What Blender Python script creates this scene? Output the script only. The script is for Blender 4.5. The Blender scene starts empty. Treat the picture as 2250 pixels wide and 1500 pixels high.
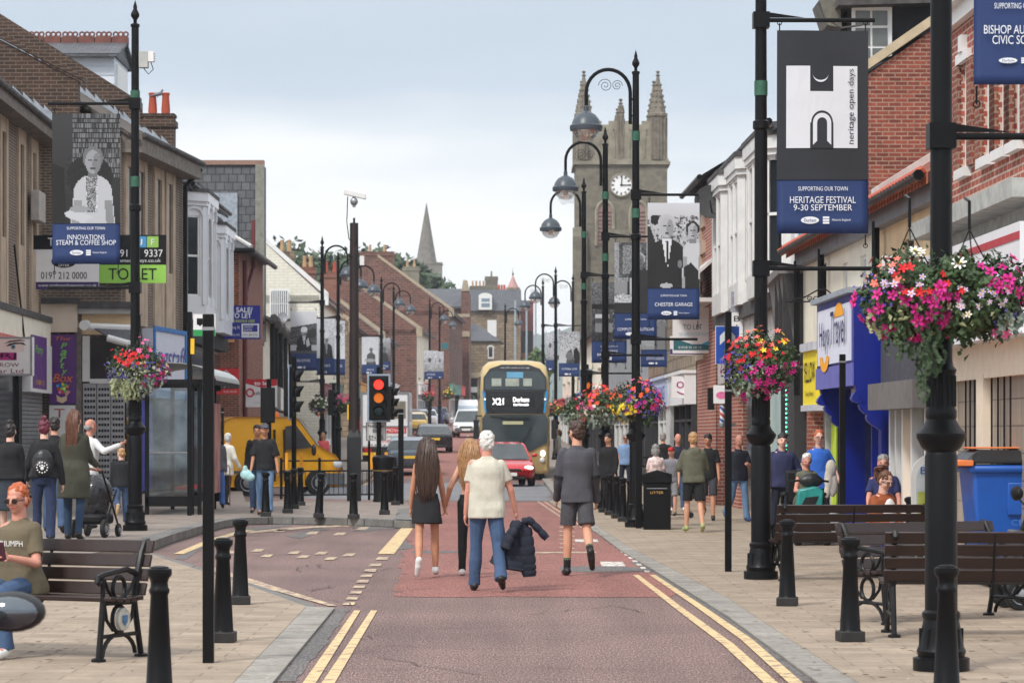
import bpy,math,random
import numpy as np
from mathutils import Vector,Matrix
R=math.radians
rnd=random.Random(7)
SC=bpy.context.scene
COL=SC.collection
# ---------------------------------------------------------------- camera
F,HY,HC=6250.0,955.0,1.7
cam=bpy.data.cameras.new('camera')
cam.sensor_width=36;cam.lens=36*F/2250;cam.shift_y=(HY-750)/2250
cam.clip_start=.5;cam.clip_end=9000
cam.dof.use_dof=True;cam.dof.focus_distance=33;cam.dof.aperture_fstop=6.3
camo=bpy.data.objects.new('camera',cam);COL.objects.link(camo)
camo.location=(0,0,HC);camo.rotation_euler=(R(90),0,0)
SC.camera=camo
# ---------------------------------------------------------------- sky, sun, exposure
SUN_EL,SUN_AZ=48,215
w=bpy.data.worlds.new('World');SC.world=w;w.use_nodes=True
N,L=w.node_tree.nodes,w.node_tree.links
N.clear()
out=N.new('ShaderNodeOutputWorld');bg=N.new('ShaderNodeBackground');bg.inputs[1].default_value=.12
sky=N.new('ShaderNodeTexSky');sky.sky_type='NISHITA';sky.sun_disc=False
sky.sun_elevation=R(SUN_EL);sky.sun_rotation=R(SUN_AZ);sky.air_density=1.0;sky.dust_density=2.0
tc=N.new('ShaderNodeTexCoord');mp=N.new('ShaderNodeMapping');mp.inputs['Scale'].default_value=(3.0,3.0,15)
L.new(tc.outputs['Generated'],mp.inputs[0])
nz=N.new('ShaderNodeTexNoise');nz.inputs['Scale'].default_value=1.6;nz.inputs['Detail'].default_value=6;nz.inputs['Roughness'].default_value=.5
L.new(mp.outputs[0],nz.inputs[0])
sep=N.new('ShaderNodeSeparateXYZ');L.new(tc.outputs['Generated'],sep.inputs[0])
rp=N.new('ShaderNodeValToRGB');cr=rp.color_ramp
def addz(a,k):
 m=N.new('ShaderNodeMath');m.operation='MULTIPLY_ADD';L.new(nz.outputs[0],m.inputs[0]);m.inputs[1].default_value=k;L.new(a,m.inputs[2]);return m.outputs[0]
zz_=addz(sep.outputs[2],.1)
L.new(zz_,rp.inputs[0])
cr.elements[0].position=0.0;cr.elements[0].color=(5.2,5.22,5.25,1)
cr.elements[1].position=1.0;cr.elements[1].color=(6.2,6.35,6.6,1)
for p,c in((.13,(5.2,5.22,5.25)),(.142,(4.7,4.8,4.9)),(.158,(3.7,4.0,4.3)),(.176,(2.95,3.35,3.85)),(.2,(2.8,3.2,3.7)),(.24,(3.2,3.55,3.95)),(.4,(5.4,5.7,6.1))):
 e=cr.elements.new(p);e.color=(*c,1)
mx=N.new('ShaderNodeMix');mx.data_type='RGBA';mx.inputs[0].default_value=.94
L.new(sky.outputs[0],mx.inputs[6]);L.new(rp.outputs[0],mx.inputs[7])
L.new(mx.outputs[2],bg.inputs[0]);L.new(bg.outputs[0],out.inputs[0])
sl=bpy.data.lights.new('sun','SUN');sl.energy=1.5;sl.angle=R(10);sl.color=(1,.96,.9)
so=bpy.data.objects.new('sun',sl);COL.objects.link(so)
d=Vector((math.sin(R(SUN_AZ))*math.cos(R(SUN_EL)),math.cos(R(SUN_AZ))*math.cos(R(SUN_EL)),math.sin(R(SUN_EL))))
so.rotation_euler=d.to_track_quat('Z','Y').to_euler()
VS=SC.view_settings
VS.view_transform='Standard';VS.look='None';VS.exposure=.86;VS.gamma=1
# ---------------------------------------------------------------- pixel <-> place
def W3(px,py,D):return Vector(((px-1125)*D/F,D,HC+(HY-py)*D/F))
def WX(px,D):return(px-1125)*D/F
def WZ(py,D):return HC+(HY-py)*D/F
def G(px,py,z=0):
 D=F*(HC-z)/(py-HY);return Vector((WX(px,D),D,z))
_TD=(0,104,178,250,330,700,9000);_TZ=(0,0,1.55,2.75,3.5,4.4,4.4)
def zg(D):return float(np.interp(D,_TD,_TZ))
# ---------------------------------------------------------------- materials
MATS={}
def lin(c):
 return tuple((x/255/12.92 if x/255<=.04045 else((x/255+.055)/1.055)**2.4)for x in c)
def base(name):
 m=bpy.data.materials.new(name);m.use_nodes=True
 b=m.node_tree.nodes['Principled BSDF'];return m,m.node_tree.nodes,m.node_tree.links,b
def noise(N,L,scale,detail=4,coord='Object',vec=None,rough=.55):
 n=N.new('ShaderNodeTexNoise');n.inputs['Scale'].default_value=scale;n.inputs['Detail'].default_value=detail;n.inputs['Roughness'].default_value=rough
 if vec is None:
  t=N.new('ShaderNodeTexCoord');vec=t.outputs[coord]
 L.new(vec,n.inputs['Vector']);return n.outputs[0]
def ramp(N,L,src,stops):
 r=N.new('ShaderNodeValToRGB');e=r.color_ramp.elements
 e[0].position,e[1].position=stops[0][0],stops[-1][0]
 e[0].color=(*stops[0][1][:3],1);e[1].color=(*stops[-1][1][:3],1)
 for p,c in stops[1:-1]:
  x=e.new(p);x.color=(*c[:3],1)
 L.new(src,r.inputs[0]);return r.outputs[0]
def mul(c,k):return tuple(min(1,x*k)for x in c)
def mixc(N,L,fac,a,b,mode='MIX'):
 m=N.new('ShaderNodeMix');m.data_type='RGBA';m.blend_type=mode
 for s,v in((0,fac),(6,a),(7,b)):
  if isinstance(v,(int,float)):m.inputs[s].default_value=v
  elif isinstance(v,tuple):m.inputs[s].default_value=(*v[:3],1)
  else:L.new(v,m.inputs[s])
 return m.outputs[2]
def bumpn(N,L,b,h,dist=.01,st=.5):
 n=N.new('ShaderNodeBump');n.inputs['Strength'].default_value=st;n.inputs['Distance'].default_value=dist
 L.new(h,n.inputs['Height']);L.new(n.outputs[0],b.inputs['Normal'])
def M(name,col,r=.6,m=0,var=.18,vs=5,bump=0,bs=60,emit=0,coat=0,coord='Object',alpha=1):
 if name in MATS:return MATS[name]
 mt,N,L,b=base(name)
 if var:
  a=noise(N,L,vs,6,coord)
  c=ramp(N,L,a,((.25,mul(col,1-var)),(.5,col),(.75,mul(col,1+var))))
  L.new(c,b.inputs['Base Color'])
  rr=ramp(N,L,a,((.2,(min(1,r*1.15),)*3),(.8,(r*.85,)*3)));L.new(rr,b.inputs['Roughness'])
 else:
  b.inputs['Base Color'].default_value=(*col,1);b.inputs['Roughness'].default_value=r
 b.inputs['Metallic'].default_value=m;b.inputs['Coat Weight'].default_value=coat;b.inputs['Coat Roughness'].default_value=.05
 if bump:bumpn(N,L,b,noise(N,L,bs,5,coord),bump)
 if emit:
  b.inputs['Emission Color'].default_value=(*col,1);b.inputs['Emission Strength'].default_value=emit
 MATS[name]=mt;return mt
def S(name,rgb,**k):return M(name,lin(rgb),**k)
def BRICK(name,c1,c2,mort,bw=.225,bh=.075,ms=.012,var=.35,dirt=.35,bump=.006,off=.5,r=.85):
 if name in MATS:return MATS[name]
 mt,N,L,b=base(name)
 t=N.new('ShaderNodeTexCoord');br=N.new('ShaderNodeTexBrick')
 L.new(t.outputs['UV'],br.inputs['Vector'])
 br.inputs['Color1'].default_value=(*c1,1);br.inputs['Color2'].default_value=(*c2,1);br.inputs['Mortar'].default_value=(*mort,1)
 br.inputs['Scale'].default_value=1;br.inputs['Brick Width'].default_value=bw;br.inputs['Row Height'].default_value=bh
 br.inputs['Mortar Size'].default_value=ms;br.offset=off
 n1=noise(N,L,2.2,6,vec=t.outputs['UV']);n2=noise(N,L,14,4,vec=t.outputs['UV'])
 c=mixc(N,L,var,br.outputs['Color'],ramp(N,L,n2,((.3,(.35,)*3),(.7,(1,1,1)))),'MULTIPLY')
 c=mixc(N,L,dirt,c,ramp(N,L,n1,((.3,(.3,.28,.26)),(.65,(1,1,1)))),'MULTIPLY')
 L.new(c,b.inputs['Base Color']);b.inputs['Roughness'].default_value=r
 if bump:
  inv=N.new('ShaderNodeMath');inv.operation='SUBTRACT';inv.inputs[0].default_value=1;L.new(br.outputs['Fac'],inv.inputs[1]);bumpn(N,L,b,inv.outputs[0],bump,.6)
 MATS[name]=mt;return mt
def VCOL(name,r=.6):
 if name in MATS:return MATS[name]
 mt,N,L,b=base(name)
 a=N.new('ShaderNodeAttribute');a.attribute_name='Col';L.new(a.outputs['Color'],b.inputs['Base Color']);b.inputs['Roughness'].default_value=r
 MATS[name]=mt;return mt
def GLASS(name,tint=(.9,.95,.95),a=.25,r=.03):
 if name in MATS:return MATS[name]
 mt,N,L,b=base(name);N.remove(b)
 tr=N.new('ShaderNodeBsdfTransparent');tr.inputs[0].default_value=(*tint,1)
 gl=N.new('ShaderNodeBsdfGlossy');gl.inputs['Roughness'].default_value=r;gl.inputs[0].default_value=(.9,.9,.9,1)
 mx=N.new('ShaderNodeMixShader');n=noise(N,L,3,8)
 f=ramp(N,L,n,((.3,(a*.5,)*3),(.75,(a*1.6,)*3)));L.new(f,mx.inputs[0])
 L.new(tr.outputs[0],mx.inputs[1]);L.new(gl.outputs[0],mx.inputs[2]);L.new(mx.outputs[0],N['Material Output'].inputs[0])
 MATS[name]=mt;return mt
# ---------------------------------------------------------------- mesh builder
WL={}
CLOUD={}
for n_,s_ in(('fold',.24),('tuft',.035)):CLOUD[n_]=bpy.data.textures.new(n_,'CLOUDS');CLOUD[n_].noise_scale=s_;CLOUD[n_].noise_depth=1
def V(*a):return Vector(a[0])if len(a)==1 else Vector(a)
def frame_of(d,up=None):
 d=d.normalized();u=Vector((0,0,1))if abs(d.z)<.9 else Vector((0,1,0))
 if up is not None:u=up
 a=d.cross(u)
 if a.length<1e-5:a=d.cross(Vector((1,0,0)))
 a.normalize();return a,a.cross(d).normalized()
class MB:
 def __init__(s):s.v,s.f,s.m,s.g=[],[],[],[]
 def add(s,vs,fs,m=0):
  o=len(s.v);s.g.append((o,len(s.f)));s.v.extend(tuple(x)for x in vs)
  for f in fs:s.f.append(tuple(i+o for i in f));s.m.append(m)
  return s
 def obox(s,o,a,b,c,m=0):
  o,a,b,c=map(Vector,(o,a,b,c))
  if a.cross(b).dot(c)<0:a,b=b,a
  return s.add([o,o+a,o+a+b,o+b,o+c,o+a+c,o+a+b+c,o+b+c],[(3,2,1,0),(4,5,6,7),(0,1,5,4),(1,2,6,5),(2,3,7,6),(3,0,4,7)],m)
 def box(s,x0,x1,y0,y1,z0,z1,m=0):return s.obox((x0,y0,z0),(x1-x0,0,0),(0,y1-y0,0),(0,0,z1-z0),m)
 def quad(s,a,b,c,d,m=0):return s.add([a,b,c,d],[(0,1,2,3)],m)
 def poly(s,pts,m=0):return s.add(pts,[tuple(range(len(pts)))],m)
 def tube(s,pts,r,n=8,m=0,caps=True,sq=1,up=None):
  pts=[Vector(p)for p in pts];k=len(pts)
  if not isinstance(r,(list,tuple)):r=[r]*k
  vs,fs=[],[]
  pa=None
  for i,p in enumerate(pts):
   d=(pts[min(i+1,k-1)]-pts[max(i-1,0)])
   if d.length<1e-9:d=Vector((0,0,1))
   d.normalize()
   if pa is None or up is not None:a,b=frame_of(d,up)
   else:
    a=(pa-d*pa.dot(d));a=a.normalized()if a.length>1e-6 else frame_of(d)[0];b=a.cross(d).normalized()
   pa=a
   for j in range(n):
    t=2*math.pi*(j+.5)/n;vs.append(p+a*(math.cos(t)*r[i])+b*(math.sin(t)*r[i]*sq))
  for i in range(k-1):
   for j in range(n):
    q=(j+1)%n;fs.append((i*n+j,(i+1)*n+j,(i+1)*n+q,i*n+q))
  if caps:fs.append(tuple(range(n)));fs.append(tuple((k-1)*n+j for j in reversed(range(n))))
  return s.add(vs,fs,m)
 def cap(s,p0,p1,r0,r1,n=10,sx=1,m=0,up=None):
  p0,p1=Vector(p0),Vector(p1);d=p1-p0
  if d.length<1e-6:d=Vector((0,0,1e-4))
  d.normalize();pts,rr=[],[]
  for t in(80,55,28):pts.append(p0-d*(r0*math.sin(R(t))));rr.append(r0*math.cos(R(t)))
  pts+=[p0,p1];rr+=[r0,r1]
  for t in(28,55,80):pts.append(p1+d*(r1*math.sin(R(t))));rr.append(r1*math.cos(R(t)))
  a,b=frame_of(d,up if up is not None else(Vector((0,1,0))if abs(d.y)<.8 else Vector((0,0,1))))
  vs,fs=[],[]
  for p,r in zip(pts,rr):
   for j in range(n):
    t=2*math.pi*j/n;vs.append(p+a*(math.cos(t)*r*sx)+b*(math.sin(t)*r))
  k=len(pts)
  for i in range(k-1):
   for j in range(n):
    q=(j+1)%n;fs.append((i*n+j,(i+1)*n+j,(i+1)*n+q,i*n+q))
  fs.append(tuple(range(n)));fs.append(tuple((k-1)*n+j for j in reversed(range(n))))
  return s.add(vs,fs,m)
 def ell(s,c,r,n=12,k=8,m=0,rot=None):
  c=Vector(c);r=(r,r,r)if isinstance(r,(int,float))else r;vs,fs=[],[]
  for i in range(k+1):
   p=math.pi*(i/k)if 0<i<k else(.02 if i==0 else math.pi-.02)
   for j in range(n):
    t=2*math.pi*j/n;q=Vector((r[0]*math.sin(p)*math.cos(t),r[1]*math.sin(p)*math.sin(t),r[2]*math.cos(p)))
    if rot is not None:q=rot@q
    vs.append(c+q)
  for i in range(k):
   for j in range(n):
    q=(j+1)%n;fs.append((i*n+j,(i+1)*n+j,(i+1)*n+q,i*n+q))
  fs.append(tuple(reversed(range(n)))[::-1][::-1]);fs[-1]=tuple(range(n));fs.append(tuple(k*n+j for j in reversed(range(n))))
  return s.add(vs,fs,m)
 def lathe(s,prof,c=(0,0,0),n=16,m=0,caps=True,flute=0,ax=None):
  c=Vector(c);vs,fs=[],[]
  X,Y,Z=(Vector((1,0,0)),Vector((0,1,0)),Vector((0,0,1)))if ax is None else ax
  for r,z in prof:
   for j in range(n):
    t=2*math.pi*(j+.5)/n;q=r*(1-flute*(j%2));vs.append(c+X*(q*math.cos(t))+Y*(q*math.sin(t))+Z*z)
  k=len(prof)
  for i in range(k-1):
   for j in range(n):
    q=(j+1)%n;fs.append((i*n+j,i*n+q,(i+1)*n+q,(i+1)*n+j))
  if caps:fs.append(tuple(reversed(range(n))));fs.append(tuple((k-1)*n+j for j in range(n)))
  return s.add(vs,fs,m)
 def prism(s,pts,t,m=0):
  pts=[Vector(p)for p in pts];t=Vector(t);n=len(pts)
  nn=Vector((0,0,0))
  for i in range(n):nn+=pts[i].cross(pts[(i+1)%n])
  if nn.dot(t)>0:pts.reverse()
  vs=pts+[p+t for p in pts]
  fs=[tuple(range(n)),tuple(range(2*n-1,n-1,-1))]+[((i+1)%n,i,i+n,(i+1)%n+n)for i in range(n)]
  return s.add(vs,fs,m)
 def build(s,name,mats,parent=None,smooth=35,bevel=0,vox=0,sm=3,label=None,solid=0,each=False,disp=0):
  if not s.v:return None
  if each and len(s.g)>1:
   g=s.g+[(len(s.v),len(s.f))];o=None
   for(a,c),(b,e)in zip(g[:-1],g[1:]):
    q=MB();q.v=s.v[a:b];q.f=[tuple(i-a for i in f)for f in s.f[c:e]];q.m=s.m[c:e];o=q.build(name,mats,parent,smooth,bevel,vox,sm,label,solid)
   return o
  o3=WL.get(parent.name)if parent is not None else None
  va=np.array(s.v,dtype=float)
  me=bpy.data.meshes.new(name)
  ve=va-np.array(o3)if o3 is not None else va
  me.from_pydata(ve.tolist(),[],s.f)
  if not isinstance(mats,(list,tuple)):mats=[mats]
  for x in mats:me.materials.append(x)
  if any(s.m):me.polygons.foreach_set('material_index',s.m)
  if not vox:
   uv=me.uv_layers.new(name='UVMap');n=len(me.loops);buf=np.empty((n,2))
   me.calc_loop_triangles()
   nr=np.empty(len(me.polygons)*3);me.polygons.foreach_get('normal',nr);nr=nr.reshape(-1,3)
   ls=np.empty(len(me.polygons),dtype=int);lt=np.empty(len(me.polygons),dtype=int)
   me.polygons.foreach_get('loop_start',ls);me.polygons.foreach_get('loop_total',lt)
   vi=np.empty(n,dtype=int);me.loops.foreach_get('vertex_index',vi)
   pn=np.repeat(nr,lt,axis=0);tt=np.stack([-pn[:,1],pn[:,0],0*pn[:,0]],1);ln=np.linalg.norm(tt,axis=1)
   flat=ln<.25;tt[flat]=(1,0,0);ln[flat]=1;tt/=ln[:,None]
   bt=np.cross(pn,tt);bt[flat]=(0,1,0);co=va[vi]
   buf[:,0]=(co*tt).sum(1);buf[:,1]=(co*bt).sum(1)
   uv.data.foreach_set('uv',buf.ravel())
  if smooth:
   me.polygons.foreach_set('use_smooth',[True]*len(me.polygons))
   try:me.set_sharp_from_angle(angle=R(smooth))
   except Exception:pass
  me.update()
  o=bpy.data.objects.new(name,me);COL.objects.link(o)
  if parent is not None:
   o.parent=parent
   if o3 is not None:WL[o.name]=o3
  if vox:
   md=o.modifiers.new('remesh','REMESH');md.mode='VOXEL';md.voxel_size=vox;md.use_smooth_shade=True
   if sm:q=o.modifiers.new('smooth','SMOOTH');q.iterations=sm;q.factor=.5
   if disp:
    q=o.modifiers.new('folds','DISPLACE');q.texture=CLOUD[disp[0]];q.strength=disp[1];q.mid_level=.5;q.texture_coords='LOCAL'
  if bevel:
   q=o.modifiers.new('bevel','BEVEL');q.width=bevel;q.segments=2;q.limit_method='ANGLE';q.angle_limit=R(40)
  if solid:
   q=o.modifiers.new('solidify','SOLIDIFY');q.thickness=solid;q.offset=-1
  if label:o['label']=label
  return o
def tag(o,label,cat,group=None,kind=None):
 if label:o['label']=label
 if cat:o['category']=cat
 if group:o['group']=group
 if kind:o['kind']=kind
 return o
def thing(name,label,cat,loc=(0,0,0),rz=0,group=None,world=False):
 o=bpy.data.objects.new(name,None);COL.objects.link(o);o.empty_display_size=.2
 o.location=loc;o.rotation_euler=(0,0,rz);tag(o,label,cat,group)
 if world:WL[o.name]=tuple(loc)
 return o
def struct(name,mb,m,**k):return tag(mb.build(name,m,**k),None,None,kind='structure')
KIDS={}
def copy_tree(o,parent=None):
 c=o.copy();COL.objects.link(c)
 if parent is not None:c.parent=parent
 for ch in o.children:copy_tree(ch,c)
 return c
def dup(o,loc,rz=None,label=None,sc=None):
 c=copy_tree(o);c.location=loc
 if rz is not None:c.rotation_euler=(0,0,rz)
 if label:c['label']=label
 if sc:c.scale=(sc,)*3
 return c
def text(s,c,ex,ez,w,h,m,parent=None,off=.006,name='lettering',shear=0,fit=True,bold=0,align='c'):
 cu=bpy.data.curves.new(name,'FONT');cu.body=s;cu.align_x='CENTER';cu.resolution_u=3;cu.shear=shear;cu.offset=bold
 to=bpy.data.objects.new('tmp',cu);COL.objects.link(to)
 me=bpy.data.meshes.new_from_object(to.evaluated_get(bpy.context.evaluated_depsgraph_get()))
 bpy.data.objects.remove(to);bpy.data.curves.remove(cu)
 n=len(me.vertices);co=np.empty(n*3);me.vertices.foreach_get('co',co);co=co.reshape(-1,3)
 mn,mx=co.min(0),co.max(0);sx=w/max(1e-6,mx[0]-mn[0]);sy=h/max(1e-6,mx[1]-mn[1])
 if not fit:sx=sy=min(sx,sy)
 ex,ez,c=Vector(ex).normalized(),Vector(ez).normalized(),Vector(c);nn=ex.cross(ez)
 ox=(mn[0]+mx[0])/2 if align=='c' else mn[0]
 o3=Vector(WL.get(parent.name,(0,0,0)))if parent is not None else Vector((0,0,0))
 P=np.array(c+nn*off-o3)+np.outer((co[:,0]-ox)*sx,np.array(ex))+np.outer((co[:,1]-(mn[1]+mx[1])/2)*sy,np.array(ez))
 me.vertices.foreach_set('co',P.ravel());me.materials.clear();me.materials.append(m);me.update();me.name=name
 o=bpy.data.objects.new(name,me);COL.objects.link(o)
 if parent is not None:o.parent=parent
 return o
def poly_ground(name,pts,z,m,rise=None,kind=True,D0=None):
 mb=MB();P=[G(x,y,z)for x,y in pts]
 mb.poly(P)
 return mb,P
BLACK=M('black_gloss_paint',(.004,.0042,.005),r=.4,var=.35,vs=3);BLACK.node_tree.nodes['Principled BSDF'].inputs['Specular IOR Level'].default_value=.2
BLACKM=M('black_matt',(.006,.006,.007),r=.6);BLACKM.node_tree.nodes['Principled BSDF'].inputs['Specular IOR Level'].default_value=.25
WHITEP=S('white_paint',(226,226,224),r=.45,var=.06)
WHITEV=S('white_sheet',(232,232,232),r=.5,var=.03)
GREYM=S('grey_metal',(150,153,156),r=.4,m=.6)
DGLASS=M('window_glass',(.022,.026,.03),r=.12,var=.6,vs=.7);DGLASS.node_tree.nodes['Principled BSDF'].inputs['Specular IOR Level'].default_value=.3
# ================================================================ ground, road, pavements, markings
def ASPH(name,a,b,c,big=.35,sc=70):
 mt,N,L,B=base(name);t=N.new('ShaderNodeTexCoord')
 mq=N.new('ShaderNodeMapping');mq.inputs['Scale'].default_value=(1,.22,1);L.new(t.outputs['Object'],mq.inputs[0]);n=noise(N,L,sc,4,vec=mq.outputs[0],rough=.85);g=noise(N,L,.35,6,vec=t.outputs['Object'])
 mpp=N.new('ShaderNodeMapping');mpp.inputs['Scale'].default_value=(2.2,.12,1);L.new(t.outputs['Object'],mpp.inputs[0])
 g2=noise(N,L,1.0,5,vec=mpp.outputs[0])
 col=ramp(N,L,n,((.36,a),(.5,b),(.64,c)))
 col=mixc(N,L,big,col,ramp(N,L,g,((.3,(.45,.45,.46)),(.6,(1,1,1)))),'MULTIPLY')
 col=mixc(N,L,big,col,ramp(N,L,g2,((.3,(.55,.55,.55)),(.6,(1.0,1.0,1.0)))),'MULTIPLY')
 L.new(col,B.inputs['Base Color']);B.inputs['Roughness'].default_value=.85;bumpn(N,L,B,n,.006,.6);MATS[name]=mt;return mt
ROAD=ASPH('road_asphalt',lin((58,45,43)),lin((116,91,86)),lin((196,166,156)),.5,66)
REDA=ASPH('red_surfacing',lin((92,54,48)),lin((144,90,81)),lin((194,142,130)),.4,66)
GREYA=ASPH('grey_asphalt',lin((92,92,96)),lin((125,125,129)),lin((160,160,163)),.3)
DARKA=ASPH('dark_asphalt',lin((74,71,70)),lin((104,99,97)),lin((136,130,127)),.3,40)
SLABN=BRICK('buff_paving',lin((176,158,138)),lin((160,143,124)),lin((136,120,104)),.62,.29,.008,.3,.4,.001)
SLABF=BRICK('pink_grey_paving',lin((160,147,137)),lin((146,134,125)),lin((126,116,108)),.55,.27,.008,.3,.45,.001)
KERB=BRICK('granite_kerb',lin((176,170,160)),lin((158,153,145)),lin((126,120,112)),3,.9,.012,.6,.45,.003)
KERBD=BRICK('weathered_kerb',lin((142,140,136)),lin((124,122,118)),lin((88,88,86)),.9,3,.02,.4,.45,.002)
GRASS=S('far_ground',(88,98,70),r=.95,vs=.05)
mb=MB();ds=[-40,6,60,104,140,178,250,330,500,700,1500,2180];xs=[-500,-60,60,500]
for i in range(len(ds)-1):
 for j in range(3):
  a,b=ds[i],ds[i+1];mb.quad((xs[j],a,zg(a)-.12),(xs[j+1],a,zg(a)-.12),(xs[j+1],b,zg(b)-.12),(xs[j],b,zg(b)-.12))
struct('ground',mb,GRASS)
mb=MB();ds=[-20,6]+list(range(12,430,8))
for a,b in zip(ds[:-1],ds[1:]):mb.quad((-45,a,zg(a)),(45,a,zg(a)),(45,b,zg(b)),(-45,b,zg(b)))
struct('road',mb,ROAD)
def slab(name,P,z,m,depth=.2):
 mb=MB();mb.prism([(p[0],p[1],z)for p in P],(0,0,-depth));return struct(name,mb,m,smooth=0)
def gp(pts,z):return[G(x,y,z)for x,y in pts]
def rough(pts,n=7,am=.05):
 q=random.Random(len(pts)*7+int(pts[0][0]));P=[G(x,y)for x,y in pts];out=[]
 for a,b in zip(P,P[1:]+P[:1]):
  k=max(2,min(30,int((b-a).length/.35)))
  for i in range(k):out.append(a.lerp(b,i/k)+V(q.gauss(0,am),q.gauss(0,am*2.5),0)*(1 if i else .3))
 return out
def patch(name,pts,z,m,am=.05):
 am=.012 if 'margin' in name else am;mb=MB();mb.poly([V(p.x,p.y,z)for p in rough(pts,am=am)]);o=struct(name,mb,m);return o
rk_out=[(1950,1540),(1889,1500),(1740,1405),(1600,1313),(1480,1250),(1380,1199),(1309,1152),(1212,1098)]
rk_in=[(1870,1540),(1802,1500),(1690,1418),(1600,1352),(1455,1262),(1365,1208),(1298,1160),(1205,1101)]
Rk=gp(rk_out,.03)
slab('pavement_right',Rk+[V(1.35,74,0),V(1.4,104,0),V(25,104,0),V(25,10,0),V(6,10,0)],.03,SLABN)
mb=MB();mb.prism(gp(rk_in,.026)+list(reversed(gp(rk_out,.026))),(0,0,-.2));struct('kerb_right',mb,KERB,smooth=0)
fl=[(330,1216),(380,1233),(520,1276),(673,1331),(517,1493),(440,1570)]
slab('pavement_front_left',gp(fl,.03)+[V(-4.6,12,0),V(-16,12,0),V(-16,44,0)],.03,SLABN)
mb=MB();mb.prism(gp([(673,1331),(735,1334),(597,1500),(530,1570),(440,1570),(517,1493)],.026),(0,0,-.2));struct('kerb_front_left',mb,KERB,smooth=0)
mb=MB();mb.prism(gp([(330,1212),(380,1227),(520,1270),(690,1326),(690,1333),(673,1331),(520,1276),(380,1233),(330,1216)],.024),(0,0,-.2));struct('bay_kerb',mb,KERBD,smooth=0)
rl=[(-260,1225),(150,1222),(300,1200),(380,1172),(447,1153),(490,1143),(530,1137),(600,1135),(700,1136),(800,1139),(903,1143),(905,1116),(895,1104),(640,1100),(540,1102)]
P=gp(rl,.14)
slab('pavement_rear_left',P+[V(-7.6,80,0),V(-8.0,104,0),V(-18,104,0),V(-18,40,0)],.14,SLABF)
kc=gp(rl[2:12],.145)
mb=MB()
for i in range(len(kc)-1):
 a,b=kc[i],kc[i+1];t=(b-a).normalized();n1=V(-t.y,t.x,0)*.3;o=V(t.y,-t.x,0)*.012
 mb.prism([a+o,b+o,b+n1,a+n1],(0,0,-.3))
struct('kerb_rear_left',mb,KERBD,smooth=0)
def strip(name,rows,m,dz,thick=.18):
 mb=MB()
 for(D,x0,x1),(E,u0,u1)in zip(rows[:-1],rows[1:]):
  z,y=zg(D)+dz,zg(E)+dz
  mb.quad((x0,D,z),(x1,D,z),(u1,E,y),(u0,E,y))
  for p,q in((x0,u0),(x1,u1)):mb.quad((p,D,z-thick),(q,E,y-thick),(q,E,y),(p,D,z))
 D,x0,x1=rows[0];z=zg(D)+dz;mb.quad((x0,D,z-thick),(x1,D,z-thick),(x1,D,z),(x0,D,z))
 return struct(name,mb,m,smooth=0)
strip('pavement_far_left',[(92,-9.2,-5.2),(104,-9.3,-5.2),(140,-10.4,-6.0),(178,-11,-7.0),(250,-12.5,-8),(330,-13,-8)],SLABF,.12)
strip('pavement_far_right',[(104,1.4,8),(140,1.2,8),(178,.4,6),(250,0.4,6),(330,0.4,8)],SLABF,.12)
strip('kerb_far_right',[(74,1.15,1.38),(104,1.1,1.4),(140,1.0,1.25),(178,.1,.5),(250,0.1,.5)],KERB,.1)
patch('red_surfacing',[(862,1310),(880,1275),(878,1240),(900,1205),(893,1170),(915,1140),(912,1103),(1207,1103),(1298,1162),(1365,1209),(1455,1263),(1500,1290),(1470,1312)],.004,REDA)
patch('junction_surfacing',[(640,1094),(912,1099),(1207,1100),(1216,1064),(1160,1062),(840,1060),(700,1070)],.004,GREYA)
patch('far_red_surfacing',[(842,1058),(1214,1061),(1208,1022),(888,1022)],.004,REDA)
mb=MB();pr=[(104,105.0,-4.9,.95)]+[(D,D,x0,x1)for D,x0,x1 in((140,-5.8,.9),(178,-6.9,.0),(250,-7.8,0),(330,-7.8,0))]
for(_,a,x0,x1),(_,b,u0,u1)in zip(pr[:-1],pr[1:]):mb.quad((x0,a,zg(a)+.004),(x1,a,zg(a)+.004),(u1,b,zg(b)+.004),(u0,b,zg(b)+.004))
struct('hill_road_surfacing',mb,REDA)
patch('asphalt_margin',[(1802,1498),(1600,1350),(1500,1290),(1460,1266),(1405,1235),(1380,1235),(1440,1262),(1600,1376),(1745,1498)],.005,DARKA)
patch('asphalt_margin',[(597,1498),(735,1336),(770,1336),(650,1498)],.005,DARKA)
patch('asphalt_margin',[(385,1228),(447,1186),(540,1160),(640,1150),(640,1155),(550,1166),(460,1195),(405,1230)],.005,DARKA)
for q in([(630,1178),(700,1160),(720,1162),(665,1183)],[(780,1155),(880,1148),(880,1160),(790,1168)],[(855,1195),(905,1190),(900,1205),(850,1210)],[(1225,1246),(1300,1243),(1420,1249),(1420,1255),(1230,1256)],[(905,1210),(1020,1210),(1020,1214),(905,1215)]):
 patch('asphalt_repair',q,.006,DARKA)
def PAINT(name,rgb,wear):
 mt,N,L,B=base(name);n=noise(N,L,9,8);n2=noise(N,L,90,3)
 c=mixc(N,L,ramp(N,L,n,((.5-wear,(1,1,1)),(.62-wear,(0,0,0)))),lin(rgb),lin((150,126,116)))
 c=mixc(N,L,.35,c,ramp(N,L,n2,((.35,(.55,.52,.5)),(.55,(1,1,1)))),'MULTIPLY');L.new(c,B.inputs['Base Color']);B.inputs['Roughness'].default_value=.7;MATS[name]=mt;return mt
YEL=PAINT('yellow_line_paint',(216,188,138),.14);YELW=PAINT('worn_yellow_paint',(212,190,150),.04);WHT=PAINT('worn_white_paint',(228,224,216),.08)
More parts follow.
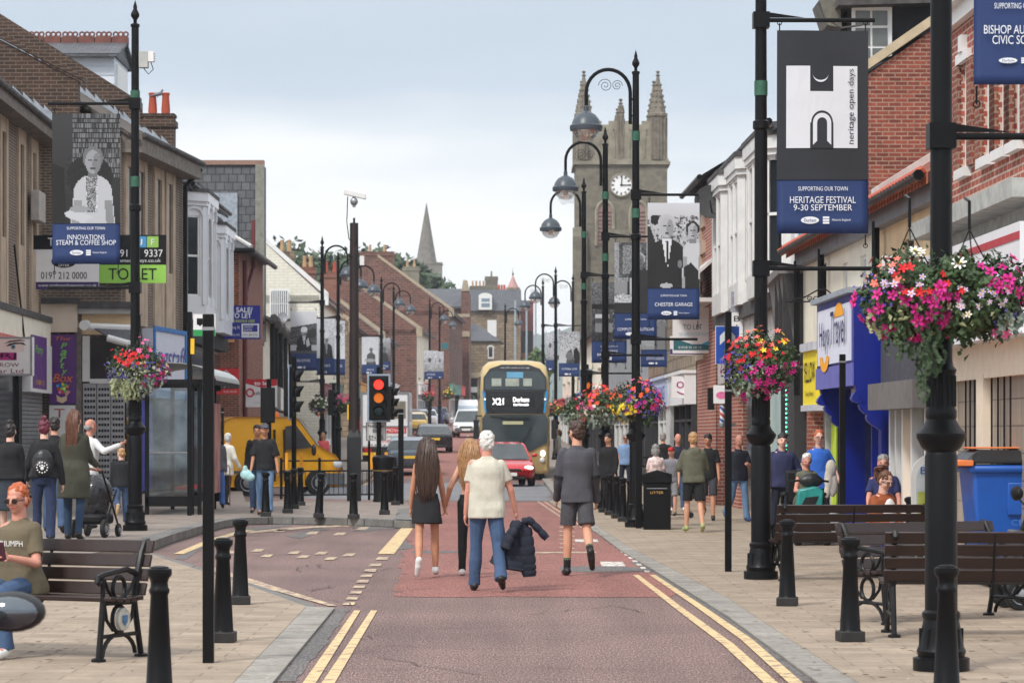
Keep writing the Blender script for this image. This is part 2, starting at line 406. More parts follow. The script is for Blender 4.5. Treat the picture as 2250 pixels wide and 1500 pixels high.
def lines(name,polys,m):
 mb=MB()
 for q in polys:mb.poly(gp(q,.009))
 return struct(name,mb,m)
def band(pts,w0,w1):
 n=len(pts);out=[]
 for i,(x,y)in enumerate(pts):out.append((x-(w0+(w1-w0)*i/(n-1))/2,y))
 for i in reversed(range(n)):x,y=pts[i];out.append((x+(w0+(w1-w0)*i/(n-1))/2,y))
 return out
lines('double_yellow_lines',[band([(785,1340),(672,1510)],14,30),band([(822,1340),(714,1510)],14,30),band([(1397,1262),(1500,1341),(1600,1414),(1706,1510)],13,32),band([(1434,1262),(1540,1333),(1640,1403),(1750,1500)],13,32)],YEL)
lines('double_yellow_lines',[band([(1182,1101),(1240,1140),(1262,1160)],5,7),band([(1196,1101),(1252,1138),(1290,1165)],5,7)],YELW)
lines('yellow_bay_line',[band([(905,1146),(886,1170),(848,1216)],22,36),band([(392,1216),(470,1184),(545,1164)],22,26)],YEL)
bl=[(470,1245),(600,1286),(742,1330),(722,1330),(590,1293),(455,1250)]
lines('yellow_bay_line',[bl,[(545,1166),(690,1155),(800,1151),(800,1154),(690,1159),(545,1171)]],YELW)
qs=[]
for i,(x,y)in enumerate([(838,1226),(823,1240),(812,1252),(803,1264),(795,1276),(787,1288),(780,1300),(772,1313),(765,1325)]):qs.append([(x-13,y+3),(x+13,y+3),(x+16,y-3),(x-8,y-3)])
for x,y in[(500,1212),(560,1208),(640,1213),(700,1214),(760,1218),(580,1220),(660,1222),(720,1226),(610,1165),(680,1170),(740,1172),(790,1160)]:qs.append([(x-10,y+3),(x+14,y+3),(x+22,y-3),(x+2,y-3)])
lines('yellow_bay_dashes',qs,YELW)
lines('yellow_cross_line',[[(1130,1212),(1310,1211),(1310,1214),(1130,1215)],[(1085,1213),(1130,1213),(1130,1215),(1085,1215)]],YELW)
qs=[]
for i in range(15):
 t=i/14;x,y=1300+122*t,1160+94*t**1.1;qs.append([(x-5,y+2),(x+6,y+2),(x+4,y-2),(x-7,y-2)])
lines('white_bay_dots',qs,WHT)
lines('white_road_letters',[[(1322,1243),(1375,1243),(1368,1233),(1318,1233)],[(1265,1190),(1315,1190),(1312,1184),(1262,1184)]],WHT)
lines('yellow_ladder',[[(1228,1156+i*9),(1262,1158+i*9),(1262,1160+i*9),(1230,1158+i*9)]for i in range(6)],YELW)
mb=MB()
for i in range(16):
 D=100+i*5.5;x=WX(1008,100)+(D-100)*(-.012);mb.quad((x-.06,D,zg(D)+.012),(x+.06,D,zg(D)+.012),(x+.06,D+2.4,zg(D+2.4)+.012),(x-.06,D+2.4,zg(D+2.4)+.012))
struct('centre_line',mb,WHT)
mb=MB()
for i in range(14):
 D=96+i*6;x=-4.95-(D-96)*.03;mb.quad((x-.06,D,zg(D)+.012),(x+.06,D,zg(D)+.012),(x+.06-.18,D+6,zg(D+6)+.012),(x-.06-.18,D+6,zg(D+6)+.012))
struct('far_yellow_line',mb,YEL)
qs_=random.Random(12);mb=MB()
for i in range(30):
 x,y=qs_.uniform(430,1440),qs_.uniform(1165,1490);p=G(x,y,.0105)
 if not(-3.4<p.x<1.9)or abs(p.x+1.6)>3.6:continue
 a,l=qs_.uniform(-.5,.5)+(1.57 if i%2 else 0),qs_.uniform(.5,2.2);d_=V(math.cos(a),math.sin(a),0);n_=V(-d_.y,d_.x,0);pts=[p+d_*(l*k/6)+n_*qs_.gauss(0,.035)for k in range(7)]
 mb.poly([q_+n_*.007 for q_ in pts]+[q_-n_*.007 for q_ in reversed(pts)])
struct('road_cracks',mb,S('tar_crack',(84,74,74),r=.9))
mb=MB()
for i in range(420):
 p=G(qs_.choice((qs_.uniform(1330,2250),qs_.uniform(40,640))),qs_.uniform(1200,1500),.0335)
 if-4.0<p.x<1.5 and p.x>-3.4:continue
 r_=qs_.uniform(.012,.032);mb.poly([p+V(r_*math.cos(k),r_*.9*math.sin(k),0)for k in np.linspace(0,6.28,9)[:-1]])
tag(mb.build('gum_spots',S('gum_spot',(112,100,88),r=.95)),'dark flat chewing gum spots trodden into the pavement slabs','gum spots',kind='stuff')
mb=MB()
rr=random.Random(3)
for i in range(150):
 p=G(rr.choice((rr.uniform(1560,2250),rr.uniform(60,600))),rr.uniform(1290,1500),.032);a=rr.uniform(0,3);s_=rr.uniform(.004,.014)
 mb.add([p+V(math.cos(a+k*1.57)*s_*(1+k%2),math.sin(a+k*1.57)*s_,.003*(k%2))for k in range(4)],[(0,1,2,3)],rr.choice((0,0,0,1)))
tag(mb.build('pavement_litter',[S('dark_debris',(70,60,50)),S('pale_debris',(215,195,165))]),'scattered crumbs and leaf bits lying on the buff paving slabs','litter',kind='stuff')
# ================================================================ buildings
class Fac:
 """A street front from A (near) to B (far), both (photo x, distance); u runs along it, o out to the street."""
 def __init__(s,A,B,side=1):
  s.A=V(WX(*A),A[1],0);s.B=V(WX(*B),B[1],0);s.d=(s.B-s.A);s.L=s.d.length;s.d.normalize()
  s.n=V(s.d.y,-s.d.x,0)*side;s.side=side
 def U(s,px):
  r=V((px-1125)/F,1,0);den=s.d.x*r.y-s.d.y*r.x
  return(r.x*s.A.y-r.y*s.A.x)/den
 def pt(s,u,z,o=0):return s.A+s.d*u+s.n*o+V(0,0,z)
 def Z(s,px,py):return WZ(py,(s.A+s.d*s.U(px)).y)
 def box(s,mb,u0,u1,z0,z1,o0,o1,m=0):
  return mb.obox(s.pt(u0,z0,o0),s.d*(u1-u0),s.n*(o1-o0),V(0,0,z1-z0),m)
 def wall(s,mb,z0,z1,holes=(),u0=0,u1=None,m=0,dep=.14,o=0):
  u1=s.L if u1 is None else u1
  us=sorted({u0,u1,*[min(max(h[0],u0),u1)for h in holes],*[min(max(h[1],u0),u1)for h in holes]})
  zs=sorted({z0,z1,*[h[2]for h in holes],*[h[3]for h in holes]});zs=[z for z in zs if z0<=z<=z1]
  for a,b in zip(us[:-1],us[1:]):
   for c,e in zip(zs[:-1],zs[1:]):
    x,z=(a+b)/2,(c+e)/2
    if any(h[0]<x<h[1]and h[2]<z<h[3]for h in holes):continue
    q=[s.pt(a,c,o),s.pt(b,c,o),s.pt(b,e,o),s.pt(a,e,o)]
    mb.poly(q if s.side>0 else q[::-1],m)
  for h in holes:
   a,b,c,e=h[:4]
   for p,q in(((a,c),(a,e)),((b,e),(b,c)),((a,e),(b,e)),((b,c),(a,c))):
    mb.quad(s.pt(*p,o),s.pt(*q,o),s.pt(*q,o-dep),s.pt(*p,o-dep),m)
 def body(s,mb,z0,z1,depth=8,m=0,o=-.35):
  s.box(mb,.02,s.L-.02,z0,z1,-depth,o,m)
 def window(s,par,u0,u1,z0,z1,fm,gm=None,bars=(1,1),o=-.1,fw=.06,sill=None,name='window'):
  mb=MB()
  for a,b,c,e in((u0,u0+fw,z0,z1),(u1-fw,u1,z0,z1),(u0+fw,u1-fw,z0,z0+fw),(u0+fw,u1-fw,z1-fw,z1)):s.box(mb,a,b,c,e,o,o+.06)
  for i in range(1,bars[0]+1):
   u=u0+(u1-u0)*i/(bars[0]+1);s.box(mb,u-fw*.35,u+fw*.35,z0+fw,z1-fw,o,o+.045)
  for i in range(1,bars[1]+1):
   z=z0+(z1-z0)*i/(bars[1]+1);s.box(mb,u0+fw,u1-fw,z-fw*.4,z+fw*.4,o+.003,o+.05)
  f=mb.build(name,fm,par,smooth=0)
  mb=MB();s.box(mb,u0+fw*.5,u1-fw*.5,z0+fw*.5,z1-fw*.5,o-.02,o+.02);mb.build('pane',gm or DGLASS,f,smooth=0)
  if sill:
   mb=MB();s.box(mb,u0-.08,u1+.08,z0-.12,z0-.004,-.1,.09);mb.build('sill',sill,f,smooth=0)
  return f
 def roof(s,par,z,slope,depth,m,over=.3,name='roof',thick=.1,u0=-.1,u1=None,ridge=None):
  """pitched roof rising away from the street to a ridge, down behind"""
  u1=s.L+.1 if u1 is None else u1;h=depth/2*slope
  mb=MB()
  for a,b in(((over,z-over*slope),(-depth/2,z+h)),((-depth/2,z+h),(-depth-over,z-over*slope))):
   q=[s.pt(u0,a[1],a[0]),s.pt(u1,a[1],a[0]),s.pt(u1,b[1],b[0]),s.pt(u0,b[1],b[0])];mb.prism(q,V(0,0,thick))
  r=mb.build(name,m,par,smooth=0);
  if ridge:
   mb=MB();s.box(mb,u0,u1,z+h+.03,z+h+.22,-depth/2-.12,-depth/2+.12);mb.build('ridge_tiles',ridge,r)
  return r
 def gable(s,mb,u,z,slope,depth,m=0,th=.25,up=0):
  """triangular wall at u that closes the roof; up = parapet above the roof"""
  h=depth/2*slope
  mb.prism([s.pt(u,z+up,0),s.pt(u,z+h+up,-depth/2),s.pt(u,z+up,-depth),s.pt(u,z-.4,-depth),s.pt(u,z-.4,0)],s.d*th,m)
 def pipe(s,mb,u,z0,z1,o=.08,r=.05,m=0):mb.tube([s.pt(u,z0,o),s.pt(u,z1,o)],r,8,m)
def gutter(f,par,z,m=BLACK,u0=0,u1=None,o=.28):
 mb=MB();mb.tube([f.pt(u0,z,o),f.pt(f.L if u1 is None else u1,z,o)],.07,8);mb.build('gutter',m,par)
def chimney(par,c,w,d,h,m,pots=2,potm=None,name='chimney'):
 c=V(c);mb=MB();mb.box(c.x-w/2,c.x+w/2,c.y-d/2,c.y+d/2,c.z,c.z+h)
 mb.box(c.x-w/2-.06,c.x+w/2+.06,c.y-d/2-.06,c.y+d/2+.06,c.z+h-.3,c.z+h-.12)
 mb.box(c.x-w/2-.03,c.x+w/2+.03,c.y-d/2-.03,c.y+d/2+.03,c.z+h,c.z+h+.08)
 o=mb.build(name,m,par,smooth=0)
 for i in range(pots):
  x=c.x+w*((i+.5)/pots-.5)*.85
  k=MB();k.lathe([(.12,h+.08),(.13,h+.2),(.1,h+.6),(.125,h+.68),(.11,h+.7)],(x,c.y,c.z),10);k.build('chimney_pot',potm or TERRA,o)
 return o
def board(f,par_name,label,cat,u0,u1,z0,z1,o,m,th=.06,group=None):pass
def panel_at(name,label,cat,px0,px1,py0,py1,D,m,th=.08,group=None,skew=0,parent=None,nm=None):
 """a flat sign facing the camera at distance D (skew: distance gained from left to right edge)"""
 a=W3(px0,py1,D);b=W3(px1,py1,D+skew);h=V(0,0,(py1-py0)*D/F)
 ex=b-a;ex.z=0;n=V(ex.y,-ex.x,0).normalized()
 mb=MB();mb.obox(a-n*th,ex,n*th,h)
 if parent is None:
  t=thing(name,label,cat,tuple(a),0,group,world=True);mb.build(nm or 'sign_panel',m,t,smooth=0)
 else:
  t=parent;mb.build(nm or name,m,parent,smooth=0)
 return t,(a,ex,V(0,0,1),h.z)
def ptext(s,pl,fx,fz,w,h,m,par,off=.006,**k):
 """lettering on a panel: centre and size as fractions of its width / height"""
 a,ex,ez,H=pl;return text(s,a+ex*fx+ez*(H*fz),ex,ez,w*ex.length,h*H,m,par,off,**k)
def prect(pl,x0,x1,z0,z1,m,par,name='colour_band',off=.004,poly=None):
 a,ex,ez,H=pl;n=ex.cross(ez).normalized()*off;mb=MB()
 if poly:mb.poly([a+ex*x+ez*(H*z)+n for x,z in poly])
 else:mb.quad(a+ex*x0+ez*(H*z0)+n,a+ex*x1+ez*(H*z0)+n,a+ex*x1+ez*(H*z1)+n,a+ex*x0+ez*(H*z1)+n)
 return mb.build(name,m,par,smooth=0)
def ell2(cx,cz,rx,rz,n=24):return[(cx+rx*math.cos(2*math.pi*i/n),cz+rz*math.sin(2*math.pi*i/n))for i in range(n)]
TERRA=S('terracotta',(176,78,52),vs=3)
BR_BROWN=BRICK('brown_brick',lin((120,98,84)),lin((98,80,68)),lin((158,146,130)),var=.4)
BR_DARK=BRICK('dark_brick',lin((84,60,48)),lin((64,48,40)),lin((120,104,90)),.3,.1,var=.4)
BR_RED=BRICK('red_brick',lin((164,84,66)),lin((122,62,52)),lin((170,140,120)),var=.55)
BR_BRIGHT=BRICK('bright_red_brick',lin((184,96,78)),lin((154,76,62)),lin((206,184,168)),.25,.085,.012,var=.35,dirt=.2)
BR_OLD=BRICK('old_red_brick',lin((146,90,76)),lin((112,68,60)),lin((138,118,106)),.5,.2,.03,var=.6,dirt=.5)
BR_TAN=BRICK('tan_stone',lin((172,152,126)),lin((142,126,106)),lin((126,108,88)),.7,.32,.03,var=.5,dirt=.5)
STONE=BRICK('church_stone',lin((136,130,114)),lin((116,110,98)),lin((128,120,104)),.9,.42,.03,var=.4,dirt=.45)
STONEP=S('pale_stone',(136,130,114),r=.9,vs=1.2,var=.35)
CONC=S('concrete_panel',(178,158,136),r=.85,var=.2,vs=2)
SLATE=BRICK('roof_slate',lin((104,106,112)),lin((84,86,92)),lin((60,62,66)),.3,.22,.018,var=.35,dirt=.35,r=.6)
SLATEB=BRICK('hung_slate',lin((112,114,118)),lin((92,94,98)),lin((62,64,68)),.32,.3,.02,var=.35,dirt=.4,r=.65)
TILE=BRICK('brown_roof_tile',lin((116,104,92)),lin((96,86,76)),lin((58,52,48)),.35,.3,.035,var=.4,dirt=.4,bump=.03)
PANT=BRICK('orange_pantile',lin((196,112,76)),lin((168,88,60)),lin((96,52,40)),.26,.3,.04,var=.45,dirt=.35,bump=.05,off=0)
CREAM=S('cream_render',(230,224,206),r=.85,var=.12,vs=1.5)
CREAMB=S('buff_render',(216,190,152),r=.9,var=.16,vs=2,bump=.01)
PEACH=S('peach_render',(222,204,186),r=.8,var=.1,vs=1.2)
LEAD=S('lead_flashing',(150,158,168),r=.5,var=.3,vs=8)
OLDWOOD=S('weathered_fascia',(112,104,96),r=.85,var=.4,vs=6)
BROWNGL=M('brown_glass',(.035,.028,.022),r=.15,var=.4)
def shop(f,par,u0,u1,z0,zf,zt,fasc,frame,txt=None,tm=None,nb=3,door=True,pil=None,o=.12,th=None):
 """ground-floor shop front: stall riser, panes, pilasters, fascia"""
 mb=MB();f.box(mb,u0,u1,zf,zt,-.05,o+.18);f.box(mb,u0-.04,u1+.04,zt,zt+.08,-.05,o+.26)
 fa=mb.build('fascia',fasc,par,smooth=0)
 if txt:
  a=f.pt((u0+u1)/2,(zf+zt)/2,o+.18);ex=f.d*(-1 if f.side<0 else 1)
  text(txt,a,f.d*(1 if f.side>0 else-1),(0,0,1),(u1-u0)*.7,(zt-zf)*.5,tm,par,.01)
 mb=MB();f.box(mb,u0,u1,z0,z0+.5,-.1,o)
 for i in range(nb+1):
  u=u0+(u1-u0)*i/nb;f.box(mb,u-.05,u+.05,z0+.5,zf,-.08,o)
 f.box(mb,u0,u1,zf-.45,zf-.38,-.06,o-.02)
 fr=mb.build('shop_frame',frame,par,smooth=0)
 mb=MB();f.box(mb,u0+.05,u1-.05,z0+.5,zf,-.1,.02);mb.build('shop_window',DGLASS,fr,smooth=0)
 if pil:
  for u in(u0-.12,u1+.12):
   mb=MB();f.box(mb,u-.12,u+.12,z0,zt,-.05,o+.08);f.box(mb,u-.16,u+.16,zt-.5,zt+.1,-.05,o+.3);mb.build('pilaster',pil,par,smooth=0)
# ---------------------------------------------------------------- left side of the street
def bld(name,label,f,group=None):return thing(name,label,'building',tuple(f.A),0,group,world=True)
LINTD=S('dark_felt_edge',(74,72,72),r=.9,vs=4,var=.4)
f=Fac((-300,50),(90,72.8))
b=bld('brick_building','brown brick shop building with tall concrete window strips at the far left edge',f)
holes,strips=[],[]
for px in(-180,-130,-60,0,40,68):
 u=f.U(px);holes.append((u,u+.62,6.3,8.75));strips.append(u)
mb=MB();f.wall(mb,4.6,9.4,holes);f.box(mb,.0,f.L,0,4.6,-6,-.02);mb.build('wall',BR_BROWN,b,smooth=0)
for u in strips:
 mb=MB();f.box(mb,u-.3,u-.01,4.7,9.3,-.05,.06);f.box(mb,u+.63,u+.95,4.7,9.3,-.05,.06);f.box(mb,u,u+.62,4.7,6.3,-.05,.05);f.box(mb,u,u+.62,8.75,9.3,-.05,.05)
 s=mb.build('window_strip',CONC,b,smooth=0);mb=MB();f.box(mb,u,u+.62,6.3,8.75,-.1,.0);mb.build('pane',BROWNGL,s,smooth=0)
f.roof(b,9.55,.62,10,TILE,.45)
mb=MB();f.box(mb,0,f.L+.3,9.1,9.5,.0,.5);mb.build('eaves_fascia',OLDWOOD,b,smooth=0)
gutter(f,b,9.42,LINTD,o=.56)
mb=MB();f.box(mb,0,f.L,3.9,4.55,0,.25);mb.build('fascia',CREAM,b,smooth=0)
mb=MB();f.box(mb,0,f.L,4.55,4.7,0,.3);mb.build('felt_edge',LINTD,b,smooth=0)
ush=f.U(37);mb=MB();n=26
for i in range(n):f.box(mb,ush,f.L-.5,.2+i*.1,.285+i*.1,0,.1);
mb.build('roller_shutter',GREYM,b,smooth=0)
mb=MB();f.box(mb,f.U(-120),ush-.6,.2,3.1,0,.06);mb.build('shop_window',DGLASS,b,smooth=0)
mb=MB();f.box(mb,ush-.6,ush-.1,.2,3.2,0,.14);mb.build('door_frame',BLACKM,b,smooth=0)
mb=MB();f.box(mb,f.U(-180),f.U(36),3.15,4.0,0,.3);mb.build('shop_sign',S('salmon_paint',(196,104,98)),b,smooth=0)
mb=MB();f.box(mb,f.U(38),f.L-.3,2.75,3.95,0,.32);mb.build('side_sign',WHITEP,b,smooth=0)
PURP=S('purple_sign',(92,40,122),r=.45,var=.08)
t,pl=panel_at('party_shop_sign','narrow purple party shop board with balloons picture, edge-on beside the shutter','sign',72,103,735,852,69.0,PURP,.05,skew=2.4)
ptext('Party',pl,.45,.72,.5,.2,S('lime_paint',(120,200,80)),t);ptext('01388 12345'[:9],pl,.5,.12,.6,.09,S('gold_paint',(220,170,70)),t)
mb=MB();mb.tube([f.pt(f.U(28),3.3,.35),f.pt(f.U(22),6.2,.1)],.025,6);mb.build('cable',BLACKM,b)
mb=MB();f.box(mb,f.U(60),f.U(74),7.0,7.75,.08,.3);mb.build('vent_box',S('grey_box',(176,170,164)),b,bevel=.02,smooth=0)
f2=Fac((267,73.6),(402,81.5))
b2=bld('brick_building','brown brick shop building with black downpipe and shuttered corner shop behind the lamp post',f2)
W=lambda x,y,D:V(WX(x,D),D,WZ(y,D))
mb=MB();mb.prism([V(-11.15,73.1,9.2),V(-11.15,73.1,10.8),V(-16.5,73.1,13.6),V(-16.5,73.1,9.2)],V(0,.35,0));mb.prism([V(-11.0,73.0,10.78),V(-11.0,73.0,10.92),V(-16.5,73.0,13.78),V(-16.5,73.0,13.62)],V(0,.55,0));mb.build('party_wall',BR_DARK,b2,smooth=0)
mb=MB()
for i in range(16):
 x=-11.75-i*.27;z=9.72+i*.27*.62;mb.prism([V(x,73.08,z),V(x-.27,73.08,z+.17),V(x-.27,73.08,z+.45),V(x,73.08,z+.17)],V(0,-.02,0))
mb.build('stepped_flashing',LEAD,b2,smooth=0)
mb=MB();mb.prism([V(-10.6,81.3,9.3),V(-10.6,81.3,11.2),V(-16.5,81.3,14.9),V(-16.5,81.3,9.3)],V(0,.35,0));mb.build('party_wall',BR_DARK,b2,smooth=0)
mb=MB()
for i in range(20):
 x=-9.75-i*.27;z=9.75+i*.27*.63;mb.prism([V(x,81.28,z),V(x-.27,81.28,z+.17),V(x-.27,81.28,z+.5),V(x,81.28,z+.2)],V(0,-.02,0))
mb.build('stepped_flashing',LEAD,b2,smooth=0)
chimney(b2,V(-10.12,81.6,9.5),.88,.6,1.3,BR_DARK,2)
mb=MB();holes=[]
for px in(277,303,341,366):u=f2.U(px);holes.append((u,u+.62,6.2,8.7))
f2.wall(mb,4.4,9.4,holes);f2.box(mb,0,f2.L,0,4.4,-5,-.02);mb.obox(V(-12.2,73.45,0),(2.1,0,0),(0,.3,0),(0,0,9.4));mb.build('wall',BR_BROWN,b2,smooth=0)
for h in holes:
 u=h[0];mb=MB();f2.box(mb,u-.3,u-.01,4.6,9.3,-.05,.06);f2.box(mb,u+.63,u+.95,4.6,9.3,-.05,.06);f2.box(mb,u,u+.62,4.6,6.2,-.05,.05);f2.box(mb,u,u+.62,8.7,9.3,-.05,.05)
 s=mb.build('window_strip',CONC,b2,smooth=0);mb=MB();f2.box(mb,u,u+.62,6.2,8.7,-.1,.0);mb.build('pane',BROWNGL,s,smooth=0)
f2.roof(b2,9.55,.64,11,TILE,.5,u0=-.1,u1=f2.L+.1)
mb=MB();f2.box(mb,0,f2.L,9.0,9.5,.0,.55);mb.build('eaves_fascia',OLDWOOD,b2,smooth=0)
gutter(f2,b2,9.45,LINTD,o=.6)
mb=MB();f2.pipe(mb,f2.L-.25,.2,8.8,.12,.07);mb.tube([f2.pt(f2.L-.25,8.8,.12),f2.pt(f2.L-.1,9.3,.55)],.07);mb.build('downpipe',BLACK,b2)
yR=73.42
def rq(mb,px0,px1,py0,py1,d=.1,D=yR):a=W(px0,py1,D);c=W(px1,py0,D);mb.obox(V(a.x,D,a.z),(c.x-a.x,0,0),(0,-d,0),(0,0,c.z-a.z))
mb=MB();rq(mb,92,172,668,730,.18);mb.build('return_fascia',PEACH,b2,smooth=0)
mb=MB();rq(mb,92,175,655,668,.3);rq(mb,175,290,664,678,.3);mb.build('felt_edge',LINTD,b2,smooth=0)
mb=MB();rq(mb,173,290,670,690,.22);mb.build('concrete_lintel',S('stained_concrete',(170,168,166),vs=2,var=.35,r=.9),b2,smooth=0)
mb=MB();rq(mb,168,180,720,1140,.16);mb.build('pillar',S('grey_stone',(120,112,104),r=.9,var=.4,vs=8),b2,smooth=0)
mb=MB();rq(mb,180,290,690,735,.03);mb.build('boarding',CREAMB,b2,smooth=0)
mb=MB();rq(mb,197,292,742,836,.03);w_=mb.build('shop_window',DGLASS,b2,smooth=0)
mb=MB();rq(mb,182,198,738,838,.08);rq(mb,198,292,832,842,.08);mb.build('frame',WHITEP,w_,smooth=0)
mb=MB()
for k in range(3):
 x0=183+k*31;rq(mb,x0,x0+29,842,1140,.05)
sh=mb.build('perforated_shutter',S('aluminium',(172,172,174),r=.4,m=.3),b2,smooth=0)
mb=MB()
for k in range(3):
 for i in range(22):
  x0=183+k*31;y0=852+i*13
  for j in range(4):rq(mb,x0+2.5+j*6.3,x0+7+j*6.3,y0,y0+5.5,.01,yR-.052)
mb.build('shutter_slots',BLACKM,sh,smooth=0)
aw=thing('shop_awning','folded grey shop awning with white rounded end above the perforated shutter','awning',tuple(W(200,720,72.9)),world=True)
mb=MB();a=W(191,716,73.1);c=W(300,718,73.1);mb.tube([a+V(0,-.5,0),a+V(.0,-.15,.02)],.13,12);mb.build('end_cap',WHITEP,aw)
mb=MB();mb.tube([W(198,718,73.0),W(296,722,73.0)],.1,10);mb.build('roller',WHITEP,aw)
mb=MB();mb.prism([W(205,722,73.0),W(292,726,73.0),W(292,752,72.0),W(240,744,72.0)],V(0,0,.03));mb.build('canvas',S('grey_canvas',(84,84,88),r=.9,var=.3,vs=9),aw,smooth=0)
mb=MB();mb.tube([W(236,742,71.9),W(292,758,71.9)],.09,10);mb.build('front_bar',WHITEP,aw)
t,pl=panel_at('party_shop_sign','upright purple board reading The Party Box above the queueing women','sign',108,167,735,887,73.2,PURP,.05)
OR_,LI_=S('orange_paint',(222,112,48),var=0),S('lime_paint',(120,200,80))
ptext('The',pl,.5,.945,.58,.055,OR_,t,shear=.2)
for ch,x,z in zip('Party',(.55,.53,.52,.5,.56),(.84,.735,.64,.555,.45)):ptext(ch,pl,x,z,.25 if ch!='t' else .16,.085,LI_,t,shear=.3,bold=.02)
ptext('Box',pl,.52,.375,.78,.12,OR_,t,shear=.3,bold=.01)
for i,(x,z,c)in enumerate([(.32,.26,(60,160,220)),(.42,.27,(40,90,200)),(.5,.28,(230,220,60)),(.6,.27,(60,180,90)),(.68,.25,(230,140,40)),(.36,.21,(220,50,50)),(.47,.22,(120,210,80)),(.56,.22,(240,240,120)),(.4,.17,(230,120,190)),(.52,.17,(220,60,60)),(.61,.18,(90,200,90))]):
 prect(pl,0,0,0,0,S('balloon_%d'%i,c,var=0),t,'balloon',.006,ell2(x,z,.06,.024,12))
prect(pl,0,0,0,0,S('carton',(222,196,160),var=.05),t,'carton',.008,[(.27,.13),(.3,.04),(.5,.01),(.66,.05),(.66,.12),(.45,.09)])
prect(pl,0,0,0,0,S('carton_lid',(220,150,150),var=.05),t,'carton',.008,[(.58,.14),(.66,.11),(.8,.18),(.7,.2)])
t,pl=panel_at('notice_board','small white board with red letter below the purple party board','sign',108,165,890,960,73.22,WHITEP,.04)
ptext('T',pl,.4,.75,.4,.28,TERRA,t)
t,pl=panel_at('shop_sign','white projecting box sign with eye picture and pink RJ panel at the left edge','sign',-60,71,740,825,61,WHITEP,.25)
mb=MB();a,ex,ez,H=pl
for q in((0,1,0,.05),(0,1,.95,1),(.965,1,.05,.95)):prect(pl,*q,GREYM,t,'frame',.01)
prect(pl,.02,.86,.62,.94,S('skin_print',(226,206,198),var=.05),t,'picture')
prect(pl,0,0,0,0,S('brow_print',(70,46,40),var=0),t,'picture',.008,[(.52,.82),(.62,.9),(.78,.93),(.9,.9),(.78,.89),(.63,.86)])
prect(pl,0,0,0,0,S('lash_print',(40,30,32),var=0),t,'picture',.008,[(.55,.76),(.62,.83),(.72,.86),(.85,.85),(.9,.78),(.8,.82),(.7,.81),(.62,.77)])
prect(pl,0,0,0,0,S('iris_print',(120,150,165),var=0),t,'picture',.010,ell2(.68,.745,.04,.065));prect(pl,0,0,0,0,BLACKM,t,'picture',.012,ell2(.68,.745,.017,.03))
prect(pl,.25,.74,.4,.6,S('magenta_paint',(178,28,128),var=0),t,'panel',.008);ptext('RJ',pl,.6,.5,.26,.17,BLACKM,t,.014)
PLUM=S('plum_letters',(120,24,70),var=0)
ptext('BROW',pl,.58,.28,.4,.1,PLUM,t);ptext('Bar Ltd',pl,.6,.12,.5,.11,PLUM,t)
u0,u1=f2.U(312),f2.U(386)
sg=thing('shop_sign',"white shop board with blue border reading Longstaff's beside the bus shelter",'sign',tuple(f2.pt(u0,3.2,.3)),world=True)
BLU=S('sky_blue_trim',(40,110,180),var=.1)
mb=MB();f2.box(mb,u0,u1,2.7,4.55,.0,.3);mb.build('sign_panel',S('pale_lilac_board',(206,212,226),var=.05),sg,smooth=0)
mb=MB()
for a_,c_,e_,g_ in((u0,u1,4.5,4.62),(u0,u0+.2,2.7,4.5),(u1-.2,u1,2.7,4.5)):f2.box(mb,a_,c_,e_,g_,.3,.34)
mb.build('border',BLU,sg,smooth=0)
text("Longstaff's",f2.pt((u0+u1)/2-.2,3.75,.3),f2.d,(0,0,1),6.0,.85,S('violet_letters',(84,84,160),var=0),sg,.02,shear=.3)
mb=MB();f2.box(mb,.2,f2.L-.2,.2,2.6,-.0,.08);mb.build('shop_window',DGLASS,b2,smooth=0)
mb=MB();f2.box(mb,f2.U(300),f2.U(325),.2,2.6,.1,.13);mb.build('blue_panel',S('blue_shop_panel',(44,62,160),vs=3),b2,smooth=0)
dm=thing('roof_dormer','white weatherboarded roof dormer with ornate red crested ridge above the brown roof','dormer',(-13.5,89,11),world=True)
mb=MB();mb.box(-15.5,-12.3,88,91,10.2,13.4)
for i in range(11):mb.box(-15.5,-12.3,87.97,88,10.3+i*.28,10.53+i*.28)
mb.build('weatherboarding',S('pale_blue_white_boards',(214,220,228),var=.05),dm,smooth=0)
mb=MB();mb.prism([V(-15.7,87.6,13.35),V(-12.1,87.6,13.35),V(-12.1,89.5,13.95),V(-15.7,89.5,13.95)],V(0,0,.1));mb.prism([V(-15.7,91.4,13.35),V(-12.1,91.4,13.35),V(-12.1,89.5,13.95),V(-15.7,89.5,13.95)],V(0,0,.1));mb.prism([V(-12.28,87.9,13.38),V(-12.28,91.1,13.38),V(-12.28,89.5,13.95)],V(.06,0,0));mb.build('roof',SLATE,dm,smooth=0)
mb=MB();mb.box(-12.3,-12.24,88.3,90.6,10.6,13.2);mb.build('side_window',WHITEP,dm)
mb=MB()
for i in range(7):
 x=-15.75+i*.53;mb.box(x,x+.5,89.35,89.65,13.95,14.2)
 for k in range(3):
  cx=x+.1+k*.16;mb.tube([V(cx+.07*math.cos(q*.628),89.5,14.29+.07*math.sin(q*.628))for q in range(11)],.03,5,caps=False)
mb.build('ridge_tiles',S('dark_terracotta',(112,64,54),vs=4,var=.3),dm)
def subfac(A,B,side=1):
 g=Fac.__new__(Fac);g.A,g.B=V(A[0],A[1],0),V(B[0],B[1],0);g.d=g.B-g.A;g.L=g.d.length;g.d.normalize();g.n=V(g.d.y,-g.d.x,0)*side;g.side=side;return g
